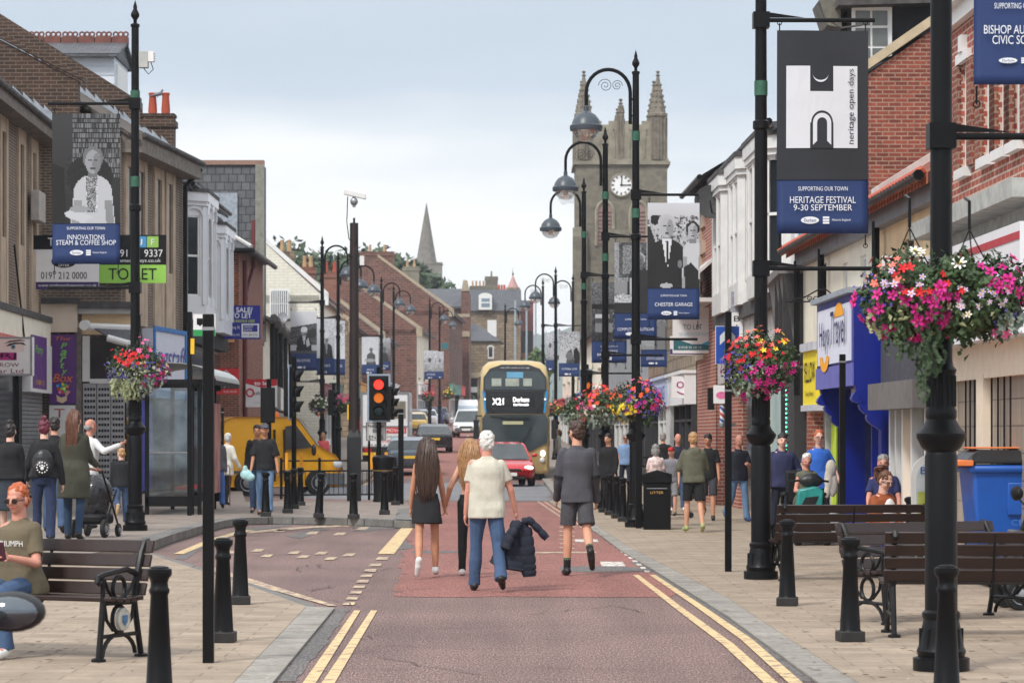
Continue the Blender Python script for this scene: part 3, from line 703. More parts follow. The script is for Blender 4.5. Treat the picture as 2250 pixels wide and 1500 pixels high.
def bay(par,f,u,w,z0,z1,dep,fm,cap,win=(1.1,1.9),arch=False,gm=None,bars=1):
 """canted bay window projecting from facade f"""
 c=dep*.85;P=[f.pt(u,0),f.pt(u+c,0,dep),f.pt(u+w-c,0,dep),f.pt(u+w,0)]
 mb=MB();faces=[]
 for i in range(3):
  g=subfac(P[i],P[i+1],f.side);e=g.L*.24 if i!=1 else .2
  nwin=1 if i!=1 or g.L<1.6 else 2;hs=[]
  for k in range(nwin):a=e+(g.L-2*e)*k/nwin+(.05 if k else 0);hs.append((a,e+(g.L-2*e)*(k+1)/nwin-.05*(nwin>1),z0+win[0],z0+win[0]+win[1]))
  g.wall(mb,z0,z1-.35,hs,dep=.1);faces.append((g,hs))
  if arch:
   for h in hs:
    m_=(h[0]+h[1])/2;r=(h[1]-h[0])/2+.05
    mb.tube([g.pt(m_+r*math.cos(t*math.pi/8),h[3]+.02+.75*r*math.sin(t*math.pi/8),.04)for t in range(9)],.05,6)
    g.box(mb,h[0]-.16,h[0]-.06,z0+.3,z1-.4,0,.05);g.box(mb,h[1]+.06,h[1]+.16,z0+.3,z1-.4,0,.05)
 mb.prism([p+V(0,0,z1-.36)+(p-(P[0]+P[3])*.5)*.06 for p in P],V(0,0,.12));mb.prism([p+V(0,0,z1-.24)+(p-(P[0]+P[3])*.5)*.12 for p in P],V(0,0,.26))
 mb.prism([p+V(0,0,z0-.12)for p in P],V(0,0,.12))
 o=mb.build('bay_window',fm,par,smooth=30)
 mb=MB();q=[p+V(0,0,z1+.02)+(p-(P[0]+P[3])*.5)*.16 for p in P];mb.prism(q,V(0,0,.1));tp=(P[0]+P[3])/2+V(0,0,z1+.4)
 mb.prism([x*.55+tp*.45+V(0,0,.05)for x in q],V(0,0,.12));mb.build('bay_roof',cap,o,smooth=0)
 for g,hs in faces:
  for h in hs:
   wd=MB();fw=.055
   for a,b_,c_,e_ in((h[0],h[0]+fw,h[2],h[3]),(h[1]-fw,h[1],h[2],h[3]),(h[0],h[1],h[2],h[2]+fw),(h[0],h[1],h[3]-fw,h[3]),(h[0],h[1],(h[2]+h[3])/2-.03,(h[2]+h[3])/2+.03)):g.box(wd,a,b_,c_,e_,-.09,-.03)
   wd.build('frame',WHITEP,o,smooth=0);wd=MB();g.box(wd,h[0],h[1],h[2],h[3],-.1,-.07);wd.build('pane',gm or DGLASS,o,smooth=0)
 return o
f=Fac((392,82.1),(478,93.5))
b=bld('bay_window_building','white painted building with two canted bay windows beside the red corner',f)
mb=MB();f.wall(mb,0,9.0,[]);f.body(mb,0,9.0,7,0,-.02);mb.build('wall',CREAM,b,smooth=0)
f.roof(b,9.0,.55,8,SLATE,.35);gutter(f,b,8.95,BLACK,o=.42)
WG=S('white_gloss',(224,226,230),r=.3,var=.04)
bay(b,f,.6,3.9,5.2,8.75,.68,WG,LINTD,(.55,2.35),True)
bay(b,f,6.0,3.9,5.0,8.2,.68,WG,LINTD,(.5,2.1),True)
mb=MB();f.box(mb,0,f.L,4.4,4.95,0,.35);mb.build('fascia',BLACKM,b,smooth=0)
mb=MB();f.box(mb,.2,f.L-.2,.2,4.3,0,.1);mb.build('shop_window',DGLASS,b,smooth=0)
f=Fac((526,95),(562,104.5));A=f.A
b=bld('brick_building','red brick building with orange stone window surround and slate hipped roof',f)
mb=MB();f.wall(mb,0,7.9,[]);mb.box(A.x-3,A.x,94.9,104,0,7.9);mb.build('wall',BR_RED,b,smooth=0)
sx0,sx1=WX(481,94.8),WX(514,94.8);zt=WZ(574,94.8);zb=WZ(752,94.8)
mb=MB()
for k in range(4):mb.box(sx0-.0,sx1-k*.12,94.86-.05*(4-k),94.9,zt-.25-k*.1,zt-k*.1);mb.box(sx1-.22-k*.06,sx1-k*.05,94.86-.04*(4-k),94.9,zb,zt-k*.1)
st=mb.build('stone_surround',S('orange_sandstone',(206,150,92),vs=4),b,smooth=0)
mb=MB();mb.box(sx0-.5,sx1-.34,94.8,94.86,zb,zt-.55);wn=mb.build('window',WHITEP,b,smooth=0);mb=MB();mb.box(sx0-.45,sx1-.52,94.77,94.82,zb+.1,zt-.65);mb.build('pane',DGLASS,wn,smooth=0)
mb=MB();zr=7.9;hip=[V(A.x-3.4,94.5,zr),V(A.x+.45,94.5,zr),V(A.x+.3,104,zr),V(A.x-3.4,104,zr)];r1,r2=V(A.x-1.6,97,zr+1.25),V(A.x-1.6,104,zr+1.25)
mb.add(hip+[r1,r2,V(A.x-3.4,97,zr+1.25)],[(0,1,4,6),(1,2,5,4),(3,2,1,0)]);mb.build('roof',SLATE,b,smooth=0)
mb=MB();mb.tube([r1+V(.05,0,.03),V(A.x+.45,94.5,zr+.05)],.07,6);mb.build('hip_flashing',S('pale_mortar',(206,204,200)),b);mb=MB();mb.tube([V(A.x-3,94.4,7.82),V(A.x+.5,94.4,7.82),V(A.x+.45,104,7.82)],.09,8);mb.build('gutter',BLACK,b)
mb=MB();f.pipe(mb,1.2,.2,7.6,.12,.08);mb.tube([f.pt(1.2,6.3,.14),f.pt(4.5,7.5,.2),f.pt(4.5,9.2,.2)],.08);mb.build('downpipe',S('rust_red_pipe',(104,44,40)),b)
X=WX(578,106)
b=thing('slate_hung_building','tall building clad in grey hung slate with red ridge behind the bay windows','building',(X,106,0),world=True)
mb=MB();mb.box(X-4.2,X,106,107.3,5.2,11.75);mb.build('slate_cladding',SLATEB,b,smooth=0)
mb=MB();mb.box(X-4,X-.15,106.2,107.3,0,5.2);mb.build('wall',BR_RED,b,smooth=0)
mb=MB();mb.box(X-4.25,X+.04,105.9,106.3,11.75,11.92);mb.build('ridge_tiles',S('brown_ridge',(140,110,96)),b,smooth=0)
mb=MB();mb.box(X-.28,X+.05,105.9,106.0,5.0,11.75);mb.build('corner_strip',S('lichen_grey',(128,128,118),vs=6,var=.3),b,smooth=0)
mb=MB();mb.box(X-2.55,X-.95,105.92,106,8.6,10.7);mb.build('lead_panel',LEAD,b,smooth=0)
mb=MB();rr=random.Random(5)
for i in range(14):p=V(X-.9+rr.uniform(0,.9),105.6,rr.uniform(4.6,6.2));mb.tube([p,p+V(rr.uniform(-.4,.4),0,rr.uniform(-.4,.4)),p+V(rr.uniform(-.5,.5),.1,rr.uniform(-.8,.1))],.08,7)
mb.tube([V(X-.7,105.6,5.2),V(X-.7,105.6,4.7),V(X-.2,105.6,4.6),V(X-.15,105.6,5.0)],.09,8);mb.build('pipework',BLACKM,b)
f=Fac((578,106),(642,146))
b=bld('white_shop_row','low white shop row with black downpipes and sagging gutter',f)
mb=MB();f.wall(mb,0,6.1,[]);f.body(mb,0,6.1,6,0,-.02);mb.build('wall',CREAM,b,smooth=0)
f.roof(b,6.1,.5,6,SLATE,.35)
mb=MB();mb.tube([f.pt(u,6.05+.1*math.sin(u*.9),.4)for u in np.linspace(0,f.L,14)],.16,7);mb.build('gutter',LINTD,b)
mb=MB()
for px in(581,590,601,612,624,634):f.pipe(mb,f.U(px),3,5.9,.3,.1)
mb.build('downpipe',BLACKM,b,each=True)
for i,(px,c)in enumerate(((583,(90,88,84)),(595,(216,214,206)),(608,(60,60,66)),(622,(190,40,50)))):
 u=f.U(px);mb=MB();f.box(mb,u,u+6,2.7,3.6,0,.4);mb.build('fascia',S('shop_fascia_%d'%i,c),b,smooth=0)
mb=MB();f.box(mb,0,f.L,.15,2.7,0,.1);mb.build('shop_window',DGLASS,b,smooth=0)
def terrace(name,label,A,B,eave,gw,slope,wall,gwall,roof,ncol,zw,fas=(),chim=(),white=WHITEP,depth=10,side=1,cor=None,apex=True,gutm=BLACK,wh=1.5,potm=None,shopz=3.4,vw=1.0):
 f=Fac(A,B,side);b=bld(name,label,f);z0=zg(A[1])-.2
 hs=[]
 for z in zw:
  for i in range(ncol):u=f.L*(i+.5)/ncol;hs.append((u-vw/2,u+vw/2,z,z+wh))
 mb=MB();f.wall(mb,z0,eave,hs);f.box(mb,.3,f.L-.02,z0,eave,-depth,-.25);mb.build('wall',wall,b,smooth=0)
 mb=MB();f.box(mb,-.05,.3,z0,eave,-depth,0.01);f.gable(mb,-.05,eave,slope,depth,th=.35,up=.1);mb.build('gable_wall',gwall,b,smooth=0)
 f.roof(b,eave,slope,depth,roof,.3,u0=.3)
 if cor:
  h=depth/2*slope;mb=MB()
  mb.prism([f.pt(-.1,eave-.1,.4),f.pt(-.1,eave+h+.1,-depth/2),f.pt(-.1,eave+h+.36,-depth/2),f.pt(-.1,eave+.16,.45)],f.d*.5);f.box(mb,-.1,.4,eave-.5,eave+.1,0,.45);mb.build('coping',cor,b,smooth=0)
 for h in hs:f.window(b,*h,white,sill=STONEP)
 gutter(f,b,eave-.05,gutm,o=.38)
 n=len(fas)
 for i,(c,s)in enumerate(fas):
  zz=zg(A[1]+(B[1]-A[1])*(i+.5)/n);a,e=f.L*i/n+.15,f.L*(i+1)/n-.15
  shop(f,b,a,e,zz,zz+2.5,zz+3.3,S('fascia_paint_%d_%d_%d'%c,c,var=.08),S('dark_shop_frame',(50,50,54))if i%2 else WHITEP,s,WHITEV if sum(c)<420 else BLACKM)
 for(px,py,D,w,h,m)in chim:chimney(b,V(WX(px,D),D,WZ(py,D)-h),w,.7,h,m,2,potm)
 return f,b
SANDST=S('sandstone_trim',(168,154,130),vs=3);YPOT=S('buff_pots',(190,156,118))
PW=BRICK('painted_brick',lin((236,232,216)),lin((228,224,208)),lin((214,210,196)),.45,.15,.02,.1,.15)
f,b=terrace('gabled_building','cream painted gable end building beyond the side road',(702,146),(742,164),8.85,10,.93,CREAM,PW,SLATE,4,(5.2,),[((120,60,70),None),((70,110,90),None)],[(628,556,152,.9,1.6,BR_TAN),(676,590,158,.8,1.6,BR_RED)],depth=7.2,cor=WHITEP,potm=YPOT)
D=145.6;fw=subfac((WX(585,D),D),(WX(690,D),D))
fw.window(b,WX(593,D)-fw.A.x,WX(637,D)-fw.A.x,WZ(700,D),WZ(635,D),WHITEP,S('blind_grey',(120,124,130)),(0,1),o=.1,fw=.1,sill=S('maroon_sill',(92,52,56)))
mb=MB()
for i in range(9):x=WX(596+i*4.6,D);mb.tube([V(x,D-.25,WZ(697,D)),V(x,D-.25,WZ(640,D))],.03,5)
mb.build('window_bar',WHITEP,b,each=True)
f,b=terrace('gabled_building','small gabled shop building with grey slates next to the cream gable',(766,172),(796,190),8.4,8,.62,BR_TAN,BR_TAN,SLATE,4,(5.6,),[((40,96,84),None),((210,150,60),None)],[(726,600,178,1.2,3.0,BR_RED)],depth=9,cor=SANDST)
f,b=terrace('gabled_building','red brick gable with stone kneelers behind the dark camera pole',(832,193),(868,216),8.5,10,.78,BR_OLD,BR_OLD,SLATE,4,(5.8,),[((20,60,66),'BARBER'),((236,236,236),'CUTS')],[],depth=9,cor=SANDST)
f,b=terrace('gabled_building','red brick gable with cream upper front above the red L sign',(915,222),(946,240),9.9,10,.72,CREAM,BR_OLD,SLATE,3,(6.2,),[((232,228,226),'ALTI'),((196,32,44),'L')],[],depth=11,cor=SANDST)
f,b=terrace('gabled_building','largest red brick gable with tall wide chimney and long sloping verge',(986,250),(1016,276),12.6,10,.74,BR_OLD,BR_OLD,SLATE,6,(6.4,9.4),[((120,170,150),'SHOES'),((90,150,130),None),((220,60,66),None)],[(829,555,252,3.0,4.2,BR_OLD),(903,588,262,1.5,2,STONEP)],depth=12.5,cor=SANDST,potm=YPOT)
D=280
b=thing('hall_building','slate roofed red brick building with striped stone and brick pier','building',(WX(970,D),D,0),world=True)
mb=MB();mb.box(WX(930,D),WX(1015,D),D,D+12,2,WZ(677,D));mb.build('wall',BR_OLD,b,smooth=0)
mb=MB();mb.prism([V(WX(905,D),D-.4,WZ(678,D)),V(WX(1016,D),D-.4,WZ(678,D)),V(WX(1016,D),D+6,WZ(632,D)),V(WX(905,D),D+6,WZ(632,D))],V(0,0,.2));mb.build('roof',SLATE,b,smooth=0)
mb=MB();mb.box(WX(1014,D),WX(1031,D),D-.6,D+12,2,WZ(640,D));pr_=mb.build('pier',BR_OLD,b,smooth=0)
mb=MB();mb.prism([V(WX(1014,D),D-.7,WZ(640,D)),V(WX(1031,D),D-.7,WZ(640,D)),V(WX(1027,D),D-.7,WZ(616,D)),V(WX(1018,D),D-.7,WZ(616,D))],V(0,2,0));mb.box(WX(930,D),WX(1032,D),D-.66,D-.02,WZ(697,D),WZ(690,D));mb.box(WX(1013,D),WX(1032,D),D-.7,D,WZ(740,D),WZ(728,D));mb.build('stone_band',SANDST,b,smooth=0,each=True)
D=330
b=thing('stone_building','buff stone building with dark mansard roof and arched white dormer at street top','building',(WX(1090,D),D,0),world=True)
mb=MB();mb.box(WX(1030,D),WX(1144,D),D,D+14,2,WZ(683,D));mb.build('wall',BR_TAN,b,smooth=0)
mb=MB();mb.prism([V(WX(1030,D),D-.4,WZ(683,D)),V(WX(1146,D),D-.4,WZ(683,D)),V(WX(1145,D),D+3,WZ(633,D)),V(WX(1030,D),D+3,WZ(633,D))],V(0,8,0));mb.build('mansard_roof',SLATE,b,smooth=0)
mb=MB();mb.box(WX(1052,D),WX(1081,D),D-.8,D+3,WZ(681,D),WZ(652,D));mb.prism([V(WX(1066.5,D)+.8*math.cos(t*.314),D-.8,WZ(652,D)+.42*math.sin(t*.314))for t in range(11)],V(0,3,0));dd=mb.build('dormer',WHITEP,b,smooth=0)
mb=MB();mb.box(WX(1058,D),WX(1076,D),D-.84,D-.7,WZ(675,D),WZ(656,D));mb.build('pane',S('pale_glass',(120,140,152),r=.1),dd,smooth=0)
mb=MB();mb.box(WX(1058,D),WX(1076,D),D-.88,D-.83,WZ(667,D),WZ(664,D));mb.build('glazing_bar',WHITEP,dd,smooth=0)
chimney(b,V(WX(1049,D),D+6,WZ(640,D)),2.0,1,WZ(620,D)-WZ(636,D),STONE,4,YPOT);chimney(b,V(WX(1079,D),D+6,WZ(640,D)),1.5,1.2,WZ(603,D)-WZ(640,D),STONE,1,STONEP)
for px in(1096,1102,1108):mb=MB();mb.lathe([(.16,0),(.13,.7)],(WX(px,D),D+5,WZ(634,D)),8);mb.build('chimney_pot',TERRA,b)
D=312
b=thing('stone_building','low buff stone building with hipped slate roof and arched window left of the bus','building',(WX(1060,D),D,0),world=True)
mb=MB();mb.box(WX(1031,D),WX(1098,D),D,D+12,2,WZ(749,D));mb.build('wall',BR_TAN,b,smooth=0)
a=[V(WX(1030,D),D-.3,WZ(749,D)),V(WX(1100,D),D-.3,WZ(749,D)),V(WX(1108,D),D+12,WZ(749,D)),V(WX(1030,D),D+12,WZ(749,D)),V(WX(1030,D),D+5,WZ(707,D)),V(WX(1048,D),D+5,WZ(709,D))]
mb=MB();mb.add(a,[(0,1,5,4),(1,2,5),(2,3,4,5),(3,2,1,0)]);mb.build('roof',SLATE,b,smooth=0)
for px in(1078,):
 mb=MB();mb.box(WX(px-6,D),WX(px+7,D),D-.1,D,WZ(788,D),WZ(766,D));mb.tube([V(WX(px,D)+.33*math.cos(t*.314),D-.05,WZ(766,D)+.3*math.sin(t*.314))for t in range(11)],.1,5);wn=mb.build('arched_window',WHITEP,b,smooth=0);mb=MB();mb.box(WX(px-4,D),WX(px+4,D),D-.14,D-.05,WZ(784,D),WZ(766,D));mb.build('pane',DGLASS,wn,smooth=0)
mb=MB();mb.box(WX(1031,D),WX(1062,D),D-.5,D,WZ(830,D),WZ(818,D));mb.build('cornice',SANDST,b,smooth=0)
mb=MB();mb.box(WX(1033,D),WX(1060,D),D-.1,D,WZ(900,D),WZ(832,D));mb.build('shop_window',DGLASS,b,smooth=0)
mb=MB();mb.box(WX(1033,D),WX(1052,D),D-.2,D,WZ(862,D),WZ(850,D));mb.build('sign_band',WHITEP,b,smooth=0)
mb=MB();mb.box(WX(1070,D),WX(1090,D),D+6,D+9,WZ(735,D),WZ(698,D));mb.build('white_roof_vent',WHITEP,b,smooth=0)
D=340
b=thing('brick_building','plain red-brown brick block rising behind the bus roof','building',(WX(1158,D),D,0),world=True)
mb=MB();mb.box(WX(1143,D),WX(1172,D),D,D+12,2,WZ(664,D));mb.build('wall',S('red_brown_cladding',(134,78,74),vs=1),b,smooth=0)
mb=MB();mb.box(WX(1142,D),WX(1173,D),D-.2,D+12.2,WZ(664,D),WZ(660,D));mb.build('roof_edge',BR_TAN,b,smooth=0)
mb=MB();mb.box(WX(1147,D),WX(1170,D),D-.1,D,WZ(775,D),WZ(727,D));mb.build('dark_glazing',DGLASS,b,smooth=0)
D=350;b=thing('turret','tiny red conical turret roof poking above the slate mansard','turret',(WX(1127,D),D,16),world=True)
mb=MB();mb.lathe([(.75,0),(.45,.6),(.2,1.15),(.05,1.5)],(WX(1127,D),D,WZ(632,D)),10);mb.build('cone_roof',S('faded_red_tile',(176,134,128)),b);mb=MB();mb.lathe([(.9,0),(.9,WZ(632,D)-12)],(WX(1127,D),D,12),10);mb.build('drum',BR_TAN,b)
mb=MB();mb.lathe([(.06,0),(.14,.2),(.03,.5),(.02,1.0)],(WX(1127,D),D,WZ(632,D)+1.45),6);mb.build('finial',BLACKM,b)
D=240;x0,x1=WX(1266,D),WX(1466,D);yb=D
ct=thing('church_tower','square stone church tower with four pinnacles and a white clock face','church tower',((x0+x1)/2,D,0),world=True)
zc,zp,zt_=WZ(362,D),WZ(300,D),WZ(262,D)
mb=MB();mb.box(x0,x1,D,D+7.6,0,zc);mb.build('tower_wall',STONE,ct,smooth=0)
mb=MB();mb.box(x0-.25,x1+.25,D-.25,D+7.85,zc,zc+.3);mb.box(x0-.12,x1+.12,D-.12,D+7.7,zc+.3,zc+.5)
mb.box(x0,x1,D,D+.5,zc+.5,zp);mb.box(x0,x1,D+7.1,D+7.6,zc+.5,zp);mb.box(x0,x0+.5,D+.5,D+7.1,zc+.5,zp);mb.box(x1-.5,x1,D+.5,D+7.1,zc+.5,zp)
w8=(x1-x0);nb_=7
for yy in(D,D+7.1):
 for i in range(nb_+1):
  u=x0+1.4+(w8-2.8)*i/nb_;mb.box(u-.28,u+.28,yy,yy+.5,zp,WZ(285,D))
 mb.box(x0+1.2,x1-1.2,yy,yy+.5,WZ(285,D),WZ(274,D))
 for i in range(0,nb_,1):
  u=x0+1.4+(w8-2.8)*(i+.5)/nb_
  if i%2==0:mb.box(u-.4,u+.4,yy,yy+.5,WZ(274,D),WZ(266,D))
for i in range(9):
 u=x0+1.3+(w8-2.6)*i/8;mb.box(u-.07,u+.07,D-.1,D,zc+.6,zp)
mb.build('parapet',STONEP,ct,smooth=0)
def pinnacle(c,r,z0,z1,z2):
 mb=MB();mb.lathe([(r,z0),(r,z1-.3),(r*1.18,z1-.2),(r*1.18,z1),(r*.95,z1+.1),(.12,z2-.5),(.22,z2-.4),(.06,z2-.3),(.2,z2-.1),(.02,z2)],c,8)
 for k in range(8):
  for q in range(1,6):
   t=q/6.5;rr_=r*.95+(.1-r*.95)*t;a=math.pi*2*(k+.5)/8;mb.ell((c[0]+rr_*math.cos(a),c[1]+rr_*math.sin(a),z1+.1+(z2-.6-z1)*t),(.13,.13,.12),5,4)
 for k in range(8):
  a=math.pi*2*k/8;mb.box(c[0]+r*math.cos(a)-.07,c[0]+r*math.cos(a)+.07,c[1]+r*math.sin(a)-.07,c[1]+r*math.sin(a)+.07,z0,z1-.3)
 return mb.build('pinnacle',S('weathered_stone',(114,106,94),r=.95,vs=2,var=.4),ct)
for cx in(WX(1283,D),WX(1446,D)):
 for cy in(D+.4,D+7.2):pinnacle((cx,cy,0),.74,zc+.4,WZ(250,D),WZ(154,D))
for cy in(D+.2,D+7.3):pinnacle((WX(1364,D),cy,0),.28,zc+.4,WZ(252,D),WZ(216,D))
cx,cz=WX(1365,D),WZ(407,D);ax=(V(1,0,0),V(0,0,1),V(0,-1,0))
mb=MB();mb.lathe([(1.0,0),(1.0,.18),(.88,.2),(.88,.1)],(cx,D,cz),32,ax=ax,caps=False);mb.build('clock_surround',STONEP,ct)
mb=MB();mb.lathe([(.9,0),(.9,.12)],(cx,D,cz),32,ax=ax);ck=mb.build('clock_face',WHITEV,ct)
mb=MB()
for k in range(12):
 a=math.pi/6*k;d_=V(math.sin(a),0,math.cos(a));s_=V(math.cos(a),0,-math.sin(a));o_=V(cx,D-.14,cz)
 for q in(-.06,.02):mb.prism([o_+d_*.62+s_*q,o_+d_*.82+s_*q,o_+d_*.82+s_*(q+.05),o_+d_*.62+s_*(q+.05)],V(0,-.01,0))
o_=V(cx,D-.16,cz)
mb.prism([o_+V(-.04,0,-.1),o_+V(.04,0,-.1),o_+V(.1,0,.75),o_+V(.03,0,.78)],V(0,-.02,0));mb.prism([o_+V(-.1,0,-.05),o_+V(-.1,0,.05),o_+V(.78,0,.03),o_+V(.78,0,-.03)],V(0,-.02,0));mb.build('clock_hands',BLACKM,ck,smooth=0)
for px in(1329,1403):
 X_=WX(px,D);zb_,zs=WZ(540,D),WZ(470,D)
 mb=MB();mb.tube([V(X_-.72,D-.06,zb_),V(X_-.72,D-.06,zs)]+[V(X_-.72*math.cos(t),D-.06,zs+1.05*math.sin(t))for t in np.linspace(.1,math.pi-.1,13)]+[V(X_+.72,D-.06,zs),V(X_+.72,D-.06,zb_)],.16,6);w_=mb.build('belfry_opening',STONEP,ct)
 mb=MB();mb.prism([V(X_-.6,D-.05,zb_),V(X_+.6,D-.05,zb_)]+[V(X_+.6*math.cos(t),D-.05,zs+.9*math.sin(t))for t in np.linspace(0,math.pi,11)],V(0,.05,0))
 for i in range(9):mb.box(X_-.55,X_+.55,D-.16,D-.06,zb_+.2+i*.33,zb_+.3+i*.33)
 mb.build('louvres',S('pinkish_louvres',(140,112,106),vs=4),w_,smooth=0)
mb=MB()
for x in(x0-.3,x1-.9):mb.box(x,x+1.2,D-.5,D+.1,0,WZ(520,D));mb.prism([V(x,D-.5,WZ(520,D)),V(x+1.2,D-.5,WZ(520,D)),V(x+1.2,D,WZ(500,D)),V(x,D,WZ(500,D))],V(0,.05,0))
mb.box(x0+2.5,x0+4.4,D-1.5,D,0,WZ(505,D));mb.build('buttress',STONE,ct,smooth=0)
D=430;xs_,s4=WX(936,D),2.35
sp=thing('church_spire','grey stone church spire on a squat tower far up on the hill','church spire',(xs_,D,3),world=True)
mb=MB();mb.box(xs_-s4,xs_+s4,D,D+2*s4,zg(D)-1,WZ(577,D));mb.box(xs_-s4-.1,xs_+s4+.1,D-.1,D+2*s4+.1,WZ(580,D),WZ(576,D));tw=mb.build('tower',S('grey_stone_far',(126,122,114),r=.95,vs=.8,var=.25),sp,smooth=0)
mb=MB();mb.lathe([(1.75,WZ(577,D)),(1.62,WZ(570,D)),(.05,WZ(444,D))],(xs_,D+s4,0),8);mb.build('spire',S('grey_stone_spire',(116,112,106),r=.95,vs=1.5,var=.25),sp,smooth=20)
mb=MB()
for k in(-.35,.35):mb.box(xs_+k-.24,xs_+k+.24,D-.05,D+.05,WZ(616,D),WZ(594,D))
mb.lathe([(.35,0),(.35,.1)],(xs_,D+.05,WZ(588,D)),12,ax=ax);mb.build('tower_window',DGLASS,tw,smooth=0)
# ---------------------------------------------------------------- right side of the street
DARKT=S('black_timber',(44,42,44),r=.7,vs=6)
f=Fac((2330,29.3),(2092,35.7),-1);A=f.B
b=bld('brick_building','bright red brick building with white window dressings above a cream tiled shop',f)
hs=[]
for px in(2238,2205,2172,2122):u=f.U(px);hs.append((u-.28,u+.28,4.95,6.25))
mb=MB();f.wall(mb,4.3,6.95,hs);f.box(mb,0,f.L,0,4.3,-5,-.02);f.box(mb,0,f.L-.02,4.3,6.95,-6,-.3);f.box(mb,f.L-.02,f.L,0,6.95,-6,0);mb.build('wall',BR_BRIGHT,b,smooth=0)
for h in hs:
 w_=f.window(b,*h,WHITEP,None,(1,1),sill=WHITEP,fw=.08)
 mb=MB();f.box(mb,h[0]-.12,h[1]+.12,h[3],h[3]+.12,0,.06);f.box(mb,(h[0]+h[1])/2-.1,(h[0]+h[1])/2+.1,h[3]+.12,h[3]+.32,0,.08);mb.build('lintel',WHITEP,w_,smooth=0)
 mb=MB();f.box(mb,h[0]-.34,h[0]-.02,h[2],h[3],0,.05);f.box(mb,h[1]+.02,h[1]+.34,h[2],h[3],0,.05);mb.build('brick_pier',BR_RED,b,smooth=0)
mb=MB()
for k,(z,o)in enumerate(((6.75,.1),(6.95,.2),(7.2,.35),(7.45,.5))):f.box(mb,-.1,f.L+o*.8,z,z+.26,-.1,o)
mb.build('cornice',WHITEP,b,smooth=0)
mb=MB();f.box(mb,0,f.L+.25,4.15,4.35,0,.5);f.box(mb,0,f.L+.2,3.7,4.15,0,.12);mb.build('shop_cornice',S('lichen_stone',(170,172,168),vs=5,var=.3),b,smooth=0)
sg=thing('shop_sign','long white shop sign with red border and red handwritten lettering behind the big flower basket','sign',tuple(f.pt(f.L,3,.2)),world=True)
mb=MB();f.box(mb,0,f.L-.2,2.75,3.9,.12,.42);mb.build('sign_panel',S('pale_grey_board',(222,222,226),var=.05),sg,smooth=0)
mb=MB();f.box(mb,0,f.L-.3,3.72,3.8,.42,.43);f.box(mb,0,f.L-.3,2.84,2.9,.42,.43);f.box(mb,f.L-.36,f.L-.3,2.9,3.72,.42,.43);mb.build('red_border',S('red_trim',(176,56,66),var=.05),sg,smooth=0)
text('Sanderson!',f.pt(f.U(2215),3.3,.42),-f.d,(0,0,1),2.6,.55,S('red_script',(190,60,80),var=0),sg,.012,shear=.3)
mb=MB();f.box(mb,f.U(2130),f.U(2143),3.1,3.62,.42,.44);mb.build('blue_motif',S('blue_print',(60,130,200)),sg,smooth=0)
mb=MB();f.box(mb,0,f.L,2.35,2.75,-.05,.15);f.box(mb,f.L-.75,f.L-.05,.03,2.4,-.1,.2);f.box(mb,f.U(2190),f.U(2175),.03,2.4,-.1,.16);mb.build('stucco_pier',S('cream_stucco',(226,210,190),r=.8,var=.08),b,smooth=0)
TILEG=BRICK('grey_wall_tile',lin((164,152,138)),lin((154,142,130)),lin((96,88,80)),.3,.3,.008,.1,.15,.002,0,.35)
mb=MB();f.box(mb,0,f.L-.1,.03,2.35,-.1,.06);mb.build('tiled_panel',TILEG,b,smooth=0)
mb=MB()
for px in(2240,2226,2212,2198,2160,2150,2140):mb.tube([f.pt(f.U(px),.03,.1),f.pt(f.U(px),2.35,.1)],.012,5)
mb.build('trellis_bars',BLACKM,b)
mb=MB();mb.tube([V(WX(2130,33),33,WZ(455,33)),V(WX(2330,33),33,WZ(453,33))],.016,6);mb.tube([V(WX(2100,33),33,WZ(470,33)),V(WX(2330,33),33,WZ(468,33))],.016,6);mb.build('awning_arm',S('rusty_bar',(96,56,44)),b)
f=Fac((2088,35.9),(1765,51),-1)
b=bld('pantiled_building','low buff and white building with orange pantile roof behind the hanging baskets',f)
ubuff=f.U(1990);hs=[(f.U(2008),f.U(1990),3.45,4.4),(f.U(1903),f.U(1890),3.35,4.45),(f.U(1862),f.U(1852),3.35,4.45),(f.U(1816),f.U(1803),3.0,4.6)]
hs=[(min(h[0],h[1]),max(h[0],h[1]),h[2],h[3])for h in hs]
u2=f.U(1925)
mb=MB();f.wall(mb,2.3,5.0,[h for h in hs if h[0]<u2],0,u2);mb.build('wall',CREAMB,b,smooth=0)
mb=MB();f.wall(mb,2.3,5.0,[h for h in hs if h[0]>u2],u2,f.L);f.body(mb,0,5,7,0,-.4);mb.build('wall',CREAM,b,smooth=0)
for h in hs[:1]:f.window(b,*h,BLACKM,S('net_curtain',(120,122,124)),(1,0),o=-.1)
for h in hs[1:3]:f.window(b,*h,WHITEP,S('white_blind',(170,172,176)),(1,1),sill=STONEP)
f.window(b,*hs[3],BLACKM,None,(0,1))
f.roof(b,5.05,.62,9,PANT,.3,thick=.14,ridge=TERRA);gutter(f,b,4.98,BLACK,o=.4)
mb=MB();f.box(mb,0,f.L,4.7,5.0,0,.16);mb.build('soffit',S('slate_grey_board',(120,122,128),vs=4),b,smooth=0)
mb=MB()
for px in(1945,1822,1768):f.pipe(mb,f.U(px),2.4,4.8,.14,.06)
mb.build('downpipe',BLACK,b,each=True)
mb=MB()
for u in np.arange(.2,f.L,.27):mb.tube([f.pt(u,4.95,.44),f.pt(u,5.06,.3)],.07,6)
mb.build('eaves_tiles',TERRA,b)
mb=MB();mb.prism([f.pt(f.U(1945),5.2,.1),f.pt(f.U(1945)+.7,5.2,.1),f.pt(f.U(1945)+2.4,8.0,-4.4),f.pt(f.U(1945)+1.9,8.0,-4.4)],V(0,0,.12));mb.build('roof_flashing',S('white_mortar',(206,198,194)),b,smooth=0)
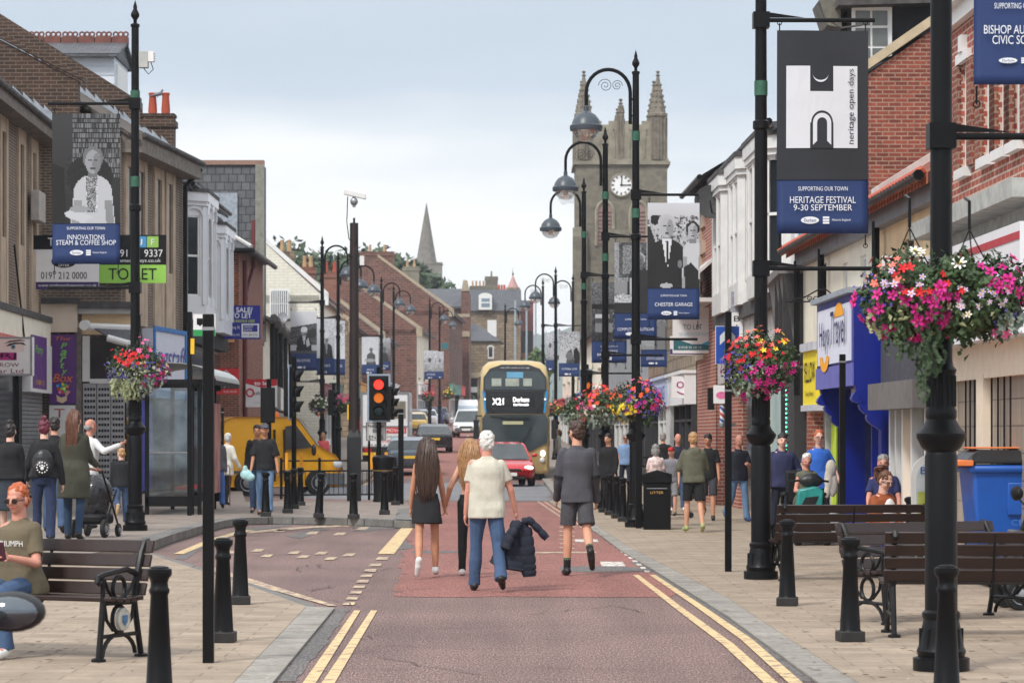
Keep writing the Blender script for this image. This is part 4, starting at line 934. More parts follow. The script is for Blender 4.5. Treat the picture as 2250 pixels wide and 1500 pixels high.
BLUE=S('royal_blue_gloss',(14,34,132),r=.35,var=.12,vs=3);LAV=S('lavender_board',(104,106,180),r=.5,var=.12,vs=2)
ua,ub=f.U(1952),f.U(1864)
sh=thing('travel_shop','royal blue travel shop front with boxed white sign and scrolled brackets','shop',tuple(f.pt(ua,0,.3)),world=True)
zt_,zb_=WZ(655,43.9),WZ(852,43.9)
zt_,zb_=3.75,2.42
mb=MB();f.box(mb,ua,ub,zb_,zt_,.0,.5);mb.build('sign_box',BLUE,sh,smooth=0)
mb=MB();f.box(mb,ua+.25,ub-.3,zb_+.36,zt_-.12,.5,.53);mb.build('sign_panel',S('pale_sign',(216,220,234),var=.03),sh,smooth=0)
mb=MB();f.box(mb,ua+.02,ub-.02,zb_-.01,zb_+.32,.5,.525);mb.build('lower_band',LAV,sh,smooth=0)
mb=MB();f.box(mb,ua-.05,ub+.05,zt_,zt_+.08,-.1,.6);mb.build('lead_top',LEAD,sh,smooth=0)
DB=S('navy_letters',(38,40,92),var=0);OR2=S('sun_orange',(244,170,40),var=0)
cu=(ua+ub)/2;zc=(zt_+zb_)/2+.1
text('Hays',f.pt(cu+.75,zc,.53),-f.d,(0,0,1),1.15,.5,DB,sh,.03);text('Travel',f.pt(cu-.75,zc+.12,.53),-f.d,(0,0,1),1.6,.5,DB,sh,.03)
mb=MB();mb.poly([f.pt(cu-.75-.5*math.cos(t),zc+.28+.2*math.sin(t),.54)for t in np.linspace(0,math.pi,12)]);mb.poly([f.pt(cu+.9-.55*math.cos(t),zc-.28-.24*math.sin(t),.54)for t in np.linspace(0,math.pi,12)]+[f.pt(cu+.9+.2*math.cos(t),zc-.28-.1*math.sin(t),.54)for t in np.linspace(0,math.pi,8)]);mb.build('sun_motif',OR2,sh,smooth=0,each=True)
def bracket(u,w_=.16):
 mb=MB();pts=[f.pt(u,zb_,0),f.pt(u,zb_,.48)]
 for t in np.linspace(0,1,13):pts.append(f.pt(u,zb_-.08-.34*t-.08*math.sin(t*6.2),.46-.16*t+.1*math.sin(t*9)))
 for t in np.linspace(0,1,8):pts.append(f.pt(u,zb_-.42-.35*t,.3-.22*t+.06*math.sin(t*6)))
 pts.append(f.pt(u,zb_-.8,0));mb.prism(pts,f.d*w_);return mb.build('bracket',BLUE,sh,smooth=0)
bracket(ua+.0,.2);bracket(ub-.3,.2)
mb=MB()
for u in(ua,ub-.3):f.box(mb,u,u+.3,.03,zb_,-.3,.1)
f.box(mb,ua,ub,.03,.45,-.3,.02);f.box(mb,ua+1.6,ua+1.7,.45,zb_,-.25,.0);mb.build('pilaster',BLUE,sh,smooth=0)
mb=MB();f.box(mb,ua+.3,ua+1.6,.45,zb_-.06,-.28,-.22);f.box(mb,ua+1.7,ub-.3,.45,zb_-.06,-.28,-.22);sw=mb.build('shop_window',DGLASS,sh,smooth=0)
mb=MB();f.box(mb,ua+.35,ua+1.55,.5,1.35,-.215,-.2);mb.build('desert_poster',S('orange_poster',(206,128,70),vs=1.5,var=.4),sh,smooth=0)
mb=MB();f.box(mb,ua+.35,ua+1.55,1.35,2.3,-.215,-.2);mb.build('poster_sky',S('poster_sky',(150,180,196),var=.08),sh,smooth=0)
ua2,ub2=f.U(1834),f.U(1803)
sg=thing('yellow_sign_shop','narrow shop with bright yellow sign between the blue shop and the black front','shop',tuple(f.pt(ua2,0,.3)),world=True)
mb=MB();f.box(mb,ua2+.05,ub2,2.2,3.1,.05,.3);mb.build('sign_panel',S('yellow_sign',(238,216,40),var=.04),sg,smooth=0)
text('YELLOW',f.pt((ua2+ub2)/2,2.75,.3),-f.d,(0,0,1),1.5,.34,BLACKM,sg,.012);text('Tanning & Beauty',f.pt((ua2+ub2)/2,2.38,.3),-f.d,(0,0,1),1.1,.1,BLACKM,sg,.012)
mb=MB();f.box(mb,ua2,ub2,2.1,2.2,.0,.34);f.box(mb,ua2,ub2,3.1,3.24,0,.36);f.box(mb,ua2,ub2,.03,.4,-.1,.05);f.box(mb,ua2+.75,ua2+.85,.4,2.1,-.1,.05);mb.build('frame',S('pale_grey_frame',(186,188,196)),sg,smooth=0)
mb=MB();f.box(mb,ua2,ub2,.4,2.1,-.15,-.05);sw=mb.build('shop_window',DGLASS,sg,smooth=0)
mb=MB();f.box(mb,ua2+.1,ua2+.7,.5,2.0,-.045,-.03);mb.build('lime_banner',S('lime_print',(190,214,60),vs=4,var=.3),sg,smooth=0)
mb=MB();f.box(mb,ua2+.9,ub2-.1,.5,1.4,-.045,-.03);mb.build('poster',S('mixed_print',(180,190,200),vs=9,var=.5),sg,smooth=0)
ua3,ub3=f.U(2082),f.U(1958)
sg=thing('dark_shop','dark shop with grey roller box and bright white door frames beside the blue shop','shop',tuple(f.pt(ua3,0,.3)),world=True)
mb=MB();f.box(mb,ua3,ub3,2.4,3.25,.0,.15);mb.build('fascia',S('dark_grey_board',(70,70,78),var=.2),sg,smooth=0)
mb=MB();f.box(mb,ua3+.6,ub3-.1,2.05,2.42,.1,.35);mb.build('roller_box',S('mid_grey_box',(112,108,106),var=.15),sg,smooth=0)
mb=MB()
for px in(2078,2060,2040,2010,1990,1975,1962):u=f.U(px);f.box(mb,u-.06,u+.06,.03,2.3,-.1,.05)
f.box(mb,ua3,ub3,.03,.14,-.1,.04);mb.build('door_frame',WHITEP,sg,smooth=0)
mb=MB();f.box(mb,ua3,ub3,.1,2.3,-.16,-.1);mb.build('shop_window',DGLASS,sg,smooth=0)
mb=MB();f.box(mb,f.U(2004),f.U(1992),.4,1.9,-.09,-.07);mb.build('yellow_poster',S('amber_poster',(232,172,48),vs=2,var=.3),sg,smooth=0)
t,pl=panel_at('shop_sign','blank white sign with thin red border beside the big flower basket','sign',1940,2050,562,640,37.2,WHITEV,.12)
for q in((0,1,.9,.95),(.04,.07,0,.93)):prect(pl,*q,S('red_trim',(176,56,66)),t,'red_border')
br=thing('iron_bracket','curly wrought iron sign bracket on the cream wall above the blue shop','bracket',tuple(W3(1790,650,46)),world=True)
mb=MB();P0=W3(1830,662,46.5);mb.tube([W3(1726,663,46.5),P0],.012,6);mb.tube([W3(1740,660,46.5),W3(1770,652,46.5),W3(1795,638,46.5),W3(1812,634,46.5),W3(1826,644,46.5),W3(1828,660,46.5)],.012,6)
for cx in(1780,1794,1815):
 mb.tube([W3(cx+(8-k*.45)*math.cos(k*.7),655+(6-k*.35)*math.sin(k*.7),46.5)for k in range(14)],.009,5)
mb.build('scrollwork',BLACKM,br)
f=Fac((1772,51.1),(1738,55.7),-1)
b=bld('brick_building','tall red brick house with bare gable wall behind the black heritage banner',f)
hs=[(f.U(1768),f.U(1746),4.6,6.6)];hs=[(min(h[:2]),max(h[:2]),*h[2:])for h in hs]
mb=MB();f.wall(mb,0,7.3,hs);f.body(mb,0,7.3,7,0,-.3);mb.build('wall',WHITEP,b,smooth=0)
f.window(b,*hs[0],WHITEP,S('turquoise_curtain',(70,176,206),vs=3,var=.25),(0,1),sill=LEAD)
GX=f.A.x;mb=MB();mb.prism([V(GX,50.95,0),V(GX,50.95,7.4),V(GX+3.4,50.95,9.75),V(GX+6.8,50.95,7.4),V(GX+6.8,50.95,0)],V(0,.3,0));mb.build('gable_wall',BR_RED,b,smooth=0)
mb=MB();mb.prism([V(GX-.1,50.85,7.42),V(GX+3.45,50.85,9.86),V(GX+3.45,50.85,10.05),V(GX-.1,50.85,7.6)],V(0,.5,0));mb.build('coping',S('yellowed_coping',(178,166,138),vs=4),b,smooth=0)
f.roof(b,7.3,.69,6.8,SLATE,.3,u0=.25)
D=52.2;dm=thing('roof_dormer','black rendered roof dormer with white paned window at top right','dormer',(WX(1955,D),D,9),world=True)
mb=MB();mb.prism([W3(1862,140,D),W3(2050,70,D),W3(2050,-80,D),W3(1880,-60,D),W3(1862,20,D)],V(0,2.5,0));mb.build('cladding',M('black_render',(.018,.018,.022),r=.8,bump=.01,bs=20),dm,smooth=0)
mb=MB();mb.prism([W3(1872,155,D-.12),W3(1960,122,D-.12),W3(1960,16,D-.12),W3(1872,16,D-.12)],V(0,.1,0));wn=mb.build('window',WHITEP,dm,smooth=0)
mb=MB()
for q in((1880,1912,24,56),(1917,1950,24,56),(1880,1912,62,100),(1917,1950,62,100),(1880,1912,106,135),(1917,1950,106,122)):mb.prism([W3(q[0],q[3],D-.14),W3(q[1],q[3],D-.14),W3(q[1],q[2],D-.14),W3(q[0],q[2],D-.14)],V(0,.02,0))
mb.build('pane',S('dull_pane',(104,108,106),r=.15),wn,smooth=0)
mb=MB();mb.prism([W3(1842,12,D-.5),W3(2060,6,D-.5),W3(2060,-6,D-.5),W3(1842,-4,D-.5)],V(0,3,0));mb.tube([W3(1800,8,D-.6),W3(1812,40,D-.6),W3(1850,62,D-.6),W3(1895,55,D-.6)],.02,6);mb.build('dormer_roof',LINTD,dm,smooth=0)
mb=MB();mb.prism([W3(1800,0,D),W3(1845,-5,D),W3(1850,62,D),W3(1818,55,D)],V(0,1.2,0));mb.build('side_chimney',S('mossy_stone',(100,98,88),vs=5,var=.4),dm,smooth=0)
sg=thing('boarded_shop','black boarded shop front with old slanted canopy behind the second flower basket','shop',tuple(f.pt(0,0,.3)),world=True)
mb=MB();f.box(mb,.1,f.L+1.2,.03,3.0,-.1,.06);mb.build('shop_window',DGLASS,sg,smooth=0)
mb=MB()
for i in range(20):f.box(mb,1.8,f.L-.3,.15+i*.13,.245+i*.13,.06,.13)
mb.build('louvred_shutter',S('dusty_grey_shutter',(92,86,86),vs=5),sg,smooth=0)
mb=MB();f.box(mb,.0,1.7,.03,2.9,.0,.22);f.box(mb,f.L-.25,f.L,.03,3.2,0,.2);mb.build('door_surround',DARKT,sg,smooth=0,each=True)
mb=MB();mb.prism([f.pt(.0,3.3,.1),f.pt(f.L+.5,3.3,.1),f.pt(f.L+.5,4.6,.3),f.pt(.0,4.6,.3)],f.n*.12);f.box(mb,0,f.L+.5,4.6,4.75,0,.5);mb.build('slanted_canopy',S('silvered_boards',(122,118,118),vs=3,var=.4),sg,smooth=0)
mb=MB()
for u in(.0,1.3,2.6):f.box(mb,u,u+.16,3.0,4.6,0,.42)
mb.build('black_board',DARKT,sg,smooth=0,each=True)
mb=MB();
for i in range(26):mb.ell(f.pt(1.75,.4+i*.085,.26),.02,5,4)
mb.build('light_string',M('green_led',(.1,.9,.5),emit=1.2,var=0),sg)
f=Fac((1740,55.9),(1612,67.9),-1)
b=bld('bay_window_building','white painted terrace with tall canted bay windows and slate roof on the right',f)
mb=MB();f.wall(mb,0,7.9,[]);f.body(mb,0,7.9,7,0,-.02);mb.build('wall',CREAM,b,smooth=0)
f.roof(b,7.9,.62,8,SLATE,.35);gutter(f,b,7.86,BLACK,o=.45)
WB=S('aged_white_paint',(216,216,214),var=.12,vs=3,r=.45);CURT=S('pale_curtain',(128,138,142),r=.2,vs=2,var=.35)
for u,gm in((.15,None),(4.3,CURT),(8.3,None)):bay(b,f,u,3.3,4.6,7.6,.6,WB,LINTD,(.35,2.25),gm=gm)
mb=MB();f.box(mb,0,f.L,4.2,4.5,0,.5);mb.build('roof_strip',LINTD,b,smooth=0)
mb=MB();f.box(mb,0,3.6,3.0,4.2,0,.3);f.box(mb,3.7,f.L,2.9,4.2,0,.38);mb.build('fascia',S('peeling_white_board',(196,194,190),vs=5,var=.22),b,smooth=0)
mb=MB();f.box(mb,0,f.L,.03,2.9,-.0,.1);mb.build('shop_window',DGLASS,b,smooth=0)
mb=MB();f.box(mb,.3,2.4,.9,2.9,.1,.16);mb.build('pale_green_panel',S('pale_green_glass',(166,188,186),vs=2),b,smooth=0)
mb=MB();f.box(mb,.1,2.6,.03,.9,.1,.3);f.box(mb,2.5,2.9,.03,2.9,.1,.25);mb.build('stone_base',S('buff_stone_blocks',(196,180,158),vs=3,var=.2),b,smooth=0)
mb=MB();f.box(mb,3.3,5.2,.03,2.85,.1,.18);mb.build('maroon_door',S('maroon_paint',(84,30,40)),b,smooth=0)
mb=MB();f.box(mb,8.8,10.6,.03,2.6,.1,.2);mb.build('brick_panel',BR_BRIGHT,b,smooth=0)
t,pl=panel_at('vertical_sign','tall narrow sign with letters B A and a colourful striped top','sign',1606,1632,640,760,61.5,WHITEV,.1)
prect(pl,0,1,.62,1,S('coloured_stripes',(150,150,160),vs=14,var=.6),t,'striped_picture')
ptext('B',pl,.5,.5,.5,.1,BLACKM,t);ptext('A',pl,.5,.34,.5,.1,BLACKM,t);ptext('R',pl,.5,.18,.5,.1,BLACKM,t)
t,pl=panel_at('projecting_sign','small white projecting sign with pink picture under the vertical sign','sign',1568,1602,846,886,62,WHITEV,.1)
prect(pl,0,0,0,0,S('pink_print',(222,110,160),vs=20,var=.4),t,'picture',.006,ell2(.5,.45,.35,.2))
t,pl=panel_at('projecting_sign','black lightbox sign seen from behind near the barber pole','sign',1556,1570,852,900,66,BLACKM,.3)
for(px,D,lab)in((1587,62.5,'red white and blue barber pole beside the black signpost'),):
 bp=thing('barber_pole',lab,'barber pole',tuple(W3(px,930,D)),world=True)
 c=W3(px,930,D);mb=MB();n_=40
 mt=[WHITEV,S('pole_red',(196,40,48),var=0),S('pole_blue',(40,84,168),var=0)]
 for i in range(n_):
  for j in range(12):
   a0,a1=2*math.pi*j/12,2*math.pi*(j+1)/12;z0_,z1_=i/n_*.42,(i+1)/n_*.42
   k=int((j/12+i/n_*1.6)*4)%4;mi=(0,1,0,2)[k]
   mb.quad(c+V(.055*math.cos(a0),.055*math.sin(a0),z0_),c+V(.055*math.cos(a1),.055*math.sin(a1),z0_),c+V(.055*math.cos(a1),.055*math.sin(a1),z1_),c+V(.055*math.cos(a0),.055*math.sin(a0),z1_),mi)
 mb.build('striped_drum',mt,bp)
 mb=MB();mb.lathe([(.03,-.1),(.085,-.06),(.085,0),(.06,.03)],c,14);mb.lathe([(.06,.4),(.085,.43),(.085,.47),(.02,.54)],c,14);mb.box(c.x,c.x+.3,c.y-.03,c.y+.03,c.z-.06,c.z);mb.build('end_caps',GREYM,bp)
f=Fac((1574,67.9),(1532,73.5),-1)
b=bld('brick_building','orange brick corner building with stone quoins beside the white bays',f)
mb=MB();f.wall(mb,0,7.9,[]);f.body(mb,0,7.9,7,0,-.02);mb.build('wall',BR_BRIGHT,b,smooth=0)
mb=MB()
for i in range(13):f.box(mb,f.L-(1.6 if i%2 else 2.6),f.L+.05,3.6+i*.33,3.6+i*.33+.31,-.2,.06)
mb.build('quoins',S('brown_quoin',(178,156,134),vs=4),b,smooth=0)
mb=MB();zr=7.9;mb.add([f.pt(-.1,zr,.35),f.pt(f.L+.3,zr,.35),f.pt(f.L+.3,zr,-7),f.pt(-.1,zr,-7),f.pt(-.1,zr+2.2,-3.3),f.pt(f.L-2,zr+2.2,-3.3)],[(0,1,5,4),(1,2,5),(2,3,4,5)]);mb.build('roof',SLATE,b,smooth=0);gutter(f,b,7.85,BLACK,o=.4)
mb=MB();mb.prism([f.pt(.5,5.0,1.0),f.pt(4,5.0,1.0),f.pt(4,5.9,0),f.pt(.5,5.9,0)],V(0,0,.1));mb.box(f.pt(2,0,.9).x,f.pt(2,0,0).x,f.pt(.5,0,0).y,f.pt(4,0,0).y,4.9,5.0);mb.build('porch_roof',S('pale_porch',(206,204,200)),b,smooth=0)
dsh=thing('satellite_dish','dark grey satellite dish on the orange brick corner','satellite dish',tuple(W3(1566,440,66.5)),world=True)
def dish(par,c,r,m):
 mb=MB();ax_=(V(1,0,0),V(0,.3,1).normalized(),V(-.25,-1,.3).normalized())
 mb.lathe([(.02,-.06),(r*.5,-.03),(r,.06),(r,.075),(r*.5,-.01)],c,18,ax=ax_);d=mb.build('reflector',m,par)
 mb=MB();c=V(c);mb.tube([c+V(0,0,-r*.8),c+ax_[2]*(r*.9)+V(0,0,-r*.2)],.02,5);mb.tube([c,c+V(.1,.35,-.1)],.03,6);mb.build('arm',m,par)
dish(dsh,W3(1566,445,66.3),.42,S('dark_dish',(60,60,62)))
def shoprow(name,label,A,B,eave,wall,fas,ncol=3,zw=(4.6,)):
 f=Fac(A,B,-1);b=bld(name,label,f);z0=zg(A[1]);hs=[]
 for z in zw:
  for i in range(ncol):u=f.L*(i+.5)/ncol;hs.append((u-.5,u+.5,z,z+1.5))
 mb=MB();f.wall(mb,z0-.2,eave,hs);f.box(mb,0,f.L,z0-.2,eave,-7,-.25);f.gable(mb,0,eave,.6,7,th=.3,up=.05);mb.build('wall',wall,b,smooth=0)
 for h in hs:f.window(b,*h,WHITEP,sill=STONEP)
 f.roof(b,eave,.6,7,SLATE,.3,u0=.3);gutter(f,b,eave-.05,o=.38)
 n=len(fas)
 for i,(c,s,tmc)in enumerate(fas):
  a,e=f.L*i/n+.1,f.L*(i+1)/n-.1;shop(f,b,a,e,z0+.12,z0+2.5,z0+3.3,S('fascia_paint_%d_%d_%d'%c,c,var=.06),WHITEP if i%2 else S('dark_shop_frame',(50,50,54)),s,S('letters_%d_%d_%d'%tmc,tmc,var=0)if tmc else None)
 return f,b
f1,b1=shoprow('shop_terrace','low tan stone shops with white and blue fascias beyond the orange brick corner',(1530,73.7),(1425,92),6.9,BR_TAN,[((236,236,238),None,None),((196,206,232),'FURNISHINGS',(80,96,190)),((180,44,56),None,None)],4)
mb=MB();f1.box(mb,f1.U(1490),f1.U(1480),.1,2.6,.1,.22);mb.build('white_column',WHITEP,b1,smooth=0)
f1,b1=shoprow('shop_terrace','grey fronted shops partly hidden by the banners and lamp posts',(1425,92.3),(1330,118),6.3,S('grey_render',(150,152,156),vs=1.5),[((176,178,184),None,None),((150,154,160),None,None),((120,124,132),None,None)],5)
f1,b1=shoprow('shop_terrace','far low shop row with pale fascias near the bus',(1328,120),(1236,165),6.2,CREAM,[((226,226,222),None,None),((60,90,160),None,None),((212,210,206),None,None),((196,60,60),None,None)],7)
mb=MB()
t,pl=panel_at('to_let_board','white and teal TO LET board beside the blue arrow sign','sign board',1478,1562,676,776,70,WHITEV,.05)
TEAL=S('teal_print',(44,104,112),var=0)
ptext('TO LET',pl,.52,.58,.5,.11,TEAL,t);ptext('GROUND FLOOR SHOP',pl,.55,.42,.78,.07,S('pale_teal',(150,196,210),var=0),t)
prect(pl,0,0,0,0,TEAL,t,'wedge',.005,[(.02,.34),(.5,.2),(1,.2),(1,.07),(.02,.07)]);prect(pl,0,0,0,0,S('cyan_print',(60,160,200),var=0),t,'wedge',.007,[(.75,.2),(1,.3),(1,.17)])
ptext('01918 30 10 10',pl,.45,.13,.6,.05,WHITEV,t,.012)
t,pl=panel_at('to_let_board','white agents board with purple strip under the teal one','sign board',1472,1562,738,780,71.0,WHITEV,.05)
ptext('0191 212 0000',pl,.6,.62,.7,.3,BLACKM,t);prect(pl,0,1,.04,.32,S('purple_strip',(66,48,110),var=0),t,'strip');ptext('www.mathewsayer.co.uk',pl,.58,.18,.8,.14,WHITEV,t,.01)
t,pl=panel_at('projecting_sign','square white sign with magenta letters on and a smile curve','sign',1476,1530,826,874,74,WHITEV,.12)
MAG=S('magenta_letters',(158,52,118),var=0)
ptext('on',pl,.5,.6,.62,.32,MAG,t)
a,ex,ez,H=pl;n_=ex.cross(ez).normalized();mb=MB();mb.tube([a+ex*x+ez*(H*(.3-.12*math.sin((x-.22)/.56*math.pi)))+n_*.01 for x in np.linspace(.22,.78,12)],.016,5);mb.build('smile',MAG,t)
t,pl=panel_at('projecting_sign','blank white lightbox with red frame beside the magenta sign','sign',1524,1572,815,874,76,WHITEV,.2)
for q in((0,1,.9,1),(0,1,0,.06),(0,.1,0,1)):prect(pl,*q,S('red_frame',(190,70,62)),t,'frame')
# ---------------------------------------------------------------- trees and hills
def LEAF(name,a,b,c):
 mt,N,L,B=base(name);n=noise(N,L,.9,4);n2=noise(N,L,7,3)
 col=mixc(N,L,.5,ramp(N,L,n,((.3,a),(.5,b),(.7,c))),ramp(N,L,n2,((.3,a),(.7,c))));L.new(col,B.inputs['Base Color']);B.inputs['Roughness'].default_value=.6;MATS[name]=mt;return mt
LEAFD=LEAF('dark_foliage',(.022,.045,.018),(.045,.08,.03),(.085,.13,.05));LEAFL=LEAF('light_foliage',(.05,.1,.025),(.09,.16,.04),(.15,.23,.06))
BARK=S('bark',(84,70,58),r=.95,vs=4,var=.3)
def tree_parts(t,h,r,m,seed,n=1500,lobes=11,leaf=.35,cz=.62):
 q=random.Random(seed);mb=MB();mb.tube([(0,0,-.3),(.1,0,h*.3),(-.1,.1,h*.6),(.05,0,h*.8)],[.32,.24,.15,.05],8)
 for k in range(5):
  a=k*1.3;mb.tube([(0,0,h*(.3+.07*k)),(r*.5*math.cos(a),r*.5*math.sin(a),h*(.5+.06*k)),(r*.8*math.cos(a),r*.8*math.sin(a),h*(.6+.06*k))],[.14,.09,.03],6)
 mb.build('trunk',BARK,t)
 L_=[]
 for i in range(lobes):
  a=q.uniform(0,6.28);rr_=r*q.uniform(.15,.72);z=h*q.uniform(cz-.25,.9);L_.append((rr_*math.cos(a)*(1.15-.5*abs(z/h-cz)),rr_*math.sin(a),z,r*q.uniform(.3,.52)))
 L_.append((0,0,h*.86,r*.42));mb=MB()
 for i in range(n):
  l=q.choice(L_);d_=V(q.gauss(0,1),q.gauss(0,1),q.gauss(0,.85));d_.normalize();p=V(l[:3])+d_*l[3]*q.uniform(.6,1.06)
  a=V(q.gauss(0,1),q.gauss(0,1),q.gauss(0,1)).normalized();b_=a.cross(d_+V(.01,.02,.03)).normalized();s_=leaf*q.uniform(.5,1.2)
  mb.add([p-a*s_,p+b_*s_*.55,p+a*s_,p-b_*s_*.55],[(0,1,2,3)])
 mb.build('crown',m,t,smooth=0)
protos=[]
lab=['broad dark green tree with an even crown on the hill behind the cream gable','taller dark green tree of the row behind the chimneys','rounded lighter green tree at the right end of the row near the spire']
for i,(h,r,m)in enumerate(((15,5.2,LEAFD),(18,5,LEAFD),(13,5,LEAFD))):
 t=thing('tree',lab[i],'tree',(0,0,0),0,'trees on the hill behind the roofs');tree_parts(t,h,r,m,40+i,9000,18,.42);protos.append((t,h))
spots=[(575,533,280,0),(600,528,300,1),(622,536,285,2),(648,533,290,0),(672,540,275,1),(700,545,280,2),(728,548,285,1),(758,552,290,0),(790,546,300,2),(822,541,305,1),(850,545,300,0),(880,552,310,2),(905,590,300,1)]
used=set();names=['behind the slate hung corner','beside the slate corner','left of the buff chimney','above the buff chimney','above the cream gable verge','right of the cream gable','left of the first lamp','just left of the dark camera pole','just right of the dark camera pole','above the wide chimney','right of the wide chimney','between the wide chimney and the spire','below the spire']
for(px,py,D,k),nm in zip(spots,names):
 p,h=protos[k];top=WZ(py,D);sc_=1.25;z=top-h*sc_*1.04;loc=(WX(px,D),D,z)
 t=p if k not in used else copy_tree(p)
 used.add(k);t.location=loc;t.rotation_euler=(0,0,px*.37);t.scale=(sc_,)*3;t['label']='dark green hilltop tree '+nm
mb=MB();xs_=np.linspace(-75,-16,12);
for i in range(len(xs_)-1):
 mb.quad((xs_[i],255,2),(xs_[i+1],255,2),(xs_[i+1],290,8+math.sin(i)),(xs_[i],290,8+math.sin(i-1)));mb.quad((xs_[i],290,8+math.sin(i-1)),(xs_[i+1],290,8+math.sin(i)),(xs_[i+1],340,9),(xs_[i],340,9))
struct('hill_slope',mb,GRASS)
t=thing('tree','young bright green street tree by the grey mast right of the bus roof','tree',(WX(1180,300),300,2));tree_parts(t,9,2.0,LEAFL,91,900,9,.35)
t=thing('shrub','yellow green shrub below the spire on the slate roofs','shrub',(WX(960,300),300,11));tree_parts(t,3.2,2.0,LEAFL,92,500,6,.35)
mb=MB();n_=60;rows=10;D0=1500;q=random.Random(2)
for j in range(rows+1):
 for i in range(n_+1):
  x=-200+480*i/n_;D=D0+j*60;h=68*math.exp(-((x-60)/260)**2)*math.sin(min(1,j/7)*math.pi/2)+3*math.sin(i*1.3+j)+q.uniform(-2.5,2.5)
  mb.v.append((x,D,3+max(-1,h if j else-2)))
for j in range(rows):
 for i in range(n_):a=j*(n_+1)+i;mb.f.append((a,a+1,a+n_+2,a+n_+1));mb.m.append(0)
struct('hill',mb,LEAF('far_wood',(.05,.075,.06),(.07,.1,.07),(.1,.13,.09)))
# ================================================================ street furniture
BLUEB=S('banner_blue',(30,54,104),r=.55,var=.08,vs=2);GREENP=S('old_green_paint',(44,92,72),vs=9,var=.4)
LAMPG=S('lantern_grey',(66,74,82),r=.4,var=.1);BOWL=GLASS('lantern_bowl',(.95,.95,.94),.45,.15)
PROF=[(.2,0),(.2,.09),(.165,.1),(.175,.14),(.16,.17),(.15,.24),(.125,.36),(.135,.38),(.135,.41),(.115,.43),(.115,1.52),(.105,1.55),(.14,1.58),(.175,1.65),(.175,1.68),(.13,1.73),(.105,1.78),(.11,1.8),(.11,1.84),(.1,1.86),(.1,2.1),(.11,2.13),(.085,2.16)]
def lamp(px,D,label,side=-1,lantern=True,arms=(),z0=.03,H=8.65,green=True):
 X=WX(px,D);t=thing('street_lamp',label,'street lamp',(X,D,z0),0,'black street lamps along the street')
 mb=MB();mb.lathe(PROF+[(.08,2.2),(.075,5.2),(.095,5.22),(.095,5.3),(.07,5.32),(.06,8.2)],n=16);mb.lathe([(.06,8.2),(.075,8.21),(.075,8.25),(.03,8.27),(.03,8.32),(.07,8.38),(.07,8.42),(.03,8.5),(.035,8.53),(.0,H)],n=10)
 for k in range(8):a=k*.785;mb.box(.145*math.cos(a)-.012,.145*math.cos(a)+.012,.145*math.sin(a)-.012,.145*math.sin(a)+.012,.16,.3)
 for k in range(16):a=k*.3927;mb.tube([(.1*math.cos(a),.1*math.sin(a),1.87),(.1*math.cos(a),.1*math.sin(a),2.09)],.009,4)
 mb.build('column',BLACK,t)
 if green:
  mb=MB()
  for z in(3.05,5.6,7.0):mb.lathe([(.0775,z),(.0775,z+.17)],n=16,caps=False)
  mb.build('green_band',GREENP,t,each=True)
 if lantern:
  s=side;r=.4;mb=MB()
  mb.tube([(s*.1,0,7.3),(s*.1,0,7.85)]+[(s*(.5-.4*math.cos(a)),0,7.87+.42*math.sin(a))for a in np.linspace(0,math.pi,15)]+[(s*.9,0,7.55)],.035,8)
  mb.tube([(0,0,7.45),(s*.1,0,7.45)],.02,6);mb.tube([(0,0,7.75),(s*.1,0,7.75)],.02,6);ar=mb.build('lamp_arm',BLACK,t)
  mb=MB()
  for cx,r_,w in((.55,.13,1),(.34,.1,-1)):mb.tube([(s*(cx+w*r_*(1-k/26)*math.cos(k*.55)),0,8.0+r_*(1-k/26)*math.sin(k*.55))for k in range(24)],.007,4)
  mb.build('scroll',BLACK,ar)
  mb=MB();c=(s*.9,0,7.2);mb.lathe([(.29,-.02),(.3,.02),(.3,.07),(.27,.09),(.24,.18),(.17,.27),(.08,.32),(.045,.34),(.045,.42),(.03,.44)],c,20);ln=mb.build('lantern',LAMPG,t)
  mb=MB();mb.lathe([(.24,-.02),(.23,-.09),(.17,-.17),(.08,-.21),(0,-.22)],c,18,caps=False);mb.build('bowl',BOWL,ln)
  mb=MB();mb.ell((c[0],0,c[2]-.06),(.06,.06,.07),8,6);mb.build('bulb',WHITEP,ln)
 for z,L_,sd in arms:
  mb=MB();mb.tube([(0,0,z),(sd*L_,0,z)],.026,8);mb.box(-.095,.095,-.095,.095,z-.09,z+.09);mb.prism([(sd*.1,-.01,z+.03),(sd*.5,-.01,z+.03),(sd*.1,-.01,z+.09)],(0,.02,0));mb.build('banner_arm',BLACK,t)
 return t
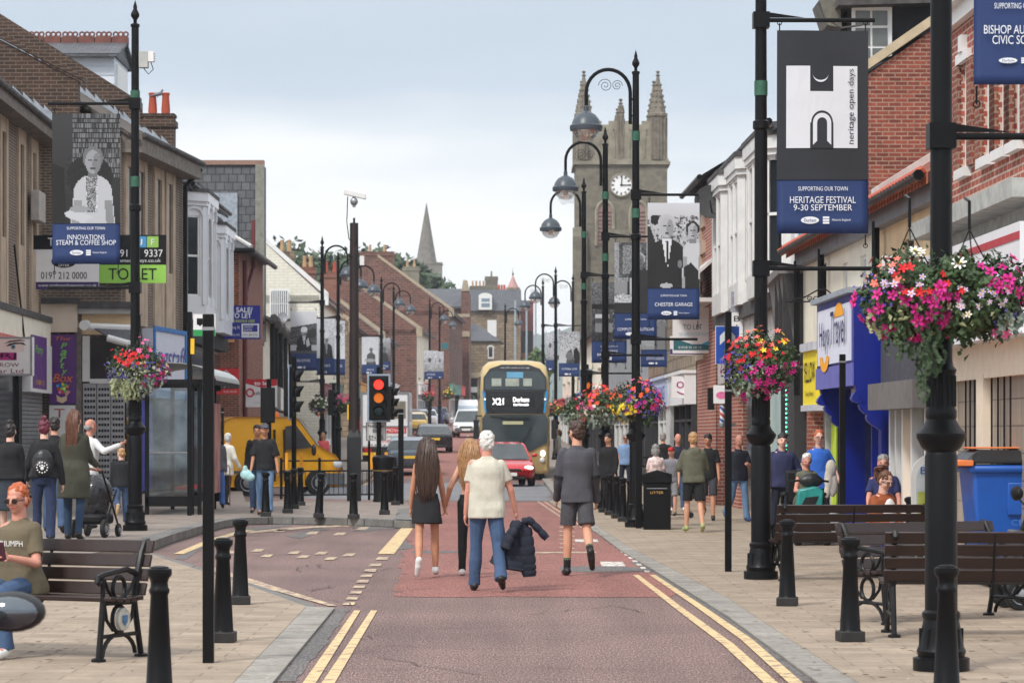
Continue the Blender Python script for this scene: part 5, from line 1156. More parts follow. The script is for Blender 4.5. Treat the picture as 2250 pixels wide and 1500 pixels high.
# ---- printed banner pictures: small grey rasters drawn in code, one flat printed sheet each
def raster(w,h,ops,seed=0):
 q=np.random.RandomState(seed);yy,xx=np.mgrid[0:h,0:w];X=(xx+.5)/w;Y=1-(yy+.5)/h;A=np.full((h,w),.5)
 for o in ops:
  k=o[0]
  if k=='g':A=o[1]+(o[2]-o[1])*Y
  elif k=='e':A=np.where(((X-o[1])/o[3])**2+((Y-o[2])/o[4])**2<1,o[5],A)
  elif k=='p':
   P=o[1];ins=np.zeros(A.shape,bool);n=len(P)
   for i in range(n):
    (x0,y0),(x1,y1)=P[i],P[(i+1)%n];c=(y0>Y)!=(y1>Y);ins^=c&(X<(x1-x0)*(Y-y0)/(y1-y0+1e-9)+x0)
   A=np.where(ins,o[2],A)
  elif k=='n':m=(X>=o[1])&(X<=o[2])&(Y>=o[3])&(Y<=o[4]);A=np.where(m,A+q.uniform(-o[5],o[5],A.shape),A)
  elif k=='books':
   m=(X>=o[1])&(X<=o[2])&(Y>=o[3])&(Y<=o[4]);b=q.uniform(.12,.5,(14,w))[np.clip((Y*22).astype(int)%14,0,13),xx];b=np.where((Y*22)%1<.18,.08,b);A=np.where(m,b,A)
  elif k=='lattice':m=(Y<o[1]+o[2]*X)&(Y>o[3]);g=((X*13+Y*3)%1<.2)|((Y*16-X*3)%1<.22);A=np.where(m,np.where(g,.45,.2),A)
 return np.clip(A,.02,.95)
def bust(cx,top,r,hair,skin,coat,shirt=None,wide=2.3,tie=None,a=.66):
 Y=lambda k:top-k*r*a
 o=[('e',cx,Y(4.3),wide*r,1.7*r*a,coat),('p',[(cx-wide*r,Y(4.3)),(cx+wide*r,Y(4.3)),(cx+wide*1.15*r,0),(cx-wide*1.15*r,0)],coat),('p',[(cx-wide*r,Y(5)),(cx-wide*.55*r,Y(5)),(cx-wide*.7*r,0),(cx-wide*1.1*r,0)],coat*.75),('p',[(cx+wide*r,Y(5)),(cx+wide*.6*r,Y(5)),(cx+wide*.7*r,0),(cx+wide*1.1*r,0)],coat*.7),('p',[(cx-.45*r,Y(1.6)),(cx+.45*r,Y(1.6)),(cx+.5*r,Y(3.1)),(cx-.5*r,Y(3.1))],skin*.7)]
 if shirt:o+=[('p',[(cx-.6*r,Y(2.6)),(cx+.6*r,Y(2.6)),(cx+.05*r,Y(6))],shirt)]
 if tie:o+=[('p',[(cx-.13*r,Y(2.8)),(cx+.15*r,Y(2.8)),(cx+.2*r,Y(5)),(cx,Y(5.8))],tie)]
 o+=[('e',cx,Y(1.0),1.05*r,1.08*r*a,hair),('e',cx,Y(1.35),.78*r,1.12*r*a,skin),('e',cx+.38*r,Y(1.45),.4*r,.95*r*a,skin*.8),('e',cx-.28*r,Y(1.2),.17*r,.1*r*a,.1),('e',cx+.3*r,Y(1.2),.17*r,.1*r*a,.1),('e',cx+.02*r,Y(1.6),.1*r,.16*r*a,skin*.75),('e',cx,Y(1.98),.3*r,.09*r*a,.25)]
 return o
def crowd(n,y0,y1,seed):q=random.Random(seed);return[('e',q.uniform(0,1),q.uniform(y0,y1),.02,.012,q.uniform(.15,.85))for _ in range(n)]
PICS={'library':(66,100,[('g',.1,.2),('books',.3,1,.42,1),('p',[(.0,.0),(.0,.55),(.18,.5),(.2,0)],.04),('e',.55,.42,.34,.2,.08),('n',.2,.9,.25,.6,.05)]+bust(.6,.69,.145,.42,.6,.76,None,1.95)+[('p',[(.5,.42),(.66,.42),(.64,.1),(.52,.1)],.5),('n',.5,.66,.1,.42,.25),('p',[(.12,.08),(.45,.0),(.62,.06),(.3,.13)],.8),('e',.4,.13,.14,.03,.6),('p',[(0,0),(.2,0),(.16,.3),(0,.3)],.05)]),'suits':(50,76,[('g',.5,.85)]+crowd(260,.5,.85,3)+[('p',[(0,.2),(.0,.72),(.12,.7),(.3,.4),(.3,0),(0,0)],.12),('p',[(.02,.78),(.06,.8),(.2,.55),(.16,.52)],.7),('e',.14,.8,.09,.06,.1)]+bust(.37,.86,.165,.75,.72,.1,.9,2.1,.12)+bust(.87,.78,.125,.08,.7,.8,None,1.5)+[('p',[(.7,.25),(.84,.3),(.98,.2),(1,0),(.72,0)],.1),('e',.62,.28,.04,.045,.45),('e',.36,.03,.12,.03,.7)]),'baker':(36,54,[('g',.55,.6),('p',[(.1,.5),(.1,1),(.75,1),(.75,.5)],.3),('p',[(.2,.55),(.2,.96),(.65,.96),(.65,.55)],.5),('n',0,1,.45,1,.12)]+bust(.6,.85,.12,.7,.5,.15)+[('p',[(.35,.5),(.42,.5),(.5,.05),(.36,.05)],.75),('e',.2,.2,.28,.06,.75),('n',0,.5,.12,.28,.2),('p',[(0,0),(1,0),(1,.14),(0,.14)],.15)]),'shopfront':(30,46,[('g',.15,.4),('n',0,1,0,1,.12),('p',[(0,.55),(1,.55),(1,.62),(0,.62)],.08),('p',[(.1,.4),(.5,.4),(.5,.46),(.1,.46)],.8),('p',[(.1,.15),(.6,.15),(.6,.3),(.1,.3)],.5),('n',.6,1,0,.5,.3)]),'nude_marble':(30,46,[('g',.6,.25),('e',.7,.6,.2,.3,.6),('e',.5,.2,.5,.12,.65),('n',0,1,0,1,.06)]+bust(.7,.95,.09,.2,.6,.5)),'hardhat':(40,60,[('g',.75,.92),('lattice',.62,.1,.2),('p',[(.6,.45),(.85,.62),(1,.55),(1,.4),(.7,.35)],.2)]+bust(.52,.6,.11,.9,.6,.13,.85,2.4)+[('e',.52,.57,.12,.07,.95),('p',[(.6,.3),(.68,.38),(.75,.2),(.62,.14)],.8),('p',[(0,0),(1,0),(1,.07),(0,.07)],.3)]),'hardhat2':(36,54,[('g',.85,.9),('n',.2,1,.45,1,.25)]+bust(.55,.62,.14,.9,.6,.2,.6)+[('e',.55,.58,.16,.08,.95),('n',0,1,0,.1,.1)]),'white':(24,36,[('g',.9,.75),('n',0,1,.3,1,.25),('e',.5,.8,.3,.12,.5)]),'reader':(30,46,[('g',.85,.8),('n',0,1,0,1,.05)]+bust(.55,.6,.1,.25,.45,.3,None,2.4)+[('e',.5,.15,.35,.06,.6)]),'worker':(26,40,[('g',.3,.7),('n',0,1,0,1,.15)]+bust(.5,.6,.13,.15,.4,.2,None,2.2)),'ball':(40,60,[('g',.8,.6),('n',0,1,.4,1,.3),('p',[(.35,0),(.4,.35),(.6,.45),(.75,0)],.25),('e',.5,.22,.17,.13,.4),('p',[(.72,0),(.7,.4),(.85,.5),(1,.3),(1,0)],.06),('n',.3,.8,0,.4,.08)]),'crowdpic':(30,46,[('g',.55,.8),('n',0,1,0,1,.28),('e',.4,.55,.12,.1,.25),('e',.6,.3,.2,.12,.7)]),}
VC=VCOL('banner_print');SKYB=S('banner_letters',(226,230,236),var=0)
def banner(px0,px1,py0,py1,D,label,lines,pic=None,split=.235,rings=True,wav=.012,big=False,logos=True,seed=1,low=None,skew=0):
 """cloth banner hung between two arms; picture on top, blue strip with white words below"""
 c0,c1=W3(px0,py1,D),W3(px1,py0,D);w,h=c1.x-c0.x,c1.z-c0.z
 t=thing('banner',label,'banner',(c0.x,D,c0.z),0,'heritage banners hung from the lamp posts')
 ny=lambda x,z:wav*math.sin(x*5+z*3+seed)*(.4+z)+skew*x*w
 def cell(x,z,o=0):return(x*w,ny(x,z)+o,z*h)
 mb=MB();n=12
 for j in range(17):
  for i in range(n+1):mb.v.append(cell(i/n,j/16))
 for j in range(16):
  for i in range(n):a=j*(n+1)+i;mb.f.append((a,a+1,a+n+2,a+n+1));mb.m.append(0)
 mb.build('cloth',BLUEB,t,solid=.006)
 if pic:
  W_,H_,ops=PICS[pic];A=raster(W_,H_,ops,seed);vs,fs,cs=[],[],[]
  for j in range(H_+1):
   for i in range(W_+1):vs.append(cell(i/W_,split+(1-split)*(1-j/H_),-.012))
  for j in range(H_):
   for i in range(W_):a=j*(W_+1)+i;fs.append((a,a+W_+1,a+W_+2,a+1));cs.append(A[j,i])
  me=bpy.data.meshes.new('picture');me.from_pydata(vs,[],fs);ca=me.color_attributes.new('Col','FLOAT_COLOR','CORNER')
  g=np.repeat(np.array(cs)**2.0*.8,4);buf=np.ones((len(g),4));buf[:,0]=g*.97;buf[:,1]=g;buf[:,2]=g*1.06;ca.data.foreach_set('color',buf.ravel())
  me.materials.append(VC);o=bpy.data.objects.new('picture',me);COL.objects.link(o);o.parent=t
 for s,z,tw,th in lines:o=text(s,(w/2,ny(.5,z)-.02,z*h),(1,0,0),(0,0,1),tw*w,th*h,SKYB,None,.004);o.parent=t
 if logos:
  z=(low or .055)*h
  mb=MB();mb.poly([(w*.36+w*.1*math.cos(a),-.024+ny(.3,0),z+.018*h*math.sin(a))for a in np.linspace(0,6.28,16)[:-1]])
  for k in range(3):mb.quad((w*.5,-.024+ny(.5,0),z-.018*h+k*.013*h),(w*.57,-.024+ny(.5,0),z-.018*h+k*.013*h),(w*.57,-.024+ny(.5,0),z-.008*h+k*.013*h),(w*.5,-.024+ny(.5,0),z-.008*h+k*.013*h))
  o=mb.build('logo',SKYB,t,smooth=0)
  if big:
   text('Durham',(w*.36,-.03+ny(.3,0),z),(1,0,0),(0,0,1),.13*w,.016*h,BLUEB,None,.004).parent=t
   text('Historic England',(w*.7,-.02+ny(.7,0),z),(1,0,0),(0,0,1),.2*w,.014*h,SKYB,None,.004).parent=t
 if rings:
  mb=MB()
  for x in(.03,.97):
   for za,zb in((h,h+.09),(-.01,-.14)):mb.tube([(x*w,ny(x,.5),za),(x*w,ny(x,.5),zb)],.008,5);mb.tube([(x*w+.025*math.cos(a),ny(x,.5),zb+.025*math.sin(a))for a in np.linspace(0,6.28,9)],.007,4,caps=False)
  mb.build('hook',BLACK,t)
 return t,w,h,ny
STD=lambda*a:[('SUPPORTING OUR TOWN',.205,.5,.017)]+[(s,.145-i*.042 if len(a)>1 else .13,min(.86,.052*len(s)),.031)for i,s in enumerate(a)]
def zA(py,D,z0=.03):return WZ(py,D)-z0
D1,D2,D3,D4,D5=20.2,33.0,51.6,64.4,77.0
lamp(2068,D1,'nearest street lamp post carrying the largest flower baskets at the right',lantern=False,arms=[(zA(300,D1),1.3,1),(6.5,1.3,1)])
lamp(1672,D2,'street lamp post carrying the Heritage Open Days banner and round flower basket',arms=[(zA(45,D2),1.32,1),(zA(590,D2),1.36,1)])
lamp(1397,D3,'street lamp carrying the Chester Garage banner, tallest lantern before the church tower',arms=[(zA(428,D3),1.14,1),(zA(745,D3),1.12,1)])
lamp(1330,D4,'street lamp carrying the Computer Solutions banner, middle lantern before the church tower',arms=[(zA(520,D4),1.3,1),(zA(780,D4),1.3,1)])
lamp(1283,D5,'street lamp carrying the bakery banner, lowest of three lanterns before the tower',arms=[(zA(605,D5),1.2,1),(zA(820,D5),1.4,1)])
for px,D,lb in((1221,127,'far street lamp just right of the bus roof, nearer of a pair'),(1259,136,'far street lamp touching the left edge of the church tower'),(1193,143,'far street lamp whose pole rises right behind the bus roof'),(1110,190,'farthest street lamp left of the tall grey masts above the bus')):
 lamp(px,D,lb,1 if px==1110 else-1,arms=[(zA(720,D,zg(D)),1.3,1)]if px in(1221,1193)else[],z0=zg(D)+.1,green=False)
DL=46.4
tl=lamp(297,DL,'near left street lamp post with a grey camera box near its top',1,lantern=False,arms=[(zA(228,DL,.14),1.42,-1),(zA(632,DL,.14),1.42,-1)],z0=.14)
for px,D,lb in((708,101,'left far street lamp with spiked top above the hard hat banner'),(743,112,'left far street lamp between the spiked lamp and the dark camera pole'),(774,118,'left far street lamp mostly hidden behind the dark camera pole'),(838,140,'left far street lamp above the red traffic signal'),(865,153,'left far street lamp just right of the one above the red signal'),(944,178,'left far street lamp before the brick gable near the white cars'),(966,196,'left far street lamp beside the green hanging sign')):
 arms=[(zA({708:672,743:705}.get(px,745),D,zg(D)),1.2,-1)]if px in(708,743,838)else[]
 if px==708:arms.append((zA(838,D,.12),1.2,-1))
 lamp(px,D,lb,1,arms=arms,z0=zg(D)+.12,green=False)
mb=MB();cb=thing('camera_box','grey electrical box with looped cable clamped high on the left lamp post','electrical box',(WX(318,DL),DL,WZ(150,DL)))
mb=MB();mb.box(-.09,.06,-.07,.07,0,.27);mb.build('box',S('pale_grey_plastic',(176,178,174)),cb,bevel=.01);mb=MB();mb.box(.06,.15,-.06,.06,.1,.27)
for k in range(4):mb.ell((.155,0,.12+k*.04),(.02,.05,.016),6,5)
mb.build('light_unit',WHITEP,cb);mb=MB();mb.tube([(.1,0,.1),(.14,0,-.02),(.06,0,-.1),(-.02,0,0)],.008,5);mb.build('cable',BLACKM,cb)
banner(115,264,250,580,DL-.02,'large left banner with portrait of a seated woman in a library, above Innovations lettering',[('SUPPORTING OUR TOWN',.237,.56,.019),('INNOVATIONS',.178,.55,.033),('STEAM & COFFEE SHOP',.142,.88,.033)],'library',.27,low=.075,big=True)
t,w,h,ny=banner(1707,1908,68,513,D2-.02,'black and blue Heritage Open Days banner with large white H emblem',[('SUPPORTING OUR TOWN',.22,.54,.021),('HERITAGE FESTIVAL',.165,.72,.033),('9-30 SEPTEMBER',.127,.64,.03)],None,low=.065,big=True,wav=.02)
def bpart(name,pts,m,o):mb=MB();mb.poly([(x*w,ny(x,z)-o,z*h)for x,z in pts]);mb.build(name,m,t,smooth=0)
BK=S('banner_black',(34,36,42),r=.5,var=.2,vs=2)
mb=MB();n=12
for i in range(n):
 for j in range(12):f_=lambda a,b:(a/n*w,ny(a/n,.265+.735*b/12)-.012,(.265+.735*b/12)*h);mb.quad(f_(i,j),f_(i+1,j),f_(i+1,j+1),f_(i,j+1))
mb.build('black_field',BK,t)
LG=S('emblem_white',(214,216,222),var=.03)
for i in range(10):
 x0,x1=.1+.78*i/10,.1+.78*(i+1)/10
 bpart('emblem',[(x0,.545),(x1,.545),(x1,.70),(x0,.70)],LG,.022)
for a,b_ in((.1,.36),(.615,.88)):
 bpart('emblem',[(a,.42),((a+b_)/2,.42),((a+b_)/2,.545),(a,.545)],LG,.022);bpart('emblem',[((a+b_)/2,.42),(b_,.42),(b_,.545),((a+b_)/2,.545)],LG,.022)
 bpart('emblem',[(a,.70),((a+b_)/2,.70),((a+b_)/2,.825),(a,.825)],LG,.022);bpart('emblem',[((a+b_)/2,.70),(b_,.70),(b_,.825),((a+b_)/2,.825)],LG,.022)
bpart('arch',[(.37+.0,.42),(.37,.54)]+[(.49-.12*math.cos(a),.545+.06*math.sin(a))for a in np.linspace(0,math.pi,13)]+[(.61,.54),(.61,.42)],BK,.027)
bpart('arch',[(.39,.435),(.39,.54)]+[(.49-.1*math.cos(a),.545+.048*math.sin(a))for a in np.linspace(0,math.pi,13)]+[(.59,.54),(.59,.435),(.545,.455),(.545,.54)]+[(.49+.055*math.cos(a),.545+.026*math.sin(a))for a in np.linspace(0,math.pi,9)]+[(.435,.54),(.435,.455)],LG,.03)
bpart('moon',[(.475-.085*math.cos(a),.785-.04*math.sin(a))for a in np.linspace(0,math.pi,13)]+[(.475+.085*math.cos(a),.785-.03*math.sin(a))for a in np.linspace(0,math.pi,13)],LG,.027)
text('heritage open days',(w*.815,ny(.8,.6)-.028,h*.625),(0,0,1),(-1,0,0),.37*h,.085*w,BK,None,.004).parent=t
banner(2140,2345,-160,186,D1-.02,'blue banner cut by the top right corner, reading Bishop Civic',[('SUPPORTING OUR TOWN',.495,.58,.036),('BISHOP AUCKLAND',.345,.8,.055),('CIVIC SOCIETY',.28,.62,.055)],'worker',.58,low=.15,big=True)
banner(1423,1537,446,702,D3-.02,'banner with portrait of a man in suit and glasses, reading Chester Garage',STD('CHESTER GARAGE'),'suits',.27,big=True)
banner(1350,1443,533,745,D4-.02,'banner with portrait of a man holding pies, reading Computer Solutions',STD('A-Z','COMPUTER SOLUTIONS'),'baker',.27,seed=3)
banner(1300,1377,620,797,D5-.02,"banner with dark shopfront picture, reading Gregory's Bakery",STD("GREGORY'S",'BAKERY & DELI'),'shopfront',.27,seed=4)
banner(1408,1472,690,806,84,'lower banner with pale reclining figure picture, reading Estate Agents',[('ESTATE AGENTS',.16,.6,.05)],'nude_marble',.33,seed=5,low=.07)
banner(1228,1274,728,827,127,'far right banner with ball and players picture',[('FOOTBALL CLUB',.17,.7,.04)],'ball',.3,seed=6)
banner(1200,1222,733,815,143,'narrow far banner half hidden behind the lamp right of the bus',[],'crowdpic',.3,seed=7)
banner(638,696,684,814,100.9,'left far banner with a man in a white hard hat, reading Estates',[('REA ESTATES',.17,.5,.045)],'hardhat',.29,seed=2)
banner(696,735,700,824,111.9,'left far banner with second hard hat portrait next to the first',[('BANKS',.17,.5,.045)],'hardhat2',.3,seed=8)
banner(733,758,705,824,117.9,'left far banner with mostly white picture beside the dark camera pole',[('ESTATES',.17,.5,.045)],'white',.3,seed=9)
banner(795,832,740,823,139.9,'far left banner with a pale portrait of a reading man above the red signal',[('SMITHS',.13,.4,.04)],'reader',.27,seed=10)
banner(831,858,742,813,152.9,'far left banner with dark portrait next to the pale reading man',[('HERITAGE',.13,.6,.05)],'worker',.27,seed=11)
banner(932,962,770,833,177.9,'farthest left banner with busy grey picture near the white cars',[('STORES',.17,.6,.05)],'crowdpic',.27,seed=12)
banner(961,975,772,832,195.9,'farthest narrow left banner behind the green hanging sign',[],'crowdpic',.27,seed=13)
# ---------------------------------------------------------------- hanging baskets
LF=[LEAF('basket_leaf',lin((24,40,22)),lin((42,64,34)),lin((76,100,56))),LEAF('basket_pale_leaf',lin((70,88,50)),lin((116,128,80)),lin((184,186,140))),LEAF('basket_grey_leaf',lin((88,104,92)),lin((120,136,122)),lin((160,170,154)))]
MOSS=S('moss_liner',(72,58,42),r=.95,vs=14,var=.45,bump=.02)
FC={k:S('petal_'+k,c,r=.6,var=.14,vs=20)for k,c in dict(magenta=(206,34,140),pink=(226,96,150),red=(206,28,34),orange=(232,92,48),yellow=(236,206,52),white=(236,234,226),violet=(92,74,170),salmon=(232,120,104),paleviolet=(200,180,214),crimson=(150,20,60)).items()}
FCEN=S('flower_centre',(236,186,60),var=.1)
def flower(mb,p,nrm,r,k=5,cup=.25,ctr=None):
 a,b=frame_of(nrm);ph=rnd.uniform(0,6);vs=[p-nrm*r*cup]
 for i in range(k):
  for q,rr_ in((0,.45),(.3,.95),(.5,1.02),(.7,.95)):
   t=ph+2*math.pi*(i+q-.5)/k;vs.append(p+(a*math.cos(t)+b*math.sin(t))*r*rr_)
 n=len(vs)-1;mb.add(vs,[(0,1+i,1+(i+1)%n)for i in range(n)])
 if ctr is not None:ctr.ell(p-nrm*r*.05,(r*.26,)*3,6,4)
def basket(px,py,D,r,label,pal,seed,nl=1200,trail=(),dy=-.2,leaf=.03,fl=.028,flat=.8,pale=.2,grey=0):
 c=W3(px,py,D+dy);t=thing('hanging_basket',label,'flower basket',tuple(c),0,'hanging flower baskets on the lamp posts');q=random.Random(seed)
 def surf():
  while True:
   d=V(q.gauss(0,1),q.gauss(0,1),q.gauss(.1,1)).normalized()
   if d.y<.55:break
  k=1+.22*math.sin(3*math.atan2(d.y,d.x)+seed)*abs(d.z+.2)+q.uniform(-.14,.1)
  return d,V(d.x*r,d.y*r,d.z*r*flat)*k
 ms=[MB(),MB(),MB()]
 for i in range(nl):
  d,p=surf();p=p*q.uniform(.72,1.04);s_=leaf*q.uniform(.6,1.35)
  if q.random()<.12:p=p+V(0,0,-q.uniform(0,.22)*r)
  a=(d*.5+V(q.gauss(0,1),q.gauss(0,1),q.gauss(-.3,1))).normalized();b=a.cross(d+V(.01,.01,.02)).normalized();n_=a.cross(b)*s_*.25
  m=1 if(q.random()<pale and d.z<.3 and d.x*math.cos(seed)>-.3)else(2 if q.random()<grey and d.z<.1 else 0)
  ms[m].add([p-a*s_,p+b*s_*.6+n_,p+a*s_,p-b*s_*.6+n_],[(0,1,2),(0,2,3)])
 for(tx,ln,n,m)in trail:
  for i in range(n):
   x=tx*r+q.gauss(0,.16)*r;y=-q.uniform(.1,.75)*r;l=ln*q.uniform(.4,1)
   for k in range(int(l/(leaf*.8))):
    p=V(x+.02*math.sin(k*.7+i),y,-.35*r-k*leaf*.8);s_=leaf*q.uniform(.6,1.1);a=V(q.gauss(0,1),-abs(q.gauss(0,.6)),q.gauss(-.2,.6)).normalized();b=a.cross(V(0,-1,.2)).normalized()
    ms[m].add([p-a*s_,p+b*s_*.7,p+a*s_,p-b*s_*.7],[(0,1,2,3)])
 for m,nm,mt in zip(ms,('foliage','variegated_foliage','grey_foliage'),LF):m.build(nm,mt,t,smooth=0)
 mb=MB();mb.ell((0,.05,-.1*r),(r*.72,r*.72,r*.66),14,9);mb.build('moss_liner',MOSS,t)
 ctr,thr=MB(),MB()
 for col,n,reg,fs in pal:
  mb=MB()
  for i in range(n):
   for _ in range(60):
    d,p=surf()
    if reg[0]<=d.x<=reg[1]and reg[2]<=d.z<=reg[3]:break
   flower(mb,p*1.06,(d+V(q.gauss(0,.25),q.gauss(-.35,.2),q.gauss(.1,.25))).normalized(),fl*fs*q.uniform(.75,1.15),5 if fs<1.25 or col!='white' else 8,ctr=ctr if(col in('white','paleviolet'))else(thr if col=='magenta' else None))
  mb.build('blossoms',FC[col],t,smooth=0,label=col+' blossoms')
 ctr.build('blossom_centres',FCEN,t);thr.build('blossom_centres',FC['crimson'],t)
 mb=MB()
 for k in range(3):a=k*2.1+.4;mb.tube([(r*.5*math.cos(a),r*.5*math.sin(a),r*.4),(0,-dy*.4,r*1.35)],.006,4)
 mb.tube([(0,-dy*.4,r*1.35),(0,-dy*.4,r*1.9),(0,-dy,r*2.0)],.012,5);mb.build('chain',BLACK,t)
 return t
A_=(-1,1,-1,1)
basket(2004,654,D1,.37,'big left half of the nearest basket pair, mostly magenta petunias with white daisies on top',[('magenta',60,(-1,.7,-.9,.35),1.4),('red',26,(-.6,1,-.1,.6),1.0),('white',9,(0,1,.5,1),1.6),('salmon',12,(-1,-.2,.2,.8),.9),('violet',40,(-1,-.4,-.5,.5),.35),('paleviolet',8,(-.6,.2,0,.5),.8)],1,2600,[(-.2,.35,12,0),(.25,.62,20,0),(-.75,.25,5,1)],dy=-.32,leaf=.024,fl=.034,pale=.22)
basket(2136,654,D1,.36,'big right half of the nearest basket pair, dark leaves with purple and small pale flowers',[('magenta',34,(.0,1,-.2,.8),1.3),('white',3,(-1,-.3,.6,1),1.5),('paleviolet',20,(-.4,.9,-.35,.2),.75),('white',8,(-1,-.2,-.5,-.1),.9),('red',8,(-1,-.3,-.2,.3),1.0),('pink',8,(.2,.8,-1,-.5),1.2),('violet',40,(.3,1,-.9,-.3),.35),('orange',6,(.7,1,-.1,.5),.9)],2,2600,[(.75,.2,14,2),(-.25,.3,8,0)],dy=-.3,leaf=.03,fl=.033,pale=.04)
basket(1670,802,D2,.41,'round basket with red, magenta and yellow flowers under the Heritage Open Days banner',[('magenta',58,(-.5,1,-1,.05),1.2),('red',60,(-.85,.6,.1,.75),.85),('salmon',22,(-.8,.4,.6,1),1.0),('yellow',14,(-.1,1,.5,1),1.2),('violet',120,(-1,-.3,-.6,.4),.4),('crimson',14,(-1,-.6,-.2,.5),.9)],3,2600,[(-.4,.25,16,2)],dy=-.35,leaf=.028,fl=.036,pale=.1,grey=.3)
basket(305,812,DL,.46,'round basket of red, pink and violet flowers with variegated trailing leaves on the left lamp',[('red',38,(-.8,.4,.2,.8),1.2),('pink',22,(-.5,.5,.6,1),1.1),('magenta',40,(.2,1,-.9,.7),1.0),('violet',150,(-1,.9,-.5,.3),.45),('white',10,(.5,1,-.2,.4),.8),('crimson',16,(.6,1,-.9,.2),1.1)],4,2200,[(-.7,.35,14,1),(-.2,.45,16,1),(.3,.25,22,2)],dy=-.35,leaf=.03,fl=.036,pale=.45,grey=.3)
basket(1402,884,D3,.44,'basket of violet, orange and yellow flowers under the Chester Garage banner',[('violet',150,(-.6,1,-.7,.8),.6),('orange',34,(-1,.4,.2,1),1.0),('yellow',60,(-1,-.1,-1,-.1),.9),('pink',24,(-.2,.9,.4,1),1.1),('red',10,(.6,1,-.3,.4),1.2),('magenta',14,(-.5,.8,-.5,.4),1.1)],5,1200,[(.4,.35,12,0),(-.5,.2,10,2)],dy=-.35,leaf=.036,fl=.04)
basket(1322,896,D4,.5,'basket of orange flowers above soft grey leaves on the second far right lamp',[('orange',60,(-.7,1,.1,1),1.1),('red',20,(-.6,.6,.4,1),1.1),('pink',20,(-1,-.3,-.1,.7),1.1),('white',8,(-.8,-.3,-.4,.1),1.0)],6,900,[(-.3,.35,16,2),(.2,.3,16,2)],dy=-.35,leaf=.045,fl=.045,grey=.7)
basket(1270,905,D5,.48,'basket of red and pink flowers with silvery leaves just above the boy in grey',[('red',40,(-.2,1,-.5,.8),1.1),('pink',26,(.2,1,-.3,.7),1.1),('white',10,(0,.8,.5,1),1.0)],7,800,[(-.6,.3,18,2)],dy=-.35,leaf=.05,fl=.05,grey=.8)
for i,(px,py,D,pal,lb)in enumerate(((704,890,101,[('white',50,A_,.9),('violet',20,(-1,1,-1,0),.8),('orange',8,(-.4,.6,-1,-.6),1)],'mostly white flowers on the spiked left lamp'),(754,888,112,[('pink',34,(-1,.6,.1,1),1.1),('salmon',20,(0,1,.3,1),1.1),('magenta',12,(-1,-.4,-.3,.6),1)],'pink flowers beside the dark camera pole'),(941,872,178,[('red',40,(-1,1,.1,1),1.2),('violet',20,A_,.8)],'red flowers near the far white van'),(984,866,196,[('yellow',24,(-1,1,.1,1),1.2),('crimson',26,(-1,1,-1,.3),1.1)],'yellow and dark red flowers on the farthest left lamp'),(1215,898,127,[('salmon',24,(-1,1,.3,1),1.1),('yellow',14,(.1,1,-.4,.5),1),('crimson',16,(-1,.2,-.6,.3),1)],'coral and yellow flowers just right of the bus'),(1246,905,136,[('pink',20,(-1,1,.2,1),1.1),('white',16,(-1,1,-.5,.3),1)],'pale pink flowers behind the silvery basket'),(1164,745,230,[('red',12,A_,1)],'small flowers high above the road'))):
 if i==6:continue
 basket(px,py,D,.42,'small far basket with '+lb,pal,20+i,420,[(0,.2,6,0)],leaf=.06,fl=.055)
# ---------------------------------------------------------------- bollards, posts, benches
def bollard(label,loc):
 t=thing('bollard',label,'bollard',loc,0,'black cast iron bollards')
 mb=MB();mb.box(-.1,.1,-.1,.1,0,.085);mb.build('base',S('scuffed_black',(34,32,31),r=.6,var=.5,vs=9),t,bevel=.008)
 mb=MB();mb.lathe([(.09,.085),(.083,.1),(.055,.66),(.058,.665),(.065,.68),(.065,.695),(.056,.71),(.054,.74),(.062,.765),(.078,.785),(.08,.8),(.078,.825),(.06,.83),(.058,.838),(.03,.845),(0,.846)],n=18,caps=False);mb.build('shaft',BLACK,t);return t
BO=[(350,1536,.03,'nearest bollard in front of the left bench, cut by the bottom edge'),(490,1410,.03,'bollard just right of the square post at left front'),(528,1327,.03,'bollard at the wedge point behind the left front square post'),(584,1134,.14,'bollard in front of the man in the grey cap'),(632,1127,.14,'nearest of three bollards by the yellow van'),(646,1117,.14,'middle of three bollards by the yellow van'),(660,1110,.14,'farthest of three bollards by the yellow van'),(700,1137,.14,'slightly leaning bollard alone before the guard rail'),(777,1139,.14,'bollard in front of the dark camera pole'),(845,1130,.14,'bollard in front of the left litter bin'),(869,1109,.14,'bollard at the right side of the left litter bin'),(2080,1531,.03,'bollard in front of the nearest street lamp base'),(1868,1408,.03,'bollard beside the back-to-back benches'),(1730,1330,.03,'bollard in front of the bench behind the second lamp'),(1326,1125,.03,'farthest bollard of the right kerb row'),(1340,1131,.03,'second farthest bollard of the right kerb row'),(1355,1138,.03,'middle bollard of the right kerb row'),(1369,1145,.03,'second nearest bollard of the right kerb row'),(1385,1153,.03,'nearest bollard of the right kerb row beside the litter bin'),(1703,1157,.03,'bollard in front of the young man in navy hoodie'),(1807,1171,.03,'bollard beside the woman on the mobility scooter'),(2000,1229,.03,'bollard behind the woman in the rust cardigan')]
b0=None
for px,py,z,lb in BO:
 p=G(px,py,z)
 if b0 is None:b0=bollard(lb,p)
 else:
  c=dup(b0,p,rnd.uniform(-.2,.2),lb)
  if px==700:c.rotation_euler=(0,R(3.5),.1)
def sqpost(name,label,px,base,top,w,z0=.03,band=None):
 p=G(px,base,z0);h=WZ(top,p.y)-z0;t=thing(name,label,'post',p);mb=MB();mb.box(-w,w,-w,w,0,h);mb.build('post',BLACK,t,bevel=.006)
 mb=MB();bz=WZ(band,p.y)-z0 if band else h-.12;mb.box(-w-.003,w+.003,-w-.003,w+.003,bz,bz+.025);mb.build('strap',GREYM,t);return t,p
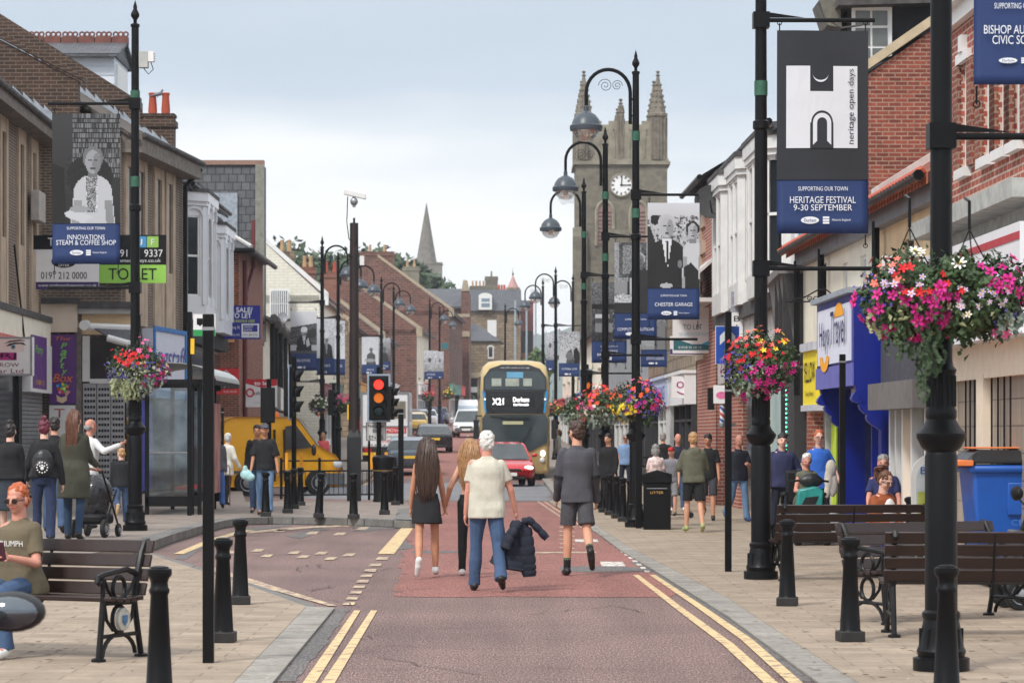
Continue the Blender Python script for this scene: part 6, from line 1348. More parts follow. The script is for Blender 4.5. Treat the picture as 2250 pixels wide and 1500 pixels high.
sqpost('sign_post','thick square black post in front of the bus shelter at the left',458,1455,690,.04)
tp,pp=sqpost('sign_post','tall square black post holding the blue arrow sign',1600,1255,685,.04,band=860)
sqpost('sign_post','square black post beside the LITTER bin',1403,1160,840,.052,band=905)
sqpost('sign_post','short square black post in front of the blue travel shop',1851,1215,778,.042)
sqpost('sign_post','black post right of the left litter bin',881,1107,898,.06,.14)
sqpost('sign_post','black post carrying the yellow notice by the camera pole',771,1100,870,.05,.14,885)
sqpost('sign_post','thin black post left of the yellow van',489,1106,895,.03,.14)
D=pp.y+.1;t,pl=panel_at('arrow_sign','blue one way sign with white upward arrow behind the flower basket','road sign',1572,1625,716,800,D,WHITEP,.01)
prect(pl,.02,.98,.013,.987,S('sign_blue',(28,74,164),r=.35,var=.04),t,'blue_field')
prect(pl,0,0,0,0,S('arrow_white',(206,210,214),var=0),t,'arrow',.008,[(.38,.1),(.62,.1),(.62,.62),(.82,.5),(.82,.74),(.5,.95),(.18,.74),(.18,.5),(.38,.62)])
WOOD=S('dark_stained_wood',(40,23,19),r=.35,var=.35,vs=7);IRON=M('black_iron',(.006,.006,.007),r=.42,var=.4,vs=8);IRON.node_tree.nodes['Principled BSDF'].inputs['Specular IOR Level'].default_value=.28
CREST=S('crest_disc',(190,188,180),r=.5,var=.3,vs=20)
def bench(label,loc,rz,medal=False):
 t=thing('park_bench',label,'bench',loc,rz,'slatted park benches with iron ends');Lh=.9
 for x in(-.82,.82):
  mb=MB();T=lambda pts,r=.02,m=0:mb.tube([(x,y,z)for y,z in pts],r,7)
  T([(-.3,0),(-.27,.2),(-.24,.42)],.024);T([(.3,0),(.25,.2),(.2,.42)],.024);T([(.2,.42),(.23,.58),(.3,.78),(.35,.86),(.39,.865),(.4,.84),(.38,.82)],.026)
  T([(.24,.62),(.1,.665),(-.1,.65),(-.25,.635),(-.31,.62),(-.32,.59),(-.29,.575),(-.27,.59)],.022);T([(-.24,.42),(-.24,.55),(-.25,.63)],.018)
  T([(-.25,.43),(.21,.42)],.022);T([(-.27,.18),(.25,.18)],.016)
  T([(-.27,.02)]+[(-.02-.23*math.cos(a),.02+.17*math.sin(a))for a in np.linspace(.1,3.04,11)],.017)
  T([(-.02+.085*math.cos(a),.53+.085*math.sin(a))for a in np.linspace(0,6.28,15)],.016);T([(-.02+.09*math.cos(a),.3+.1*math.sin(a))for a in np.linspace(0,6.28,15)],.017)
  T([(-.22,.42),(-.19,.3),(-.1,.22)],.014);T([(.19,.42),(.16,.3),(.06,.22)],.014);T([(-.22,.6),(-.17,.52),(-.1,.46)],.013);T([(.2,.58),(.14,.52),(.06,.46)],.013)
  for y in(-.3,.3):mb.lathe([(.055,0),(.055,.02),(.03,.03)],(x,y,0),10)
  o=mb.build('end_frame',IRON,t)
  if medal:
   mb=MB();mb.lathe([(.085,0),(.085,.03),(.07,.035),(.07,.03)],(x+.02,-.02,.3),20,ax=(V(0,1,0),V(0,0,1),V(1,0,0)));mb.build('medallion',CREST,o)
   mb=MB();mb.prism([(x+.055,-.02+a,.3+b)for a,b in((-.035,.03),(.035,.03),(.03,-.02),(0,-.05),(-.03,-.02))],(.004,0,0));mb.build('shield',S('crest_blue',(70,110,150),vs=30,var=.5),o)
 for k in range(4):
  z=.47+k*.105;y=.205+k*.036;mb=MB();mb.obox((-Lh,y,z),(2*Lh,0,0),(0,.028,-.008),(0,.031,.09));mb.build('back_slat',WOOD,t,bevel=.005)
 for k in range(5):
  y=-.25+k*.095;mb=MB();mb.box(-Lh,Lh,y,y+.075,.43+.012*abs(k-2)/2-.01*k/4,.462+.012*abs(k-2)/2-.01*k/4);mb.build('seat_slat',WOOD,t,bevel=.005)
 mb=MB();mb.tube([(0,.2,.4),(0,.245,.5),(0,.36,.86)],.012,6);mb.tube([(0,-.25,.415),(0,.2,.4)],.012,6);mb.build('centre_strap',IRON,t);return t
p=G(300,1462,.03);bl=bench('bench at bottom left with a crest disc where the red-haired woman sits',(WX(300,21.3)-.86,21.55,.03),R(-24),True)
q=dup(bl,(WX(1868,32.6),32.9,.03),R(187),'bench with its back to us behind the second street lamp');
for c in list(q.children):
 for g in list(c.children):bpy.data.objects.remove(g)
q2=copy_tree(q);q2.location=(WX(2140,23.8)+.12,23.75,.03);q2.rotation_euler=(0,0,R(178));q2['label']='bench with its back to us, cut by the right edge, nearest on the right'
q3=copy_tree(q);q3.location=(WX(2055,25.6)+.05,25.7,.03);q3.rotation_euler=(0,0,R(30));q3['label']='bench set at an angle just behind the nearest right bench'
def litter(px,base,z0,label,gable,w=.24):
 p=G(px,base,z0);t=thing('litter_bin',label,'litter bin',p,R(-4)if gable else 0,'black litter bins')
 if gable:
  mb=MB();mb.box(-w,w,-w,w,0,.82);mb.prism([(-w-.02,-w-.02,.82),(w+.02,-w-.02,.82),(w+.02,-w-.02,.98),(0,-w-.02,1.05),(-w-.02,-w-.02,.98)],(0,2*w+.04,0));mb.build('body',BLACK,t,bevel=.012)
  mb=MB();mb.box(-w*.75,w*.75,-w-.035,-w-.018,.72,.735);mb.build('slot_edge',GREYM,t)
  text('LITTER',(0,-w,.655),(1,0,0),(0,0,1),.23,.042,S('gold_letters',(200,160,84),var=0),None,.006).parent=t
 else:
  mb=MB();mb.lathe([(.25,0),(.25,.05),(.235,.08),(.245,.72),(.255,.74)],n=28);mb.build('body',BLACKM,t)
  mb=MB();mb.lathe([(.258,.74),(.258,.77),(.25,.8),(.27,1.0),(.25,1.05),(.15,1.09),(0,1.1)],n=28);mb.build('hood',BLACK,t)
  mb=MB();mb.lathe([(.2555,.725),(.2555,.735)],n=28,caps=False);mb.build('gold_band',S('gold_letters',(200,160,84),var=0),t)
litter(1444,1162,.03,'black gabled bin with gold LITTER lettering on the right pavement',True);litter(843,1102,.14,'black round topped bin beside the traffic signal on the left',False)
p=G(618,1096,.14);q=G(868,1094,.14);gr=thing('guard_rail','black pedestrian guard rail in front of the yellow van','railing',p);v=q-p;n=3
mb=MB()
for i in range(n+1):x=v*(i/n);mb.tube([x,x+V(0,0,1.0)],.035,8);
mb.build('post',BLACK,gr,each=True)
mb=MB()
for z in(.93,.68,.1):mb.tube([V(0,0,z),v+V(0,0,z)],.02,6)
k=int(v.length/.12)
for i in range(k):x=v*(i/k);mb.tube([x+V(0,0,.1),x+V(0,0,.68)],.008,5)
mb.build('rails',BLACK,gr)
p=G(1392,1090,.03)+V(.2,1,0);gr=thing('guard_rail','black railing of horizontal bars behind the right lamp and bins','railing',p);mb=MB()
for z in(.3,.55,.8,1.05):mb.tube([V(0,0,z),V(1.4,.6,z)],.022,6)
for x in(0,.7,1.4):mb.tube([V(x,x*.43,0),V(x,x*.43,1.1)],.03,7)
mb.build('bars',BLACK,gr)
SIGR=M('signal_red_lit',(1,.03,.02),emit=1.5,var=0);SIGA=M('signal_amber_lit',(.85,.2,.02),emit=.35,var=0);SIGG=M('signal_green_dark',(.01,.05,.045),r=.2,var=0)
def head(t,c,s,rz,lit,board=True):
 """three-light signal head facing local -Y"""
 o=bpy.data.objects.new('signal_head',None);Rm=Matrix.Rotation(rz,4,'Z');f=lambda x,y,z:Rm@V(x*s,y*s,z*s)+V(c)
 X,Y,Z=Rm@V(1,0,0),Rm@V(0,1,0),V(0,0,1);bpy.data.objects.remove(o)
 mb=MB();mb.obox(f(-.19,-.02,-.5),X*.38*s,Y*.2*s,Z*1.0*s);h=mb.build('signal_head',BLACKM,t,bevel=.01)
 if board:mb=MB();mb.obox(f(-.28,.05,-.58),X*.56*s,Y*.02*s,Z*1.16*s);mb.build('backing_board',S('pale_blue_grey_border',(150,164,180)),h);mb=MB();mb.obox(f(-.235,.045,-.535),X*.47*s,Y*.004,Z*1.07*s);mb.build('board_face',BLACKM,h)
 for k,m in enumerate(lit):
  z=.32-.32*k;ax_=(X,Z,-Y);mb=MB();mb.lathe([(.12*s,.02*s),(.1*s,.05*s),(0,.06*s)],f(0,0,z),18,ax=ax_,caps=False);mb.build('lens',m,h)
  mb=MB();ring=[(.135,.0),(.14,.22)];vs=[]
  N_=16;a0,a1=R(-40),R(220)
  for r_,d_ in ring:
   for j in range(N_+1):a=a0+(a1-a0)*j/N_;vs.append(f(0,0,z)+X*(r_*s*math.cos(a))+Z*(r_*s*math.sin(a))-Y*((d_ if r_<.139 or True else 0)*s*(1 if 0 else(.55+.45*max(0,math.sin(a))))))
  mb.add(vs,[(j,j+1,N_+2+j,N_+1+j)for j in range(N_)]);mb.build('hood',BLACKM,h,solid=.008)
def signal(label,px,base,cy,s,rz,lit,board,extra=None,z0=.14,yb=True):
 p=G(px,base,z0);t=thing('traffic_signal',label,'traffic signal',p);top=WZ(cy,p.y)-z0
 mb=MB();mb.tube([(0,.12,0),(0,.12,top+.75*s)],.057,10);mb.build('pole',BLACK,t);head(t,(0,0,top),s,rz,lit,board)
 if extra:head(t,(.32,.1,top-.12),s*.8,R(extra),(SIGG,SIGG,SIGG),False)
 if yb:
  for x in(-.2,.14):mb=MB();mb.box(x,x+.07,.04,.14,.75,1.15);mb.build('push_button_box',S('push_button_yellow',(240,160,20)),t)
 return t,p
t,p=signal('traffic signal showing red over amber in front of the removals van',832,1100,874,.98,0,(SIGR,SIGA,SIGG),True,78)
D=p.y-.05;ts,pl=panel_at('zone_sign','white sign reading Pedestrian Zone ENDS under the red signal','road sign',804,849,927,968,D+.3,WHITEP,.02)
for s_,z,w_,h_ in(('Pedestrian',.8,.8,.16),('Zone',.52,.36,.15),('ENDS',.19,.7,.2)):ptext(s_,pl,.5,z,w_,h_,BLACKM,ts)
for q_ in((.02,.98,.95,.97),(.02,.98,.03,.05),(.02,.04,.05,.95),(.96,.98,.05,.95)):prect(pl,*q_,BLACKM,ts,'border')
mb=MB();mb.tube([W3(811,968,D+.35),W3(811,1098,D+.35)],.03,8);mb.build('post',BLACK,ts)
signal('traffic signal seen from the side with three deep hoods above the yellow van',645,1104,862,1.1,R(85),(SIGG,SIGG,SIGG),True)
signal('traffic signal turned away beside the red and white to let board',590,1106,890,.8,R(170),(SIGG,SIGG,SIGG),False,yb=False)
signal('small traffic signal turned sideways behind the spiked lamp post',733,1070,884,.8,R(80),(SIGG,SIGG,SIGG),False,z0=.05,yb=False)
signal('dark traffic signal with amber light half hidden behind the third lamp post',1290,1075,846,.85,R(35),(SIGG,SIGA,SIGG),True,z0=.03,yb=False)
p=G(778,1100,.14);D=p.y;t=thing('camera_pole','tall dark rusty pole with white camera on top and square base cabinet','camera pole',p);RUSTP=S('rust_black_pole',(44,32,32),r=.5,var=.5,vs=2)
zt=WZ(490,D)-.14;mb=MB();mb.tube([(0,0,1.2),(0,0,zt)],[.125,.1],14);mb.tube([(0,0,zt),(0,0,zt+.12)],.03,6)
for z in(zt-.8,zt-2.3,zt-3.4):mb.lathe([(.13,z),(.13,z+.03)],n=14,caps=False)
mb.build('pole',RUSTP,t)
mb=MB();mb.box(-.16,.16,-.16,.16,0,1.5);mb.lathe([(.225,1.5),(.1,1.75)],n=4);mb.build('base_cabinet',S('dark_cabinet',(34,36,38)),t,bevel=.008)
z=WZ(432,D)-.14;mb=MB();mb.obox((-.24,-.06,z+.05),(.52,0,-.12),(0,.14,0),(0,0,.13));cm=mb.build('camera_housing',WHITEP,t,bevel=.012);mb=MB();mb.tube([(0,0,z),(0,0,z-.25)],.04,8);mb.ell((0,0,z-.12),(.09,.07,.1),10,8);mb.build('camera_bracket',GREYM,t);mb=MB();mb.tube([(-.15,0,z),(-.17,0,z-.6),(-.12,0,z-1.0),(.02,-.1,zt-.55),(.1,-.1,zt-.4)],.012,5);mb.build('cable',BLACKM,t)
mb=MB();mb.obox((.14,-.1,zt-1.0),(.1,0,0),(0,.1,0),(0,0,.22));mb.build('junction_box',WHITEP,t)
t,pl=panel_at('yellow_notice','small yellow notice with white panel fixed beside the camera pole','sign',763,785,888,922,74.5,S('notice_yellow',(244,196,30)),.02);prect(pl,.3,.8,.15,.85,WHITEP,t,'white_panel')
p=G(415,1130,.14);D0=p.y;X1=WX(437,D0);X0=WX(318,D0);t=thing('bus_shelter','black framed glass bus shelter with rounded roof on the left pavement','bus shelter',(X1,D0,.14),world=True)
PANE=GLASS('shelter_glass',(.66,.76,.82),.09);zr=2.62;Lg=4.2
mb=MB()
for x in(X0,X1-.18):
 for y in(D0,D0+Lg):mb.box(x,x+.08,y,y+.08,.14,zr+.14)
mb.box(X1-.03,X1+.05,D0,D0+.08,.14,zr+.14)
for y in(D0,D0+Lg):mb.box(X0,X1,y,y+.07,.3,.5);mb.box(X0,X1,y,y+.07,zr,zr+.14)
mb.box(X0,X0+.07,D0,D0+Lg,.3,.5)
mb.build('frame',BLACKM,t,bevel=.006)
mb=MB();mb.box(X0+.08,X1-.18,D0+.03,D0+.04,.5,zr);g=mb.build('glass_panel',PANE,t);mb=MB();mb.box(X0+.02,X0+.03,D0+.08,D0+Lg,.5,zr);mb.build('glass_panel',PANE,t);mb=MB();mb.box(X0+.08,X1-.18,D0+Lg+.03,D0+Lg+.04,.5,zr);mb.build('glass_panel',PANE,t)
mb=MB();pts=[((X0+X1)/2-.0+1.0*math.cos(a)*.9,zr+.14+.34*math.sin(a))for a in np.linspace(math.pi,0,13)]
for(xa,za),(xb,zb)in zip(pts[:-1],pts[1:]):mb.obox((xa,D0-.3,za),(xb-xa,0,zb-za),(0,Lg+.6,0),(0,0,.015))
mb.build('roof',S('translucent_grey_roof',(168,172,170),r=.35),t)
mb=MB();mb.box(X0-.35,X1+.35,D0-.35,D0-.28,zr+.08,zr+.16);mb.box(X1+.28,X1+.36,D0-.35,D0+Lg+.3,zr+.06,zr+.18);mb.build('roof_edge',BLACKM,t)
mb=MB();mb.box(X1-.12,X1,D0+Lg-1.3,D0+Lg-.1,.5,2.35);mb.build('advert_panel',S('poster_red_grey',(170,120,116),vs=2,var=.5),t)
mb=MB();mb.tube([(X0+.1,D0-.02,1.35),(X1-.2,D0-.02,1.35)],.02,6);mb.build('hand_rail',GREYM,t);mb=MB();mb.box(X0+.55,X1-.25,D0+.3,D0+3.2,.62,.68);mb.build('tip_up_seat',S('seat_red',(200,44,40)),t)
fg=thing('bus_stop_flag','white and green bus stop flag sign behind the square post','sign',G(417,1132,.14));D=fg.location.y
mb=MB();h=WZ(685,D)-.14;mb.box(-.045,.045,-.045,.045,0,h);mb.build('post',BLACK,fg,bevel=.005);mb=MB();z1,z0_=WZ(690,D)-.14,WZ(738,D)-.14;mb.box(.07,.5,-.03,.0,z0_,z1);mb.build('sign_panel',WHITEV,fg);mb=MB();mb.box(.07,.5,-.036,-.03,z0_,z0_+.12);mb.build('green_band',S('stop_green',(40,150,80),var=0),fg)
mb=MB();mb.box(.14,.4,-.036,-.031,z0_+.22,z0_+.34);mb.lathe([(.025,0),(.025,.006)],(.2,-.03,z0_+.22),10,ax=(V(1,0,0),V(0,0,1),V(0,-1,0)));mb.lathe([(.025,0),(.025,.006)],(.34,-.03,z0_+.22),10,ax=(V(1,0,0),V(0,0,1),V(0,-1,0)));mb.build('bus_symbol',BLACKM,fg);mb=MB();mb.box(.02,.09,-.05,0,z0_-.35,z0_-.05);mb.build('yellow_tag',S('notice_yellow',(244,196,30)),fg)
t,pl=panel_at('for_sale_board','blue FOR SALE / TO LET board in front of the red brick corner','sign board',484,572,671,745,92,S('agent_blue',(30,40,140),var=.04),.05)
ptext('FOR SALE/',pl,.42,.87,.78,.15,WHITEV,t,bold=.02);ptext('TO LET',pl,.52,.7,.52,.15,WHITEV,t,bold=.02);ptext('RETAIL / VARIOUS USES',pl,.44,.54,.84,.085,S('lime_letters',(214,226,60),var=0),t);ptext('2,223 sq ft',pl,.26,.34,.46,.13,WHITEV,t);ptext('(206.61 sq m)',pl,.26,.13,.44,.1,WHITEV,t)
prect(pl,.53,.97,.05,.46,WHITEV,t,'agent_panel');prect(pl,.57,.93,.22,.42,S('agent_blue',(30,40,140)),t,'agent_plate',.007);ptext('ASHLEY',pl,.71,.37,.24,.07,WHITEV,t,.012);ptext('SMITH',pl,.69,.27,.2,.07,WHITEV,t,.012);ptext('0191 384 2733',pl,.75,.13,.36,.06,BLUEB,t,.009)
t,pl=panel_at('for_sale_board','red FOR SALE board with black band reading NHAM','sign board',468,525,809,866,87,S('agent_red',(214,46,48),var=.04),.05)
ptext('DUNHAM',pl,.42,.63,.8,.16,WHITEV,t);prect(pl,0,1,.22,.42,BLACKM,t,'black_band');ptext('FOR SALE',pl,.4,.32,.72,.13,WHITEV,t,.012);ptext('01325 358 399',pl,.66,.1,.5,.07,WHITEV,t);prect(pl,0,0,0,0,WHITEV,t,'roof_motif',.006,[(.3,.76),(.5,.94),(.7,.76),(.66,.76),(.5,.9),(.34,.76)])
t,pl=panel_at('to_let_board','white and red to let board behind the dark signal heads','sign board',540,609,833,894,96,WHITEV,.05)
prect(pl,0,0,0,0,S('agent_red2',(200,40,52),var=.04),t,'red_band',.005,[(0,.85),(0,1),(1,1),(1,.78),(.5,.7)]);ptext('to let',pl,.52,.86,.5,.15,WHITEV,t,.012,bold=.03);ptext('lofthouse',pl,.55,.5,.62,.14,BLACKM,t);ptext('0191 246 0277',pl,.6,.15,.6,.09,S('pale_grey_letters',(190,190,190),var=0),t)
a,ex,ez,H=pl;mb=MB();mb.tube([a+ex*(.14+.11*math.cos(k))+ez*(H*(.52+.13*math.sin(k)))+V(0,-.01,0)for k in np.linspace(0,6.28,20)],.03,5);mb.build('ring_logo',S('agent_red2',(200,40,52)),t)
t,pl=panel_at('to_let_board','white TO LET board with black top and phone number behind the library banner','sign board',64,217,517,636,71.5,WHITEV,.05)
prect(pl,0,1,.74,1,BLACKM,t,'black_band');prect(pl,0,1,0,.14,S('agent_purple',(60,40,100),var=.1),t,'purple_band');ptext('TO LET',pl,.52,.88,.5,.15,WHITEV,t,.012);ptext('0191 212 0000',pl,.5,.26,.66,.13,BLACKM,t);ptext('www.rookmatthewsayer.co.uk',pl,.55,.07,.84,.07,WHITEV,t,.012);prect(pl,0,0,0,0,BLACKM,t,'oval',.006,ell2(.5,.52,.18,.12));ptext('SAYER',pl,.5,.45,.16,.06,WHITEV,t,.012)
t,pl=panel_at('to_let_board','black and lime TO LET board behind the left lamp post','sign board',218,365,516,622,73.2,BLACKM,.05)
prect(pl,0,1,0,.38,S('agent_lime',(150,206,84),var=.04),t,'lime_band');ptext('TO LET',pl,.5,.19,.72,.24,BLACKM,t,.012);ptext('0191 61 9337',pl,.56,.62,.78,.15,WHITEV,t);ptext('www.jamesfenleys.co.uk',pl,.5,.46,.84,.09,WHITEV,t)
for x,c,l in((.62,(70,150,200),'J'),(.8,(150,196,90),'F')):prect(pl,x-.085,x+.085,.74,.97,S('tile_'+l,c,var=0),t,'letter_tile');ptext(l,pl,x,.85,.05,.13,WHITEV,t,.012)
t,pl=panel_at('hanging_sign','small teal hanging sign on the brick fronts in the distance','sign',970,985,753,767,205,TEAL,.05)
dsh=thing('satellite_dish','grey satellite dish low on the cream gable wall','satellite dish',tuple(W3(622,698,144.5)),world=True);dish(dsh,W3(622,698,144.5),.24*1.1,S('grey_dish',(140,142,146)))
for px,top,lb in((1132,660,'thin grey mast left of centre above the bus'),(1157,662,'thin pale grey mast right of the stone building'),(1177,655,'thin grey mast by the green street tree')):
 t=thing('grey_mast',lb,'mast',(WX(px,300),300,2.4));mb=MB();mb.tube([(0,0,0),(0,0,WZ(top,300)-2.4)],[.14,.1],8);mb.build('mast',S('galvanised',(160,172,180),r=.5),t)
t=thing('wheelie_bin','large blue wheelie bin with black lid at the right edge','wheelie bin',(WX(2245,31.5),31.5,.03));t.scale=(1.2,1.1,1.28);WB_=S('bin_blue',(22,84,172),r=.4,var=.08)
mb=MB();mb.add([(-.44,-.35,.12),(.5,-.35,.12),(.5,.35,.12),(-.44,.35,.12),(-.52,-.45,1.02),(.6,-.45,1.02),(.6,.45,1.02),(-.52,.45,1.02)],[(3,2,1,0),(4,5,6,7),(0,1,5,4),(1,2,6,5),(2,3,7,6),(3,0,4,7)]);mb.box(-.56,.64,-.49,.49,.98,1.05);mb.build('body',WB_,t,bevel=.03);mb=MB();mb.box(-.2,.3,-.44,-.405,.62,.9);mb.box(-.2,.3,-.4,-.375,.3,.5);mb.build('moulded_panel',WB_,t,bevel=.02)
mb=MB();mb.prism([(-.6,-.5,1.06),(.64,-.5,1.06),(.6,-.4,1.16),(-.44,-.4,1.18),(-.52,-.46,1.14)],(0,.95,0));mb.build('lid',S('lid_black',(30,31,33),r=.4),t,bevel=.03);mb=MB();mb.box(-.66,-.52,-.52,.5,1.04,1.09);mb.box(-.5,.3,-.3,.3,1.185,1.2);mb.build('orange_edge',S('lid_orange',(222,120,60)),t,bevel=.01)
text('CELLERS',(0,-.46,.56),(1,0,0),(0,0,1),.34,.05,S('bin_blue_pale',(60,116,196)),None,.004).parent=t
for x in(-.35,.4):mb=MB();mb.tube([(x,-.3,.1),(x+.05,-.3,.1)],.1,12);mb.build('wheel',BLACKM,t)
t=thing('pavement_sign','white rounded pavement sign board half hidden by the nearest lamp post','sign board',(WX(2062,36),36,.03));mb=MB();pr_=[(-.28,0),(.28,0),(.3,1.15)]+[(.3*math.cos(a),1.15+.3*math.sin(a))for a in np.linspace(.1,3.04,11)]+[(-.3,1.15)]
mb.prism([(x*1.15,0,z)for x,z in pr_],(0,.06,0));mb.build('frame',WHITEP,t);mb=MB();mb.prism([(x*.95,-.012,.06+z*.9)for x,z in pr_],(0,.01,0));mb.build('poster',S('cafe_poster',(196,206,210),vs=3,var=.3),t);mb=MB();mb.box(-.26,.26,-.02,-.014,.2,.95);mb.build('picture',S('green_yellow_poster',(170,180,80),vs=5,var=.6),t)
text('BEST',(-.06,-.02,1.22),(1,0,0),(0,0,1),.34,.09,S('sign_blue',(28,74,164)),None,.004).parent=t
# ================================================================ vehicles
TYRE=M('tyre_rubber',(.012,.012,.013),r=.8);RIM=S('wheel_rim',(150,152,156),r=.35,m=.5);CGLASS=M('car_glass',(.05,.06,.065),r=.04,var=.5,vs=1.5);REDL=S('tail_lamp_red',(176,24,34),r=.2,var=.05)
HEADL=M('headlamp_lit',(1,.93,.8),emit=1.1,var=0);HEADC=S('headlamp_clear',(214,218,222),r=.1);PLY=S('plate_yellow',(226,190,60),var=.05);PLW=S('plate_white',(226,226,220),var=.05);TRIM=M('black_trim',(.012,.012,.013),r=.5)
def wheel(t,x,y,r=.32,w=.2,n=18):
 ax_=(V(0,1,0),V(0,0,1),V(1,0,0));mb=MB();mb.lathe([(r*.6,-w/2),(r*.94,-w/2),(r,-w*.35),(r,w*.35),(r*.94,w/2),(r*.6,w/2)],(x,y,r),n,ax=ax_);o=mb.build('wheel',TYRE,t)
 s=1 if x>0 else-1;mb=MB();mb.lathe([(r*.64,-.01),(r*.64,.01),(r*.5,-.01),(r*.2,.015),(0,.015)]if s>0 else[(r*.64,.01),(r*.64,-.01),(r*.5,.01),(r*.2,-.015),(0,-.015)],(x+s*w/2,y,r),n,ax=ax_,caps=False);mb.build('rim',RIM,o)
def car(label,px,D,rz,paint,H=1.46,W=1.8,L=4.4,front=False,lit=False,kind='car',X=None,x0=None):
 """front of the car is +Y locally; rz 0 shows its rear to us"""
 t=thing('parked_car' if not lit and not front else 'car',label,'car',(WX(px,D)if x0 is None else x0,D+(0 if front else 0),zg(D)+.005),rz,'cars in the street')
 hw=W/2;suv=H>1.6;bl=.64 if not suv else .6
 lo=[(0,.3,bl-.06,.84),(.025,.2,bl+.01,.94),(.1,.16,bl+.03,1),(.3,.15,bl,1),(.6,.15,bl-.02,1),(.74,.15,bl-.04,1),(.88,.16,bl-.1,.97),(.965,.2,bl-.16,.88),(1,.27,bl-.25,.74)]
 vs,fs=[],[]
 for tt,zb,zt,w in lo:
  y=(tt-.5)*L;zb*=H;zt*=H
  for x,z in((-.9*w,zb),(-w,zb+.1),(-w,zt-.16),(-.95*w,zt-.04),(-.8*w,zt),(.8*w,zt),(.95*w,zt-.04),(w,zt-.16),(w,zb+.1),(.9*w,zb)):vs.append((x*hw,y,z))
 n=10
 for i in range(len(lo)-1):
  for j in range(n):q=(j+1)%n;fs.append((i*n+j,i*n+q,(i+1)*n+q,(i+1)*n+j))
 fs+=[tuple(range(n))[::-1],tuple((len(lo)-1)*n+j for j in range(n))]
 mb=MB();mb.add(vs,fs);mb.build('body',paint,t,smooth=50,bevel=.03)
 ca=[(.03 if suv else .08,bl+.02,.93),(.09 if suv else .2,.9,.8),(.2 if suv else .3,.985,.76),(.42,1.0,.76),(.57,.955,.77),(.75,bl-.03,.92)]
 if kind=='hatch':ca[0]=(.03,bl+.02,.93);ca[1]=(.1,.9,.8)
 vs,fs=[],[]
 for tt,z,w in ca:
  y=(tt-.5)*L
  for x in(-w,-w*.82,w*.82,w):vs.append((x*hw,y,z*H-(.05 if abs(x)>w*.9 else 0)))
 for tt,z,w in ca:vs+=[(-hw*.93,(tt-.5)*L,(bl-.04)*H),(hw*.93,(tt-.5)*L,(bl-.04)*H)]
 m=len(ca);gl,rf=MB(),MB()
 for i in range(m-1):
  a,b=i*4,i*4+4;B=m*4+i*2
  (gl if i in(0,1,m-2)and not(i==1)else rf).add([vs[k]for k in(a,a+1,a+2,a+3,b+3,b+2,b+1,b)],[(0,1,6,7),(1,2,5,6),(2,3,4,5)])
  gl.add([vs[k]for k in(B,a,b,B+2)],[(0,1,2,3)]);gl.add([vs[k]for k in(B+1,a+3,b+3,B+3)],[(3,2,1,0)])
 gl.build('windows',CGLASS,t,smooth=50);rf.build('roof',paint,t,smooth=60)
 mb=MB()
 for s in(0,3):
  P_=[V(vs[i*4+s])for i in range(m)];mb.tube(P_,.035,6)
  for i in(2,3):k=m*4+i*2+(1 if s else 0);mb.tube([P_[i],V(vs[k])],.03,5)
 mb.build('pillars',paint,t)
 for y in(-L*.31,L*.31):
  for x in(-hw+.1,hw-.1):wheel(t,x,y,.33 if not suv else .37)
 e=L/2
 for s in(-1,1):
  mb=MB();mb.obox((s*hw*.93,-e+.1,(bl-.2)*H),(-s*hw*.4,-.07,0),(0,.14,0),(0,0,.15*H));mb.build('tail_lamp',REDL,t,bevel=.02)
  mb=MB();mb.ell((s*hw*.7,e-.13,.42*H),(.17,.12,.075),10,7);mb.build('headlamp',HEADL if lit else HEADC,t)
  mb=MB();mb.ell((s*(hw+.09),e*.32,(bl+.06)*H),(.1,.06,.07),8,6);mb.build('wing_mirror',paint,t)
 mb=MB();mb.box(-.26,.26,-e-.025,-e+.02,.42*H,.42*H+.11);mb.build('number_plate',PLY,t);mb=MB();mb.box(-.26,.26,e-.01,e+.03,.24*H,.24*H+.11);mb.build('number_plate',PLW,t)
 mb=MB();mb.box(-.4,.4,e-.06,e+.012,.34*H,.4*H);mb.box(-.55,.55,e-.05,e+.012,.17*H,.22*H);mb.build('grille',TRIM,t,bevel=.02);mb=MB();mb.box(-hw*.8,hw*.8,-e-.01,-e+.1,.16*H,.27*H);mb.build('rear_bumper',TRIM,t,bevel=.03)
 return t
P=lambda n,c,**k:S('car_'+n,c,r=.28,var=.04,coat=.5,**k)
PI=math.pi;cw,cs,cg,cb_,cr_=P('white',(222,224,226)),P('silver',(166,172,178)),P('grey_blue',(74,86,98)),P('black',(24,26,30)),P('red',(196,30,38))
tr=car('red car with lit headlamps turning beside the double decker bus',1103,95.5,PI+R(6),cr_,1.46,1.86,4.6,True,True)
car('grey-blue hatchback seen from behind beside the removals van',899,112,R(2),cg,1.46,1.8,4.5,kind='hatch')
car('black saloon seen from behind ahead of the grey-blue hatchback',951,144,R(4),cb_,1.42,1.84,4.7)
car('white off-road car coming downhill left of the bus',1031,178,PI+R(-4),cw,1.72,1.84,4.5,True)
for i,(px,D,m,H,lb)in enumerate(((901,188,P('gold',(206,178,110)),1.5,'gold hatchback parked just above the removals van'),(908,206,cs,1.55,'silver hatchback parked behind the gold one'),(926,214,cw,1.5,'white car parked next to the silver hatchback'),(941,228,P('blue',(64,80,150)),1.5,'blue car in the middle of the distant parked row'),(953,242,cs,1.48,'silver car parked beyond the blue one'),(963,256,cw,1.5,'white car parked second beyond the blue one'),(972,270,P('navy',(50,58,84)),1.5,'dark navy car in the far parked row'),(980,284,cs,1.5,'next to farthest silver car of the parked row'),(988,298,P('pale_blue',(146,166,190)),1.5,'farthest pale blue car of the parked row'))):
 car(lb,px+9,D,R(3),m,H,1.76,4.2,kind='hatch')
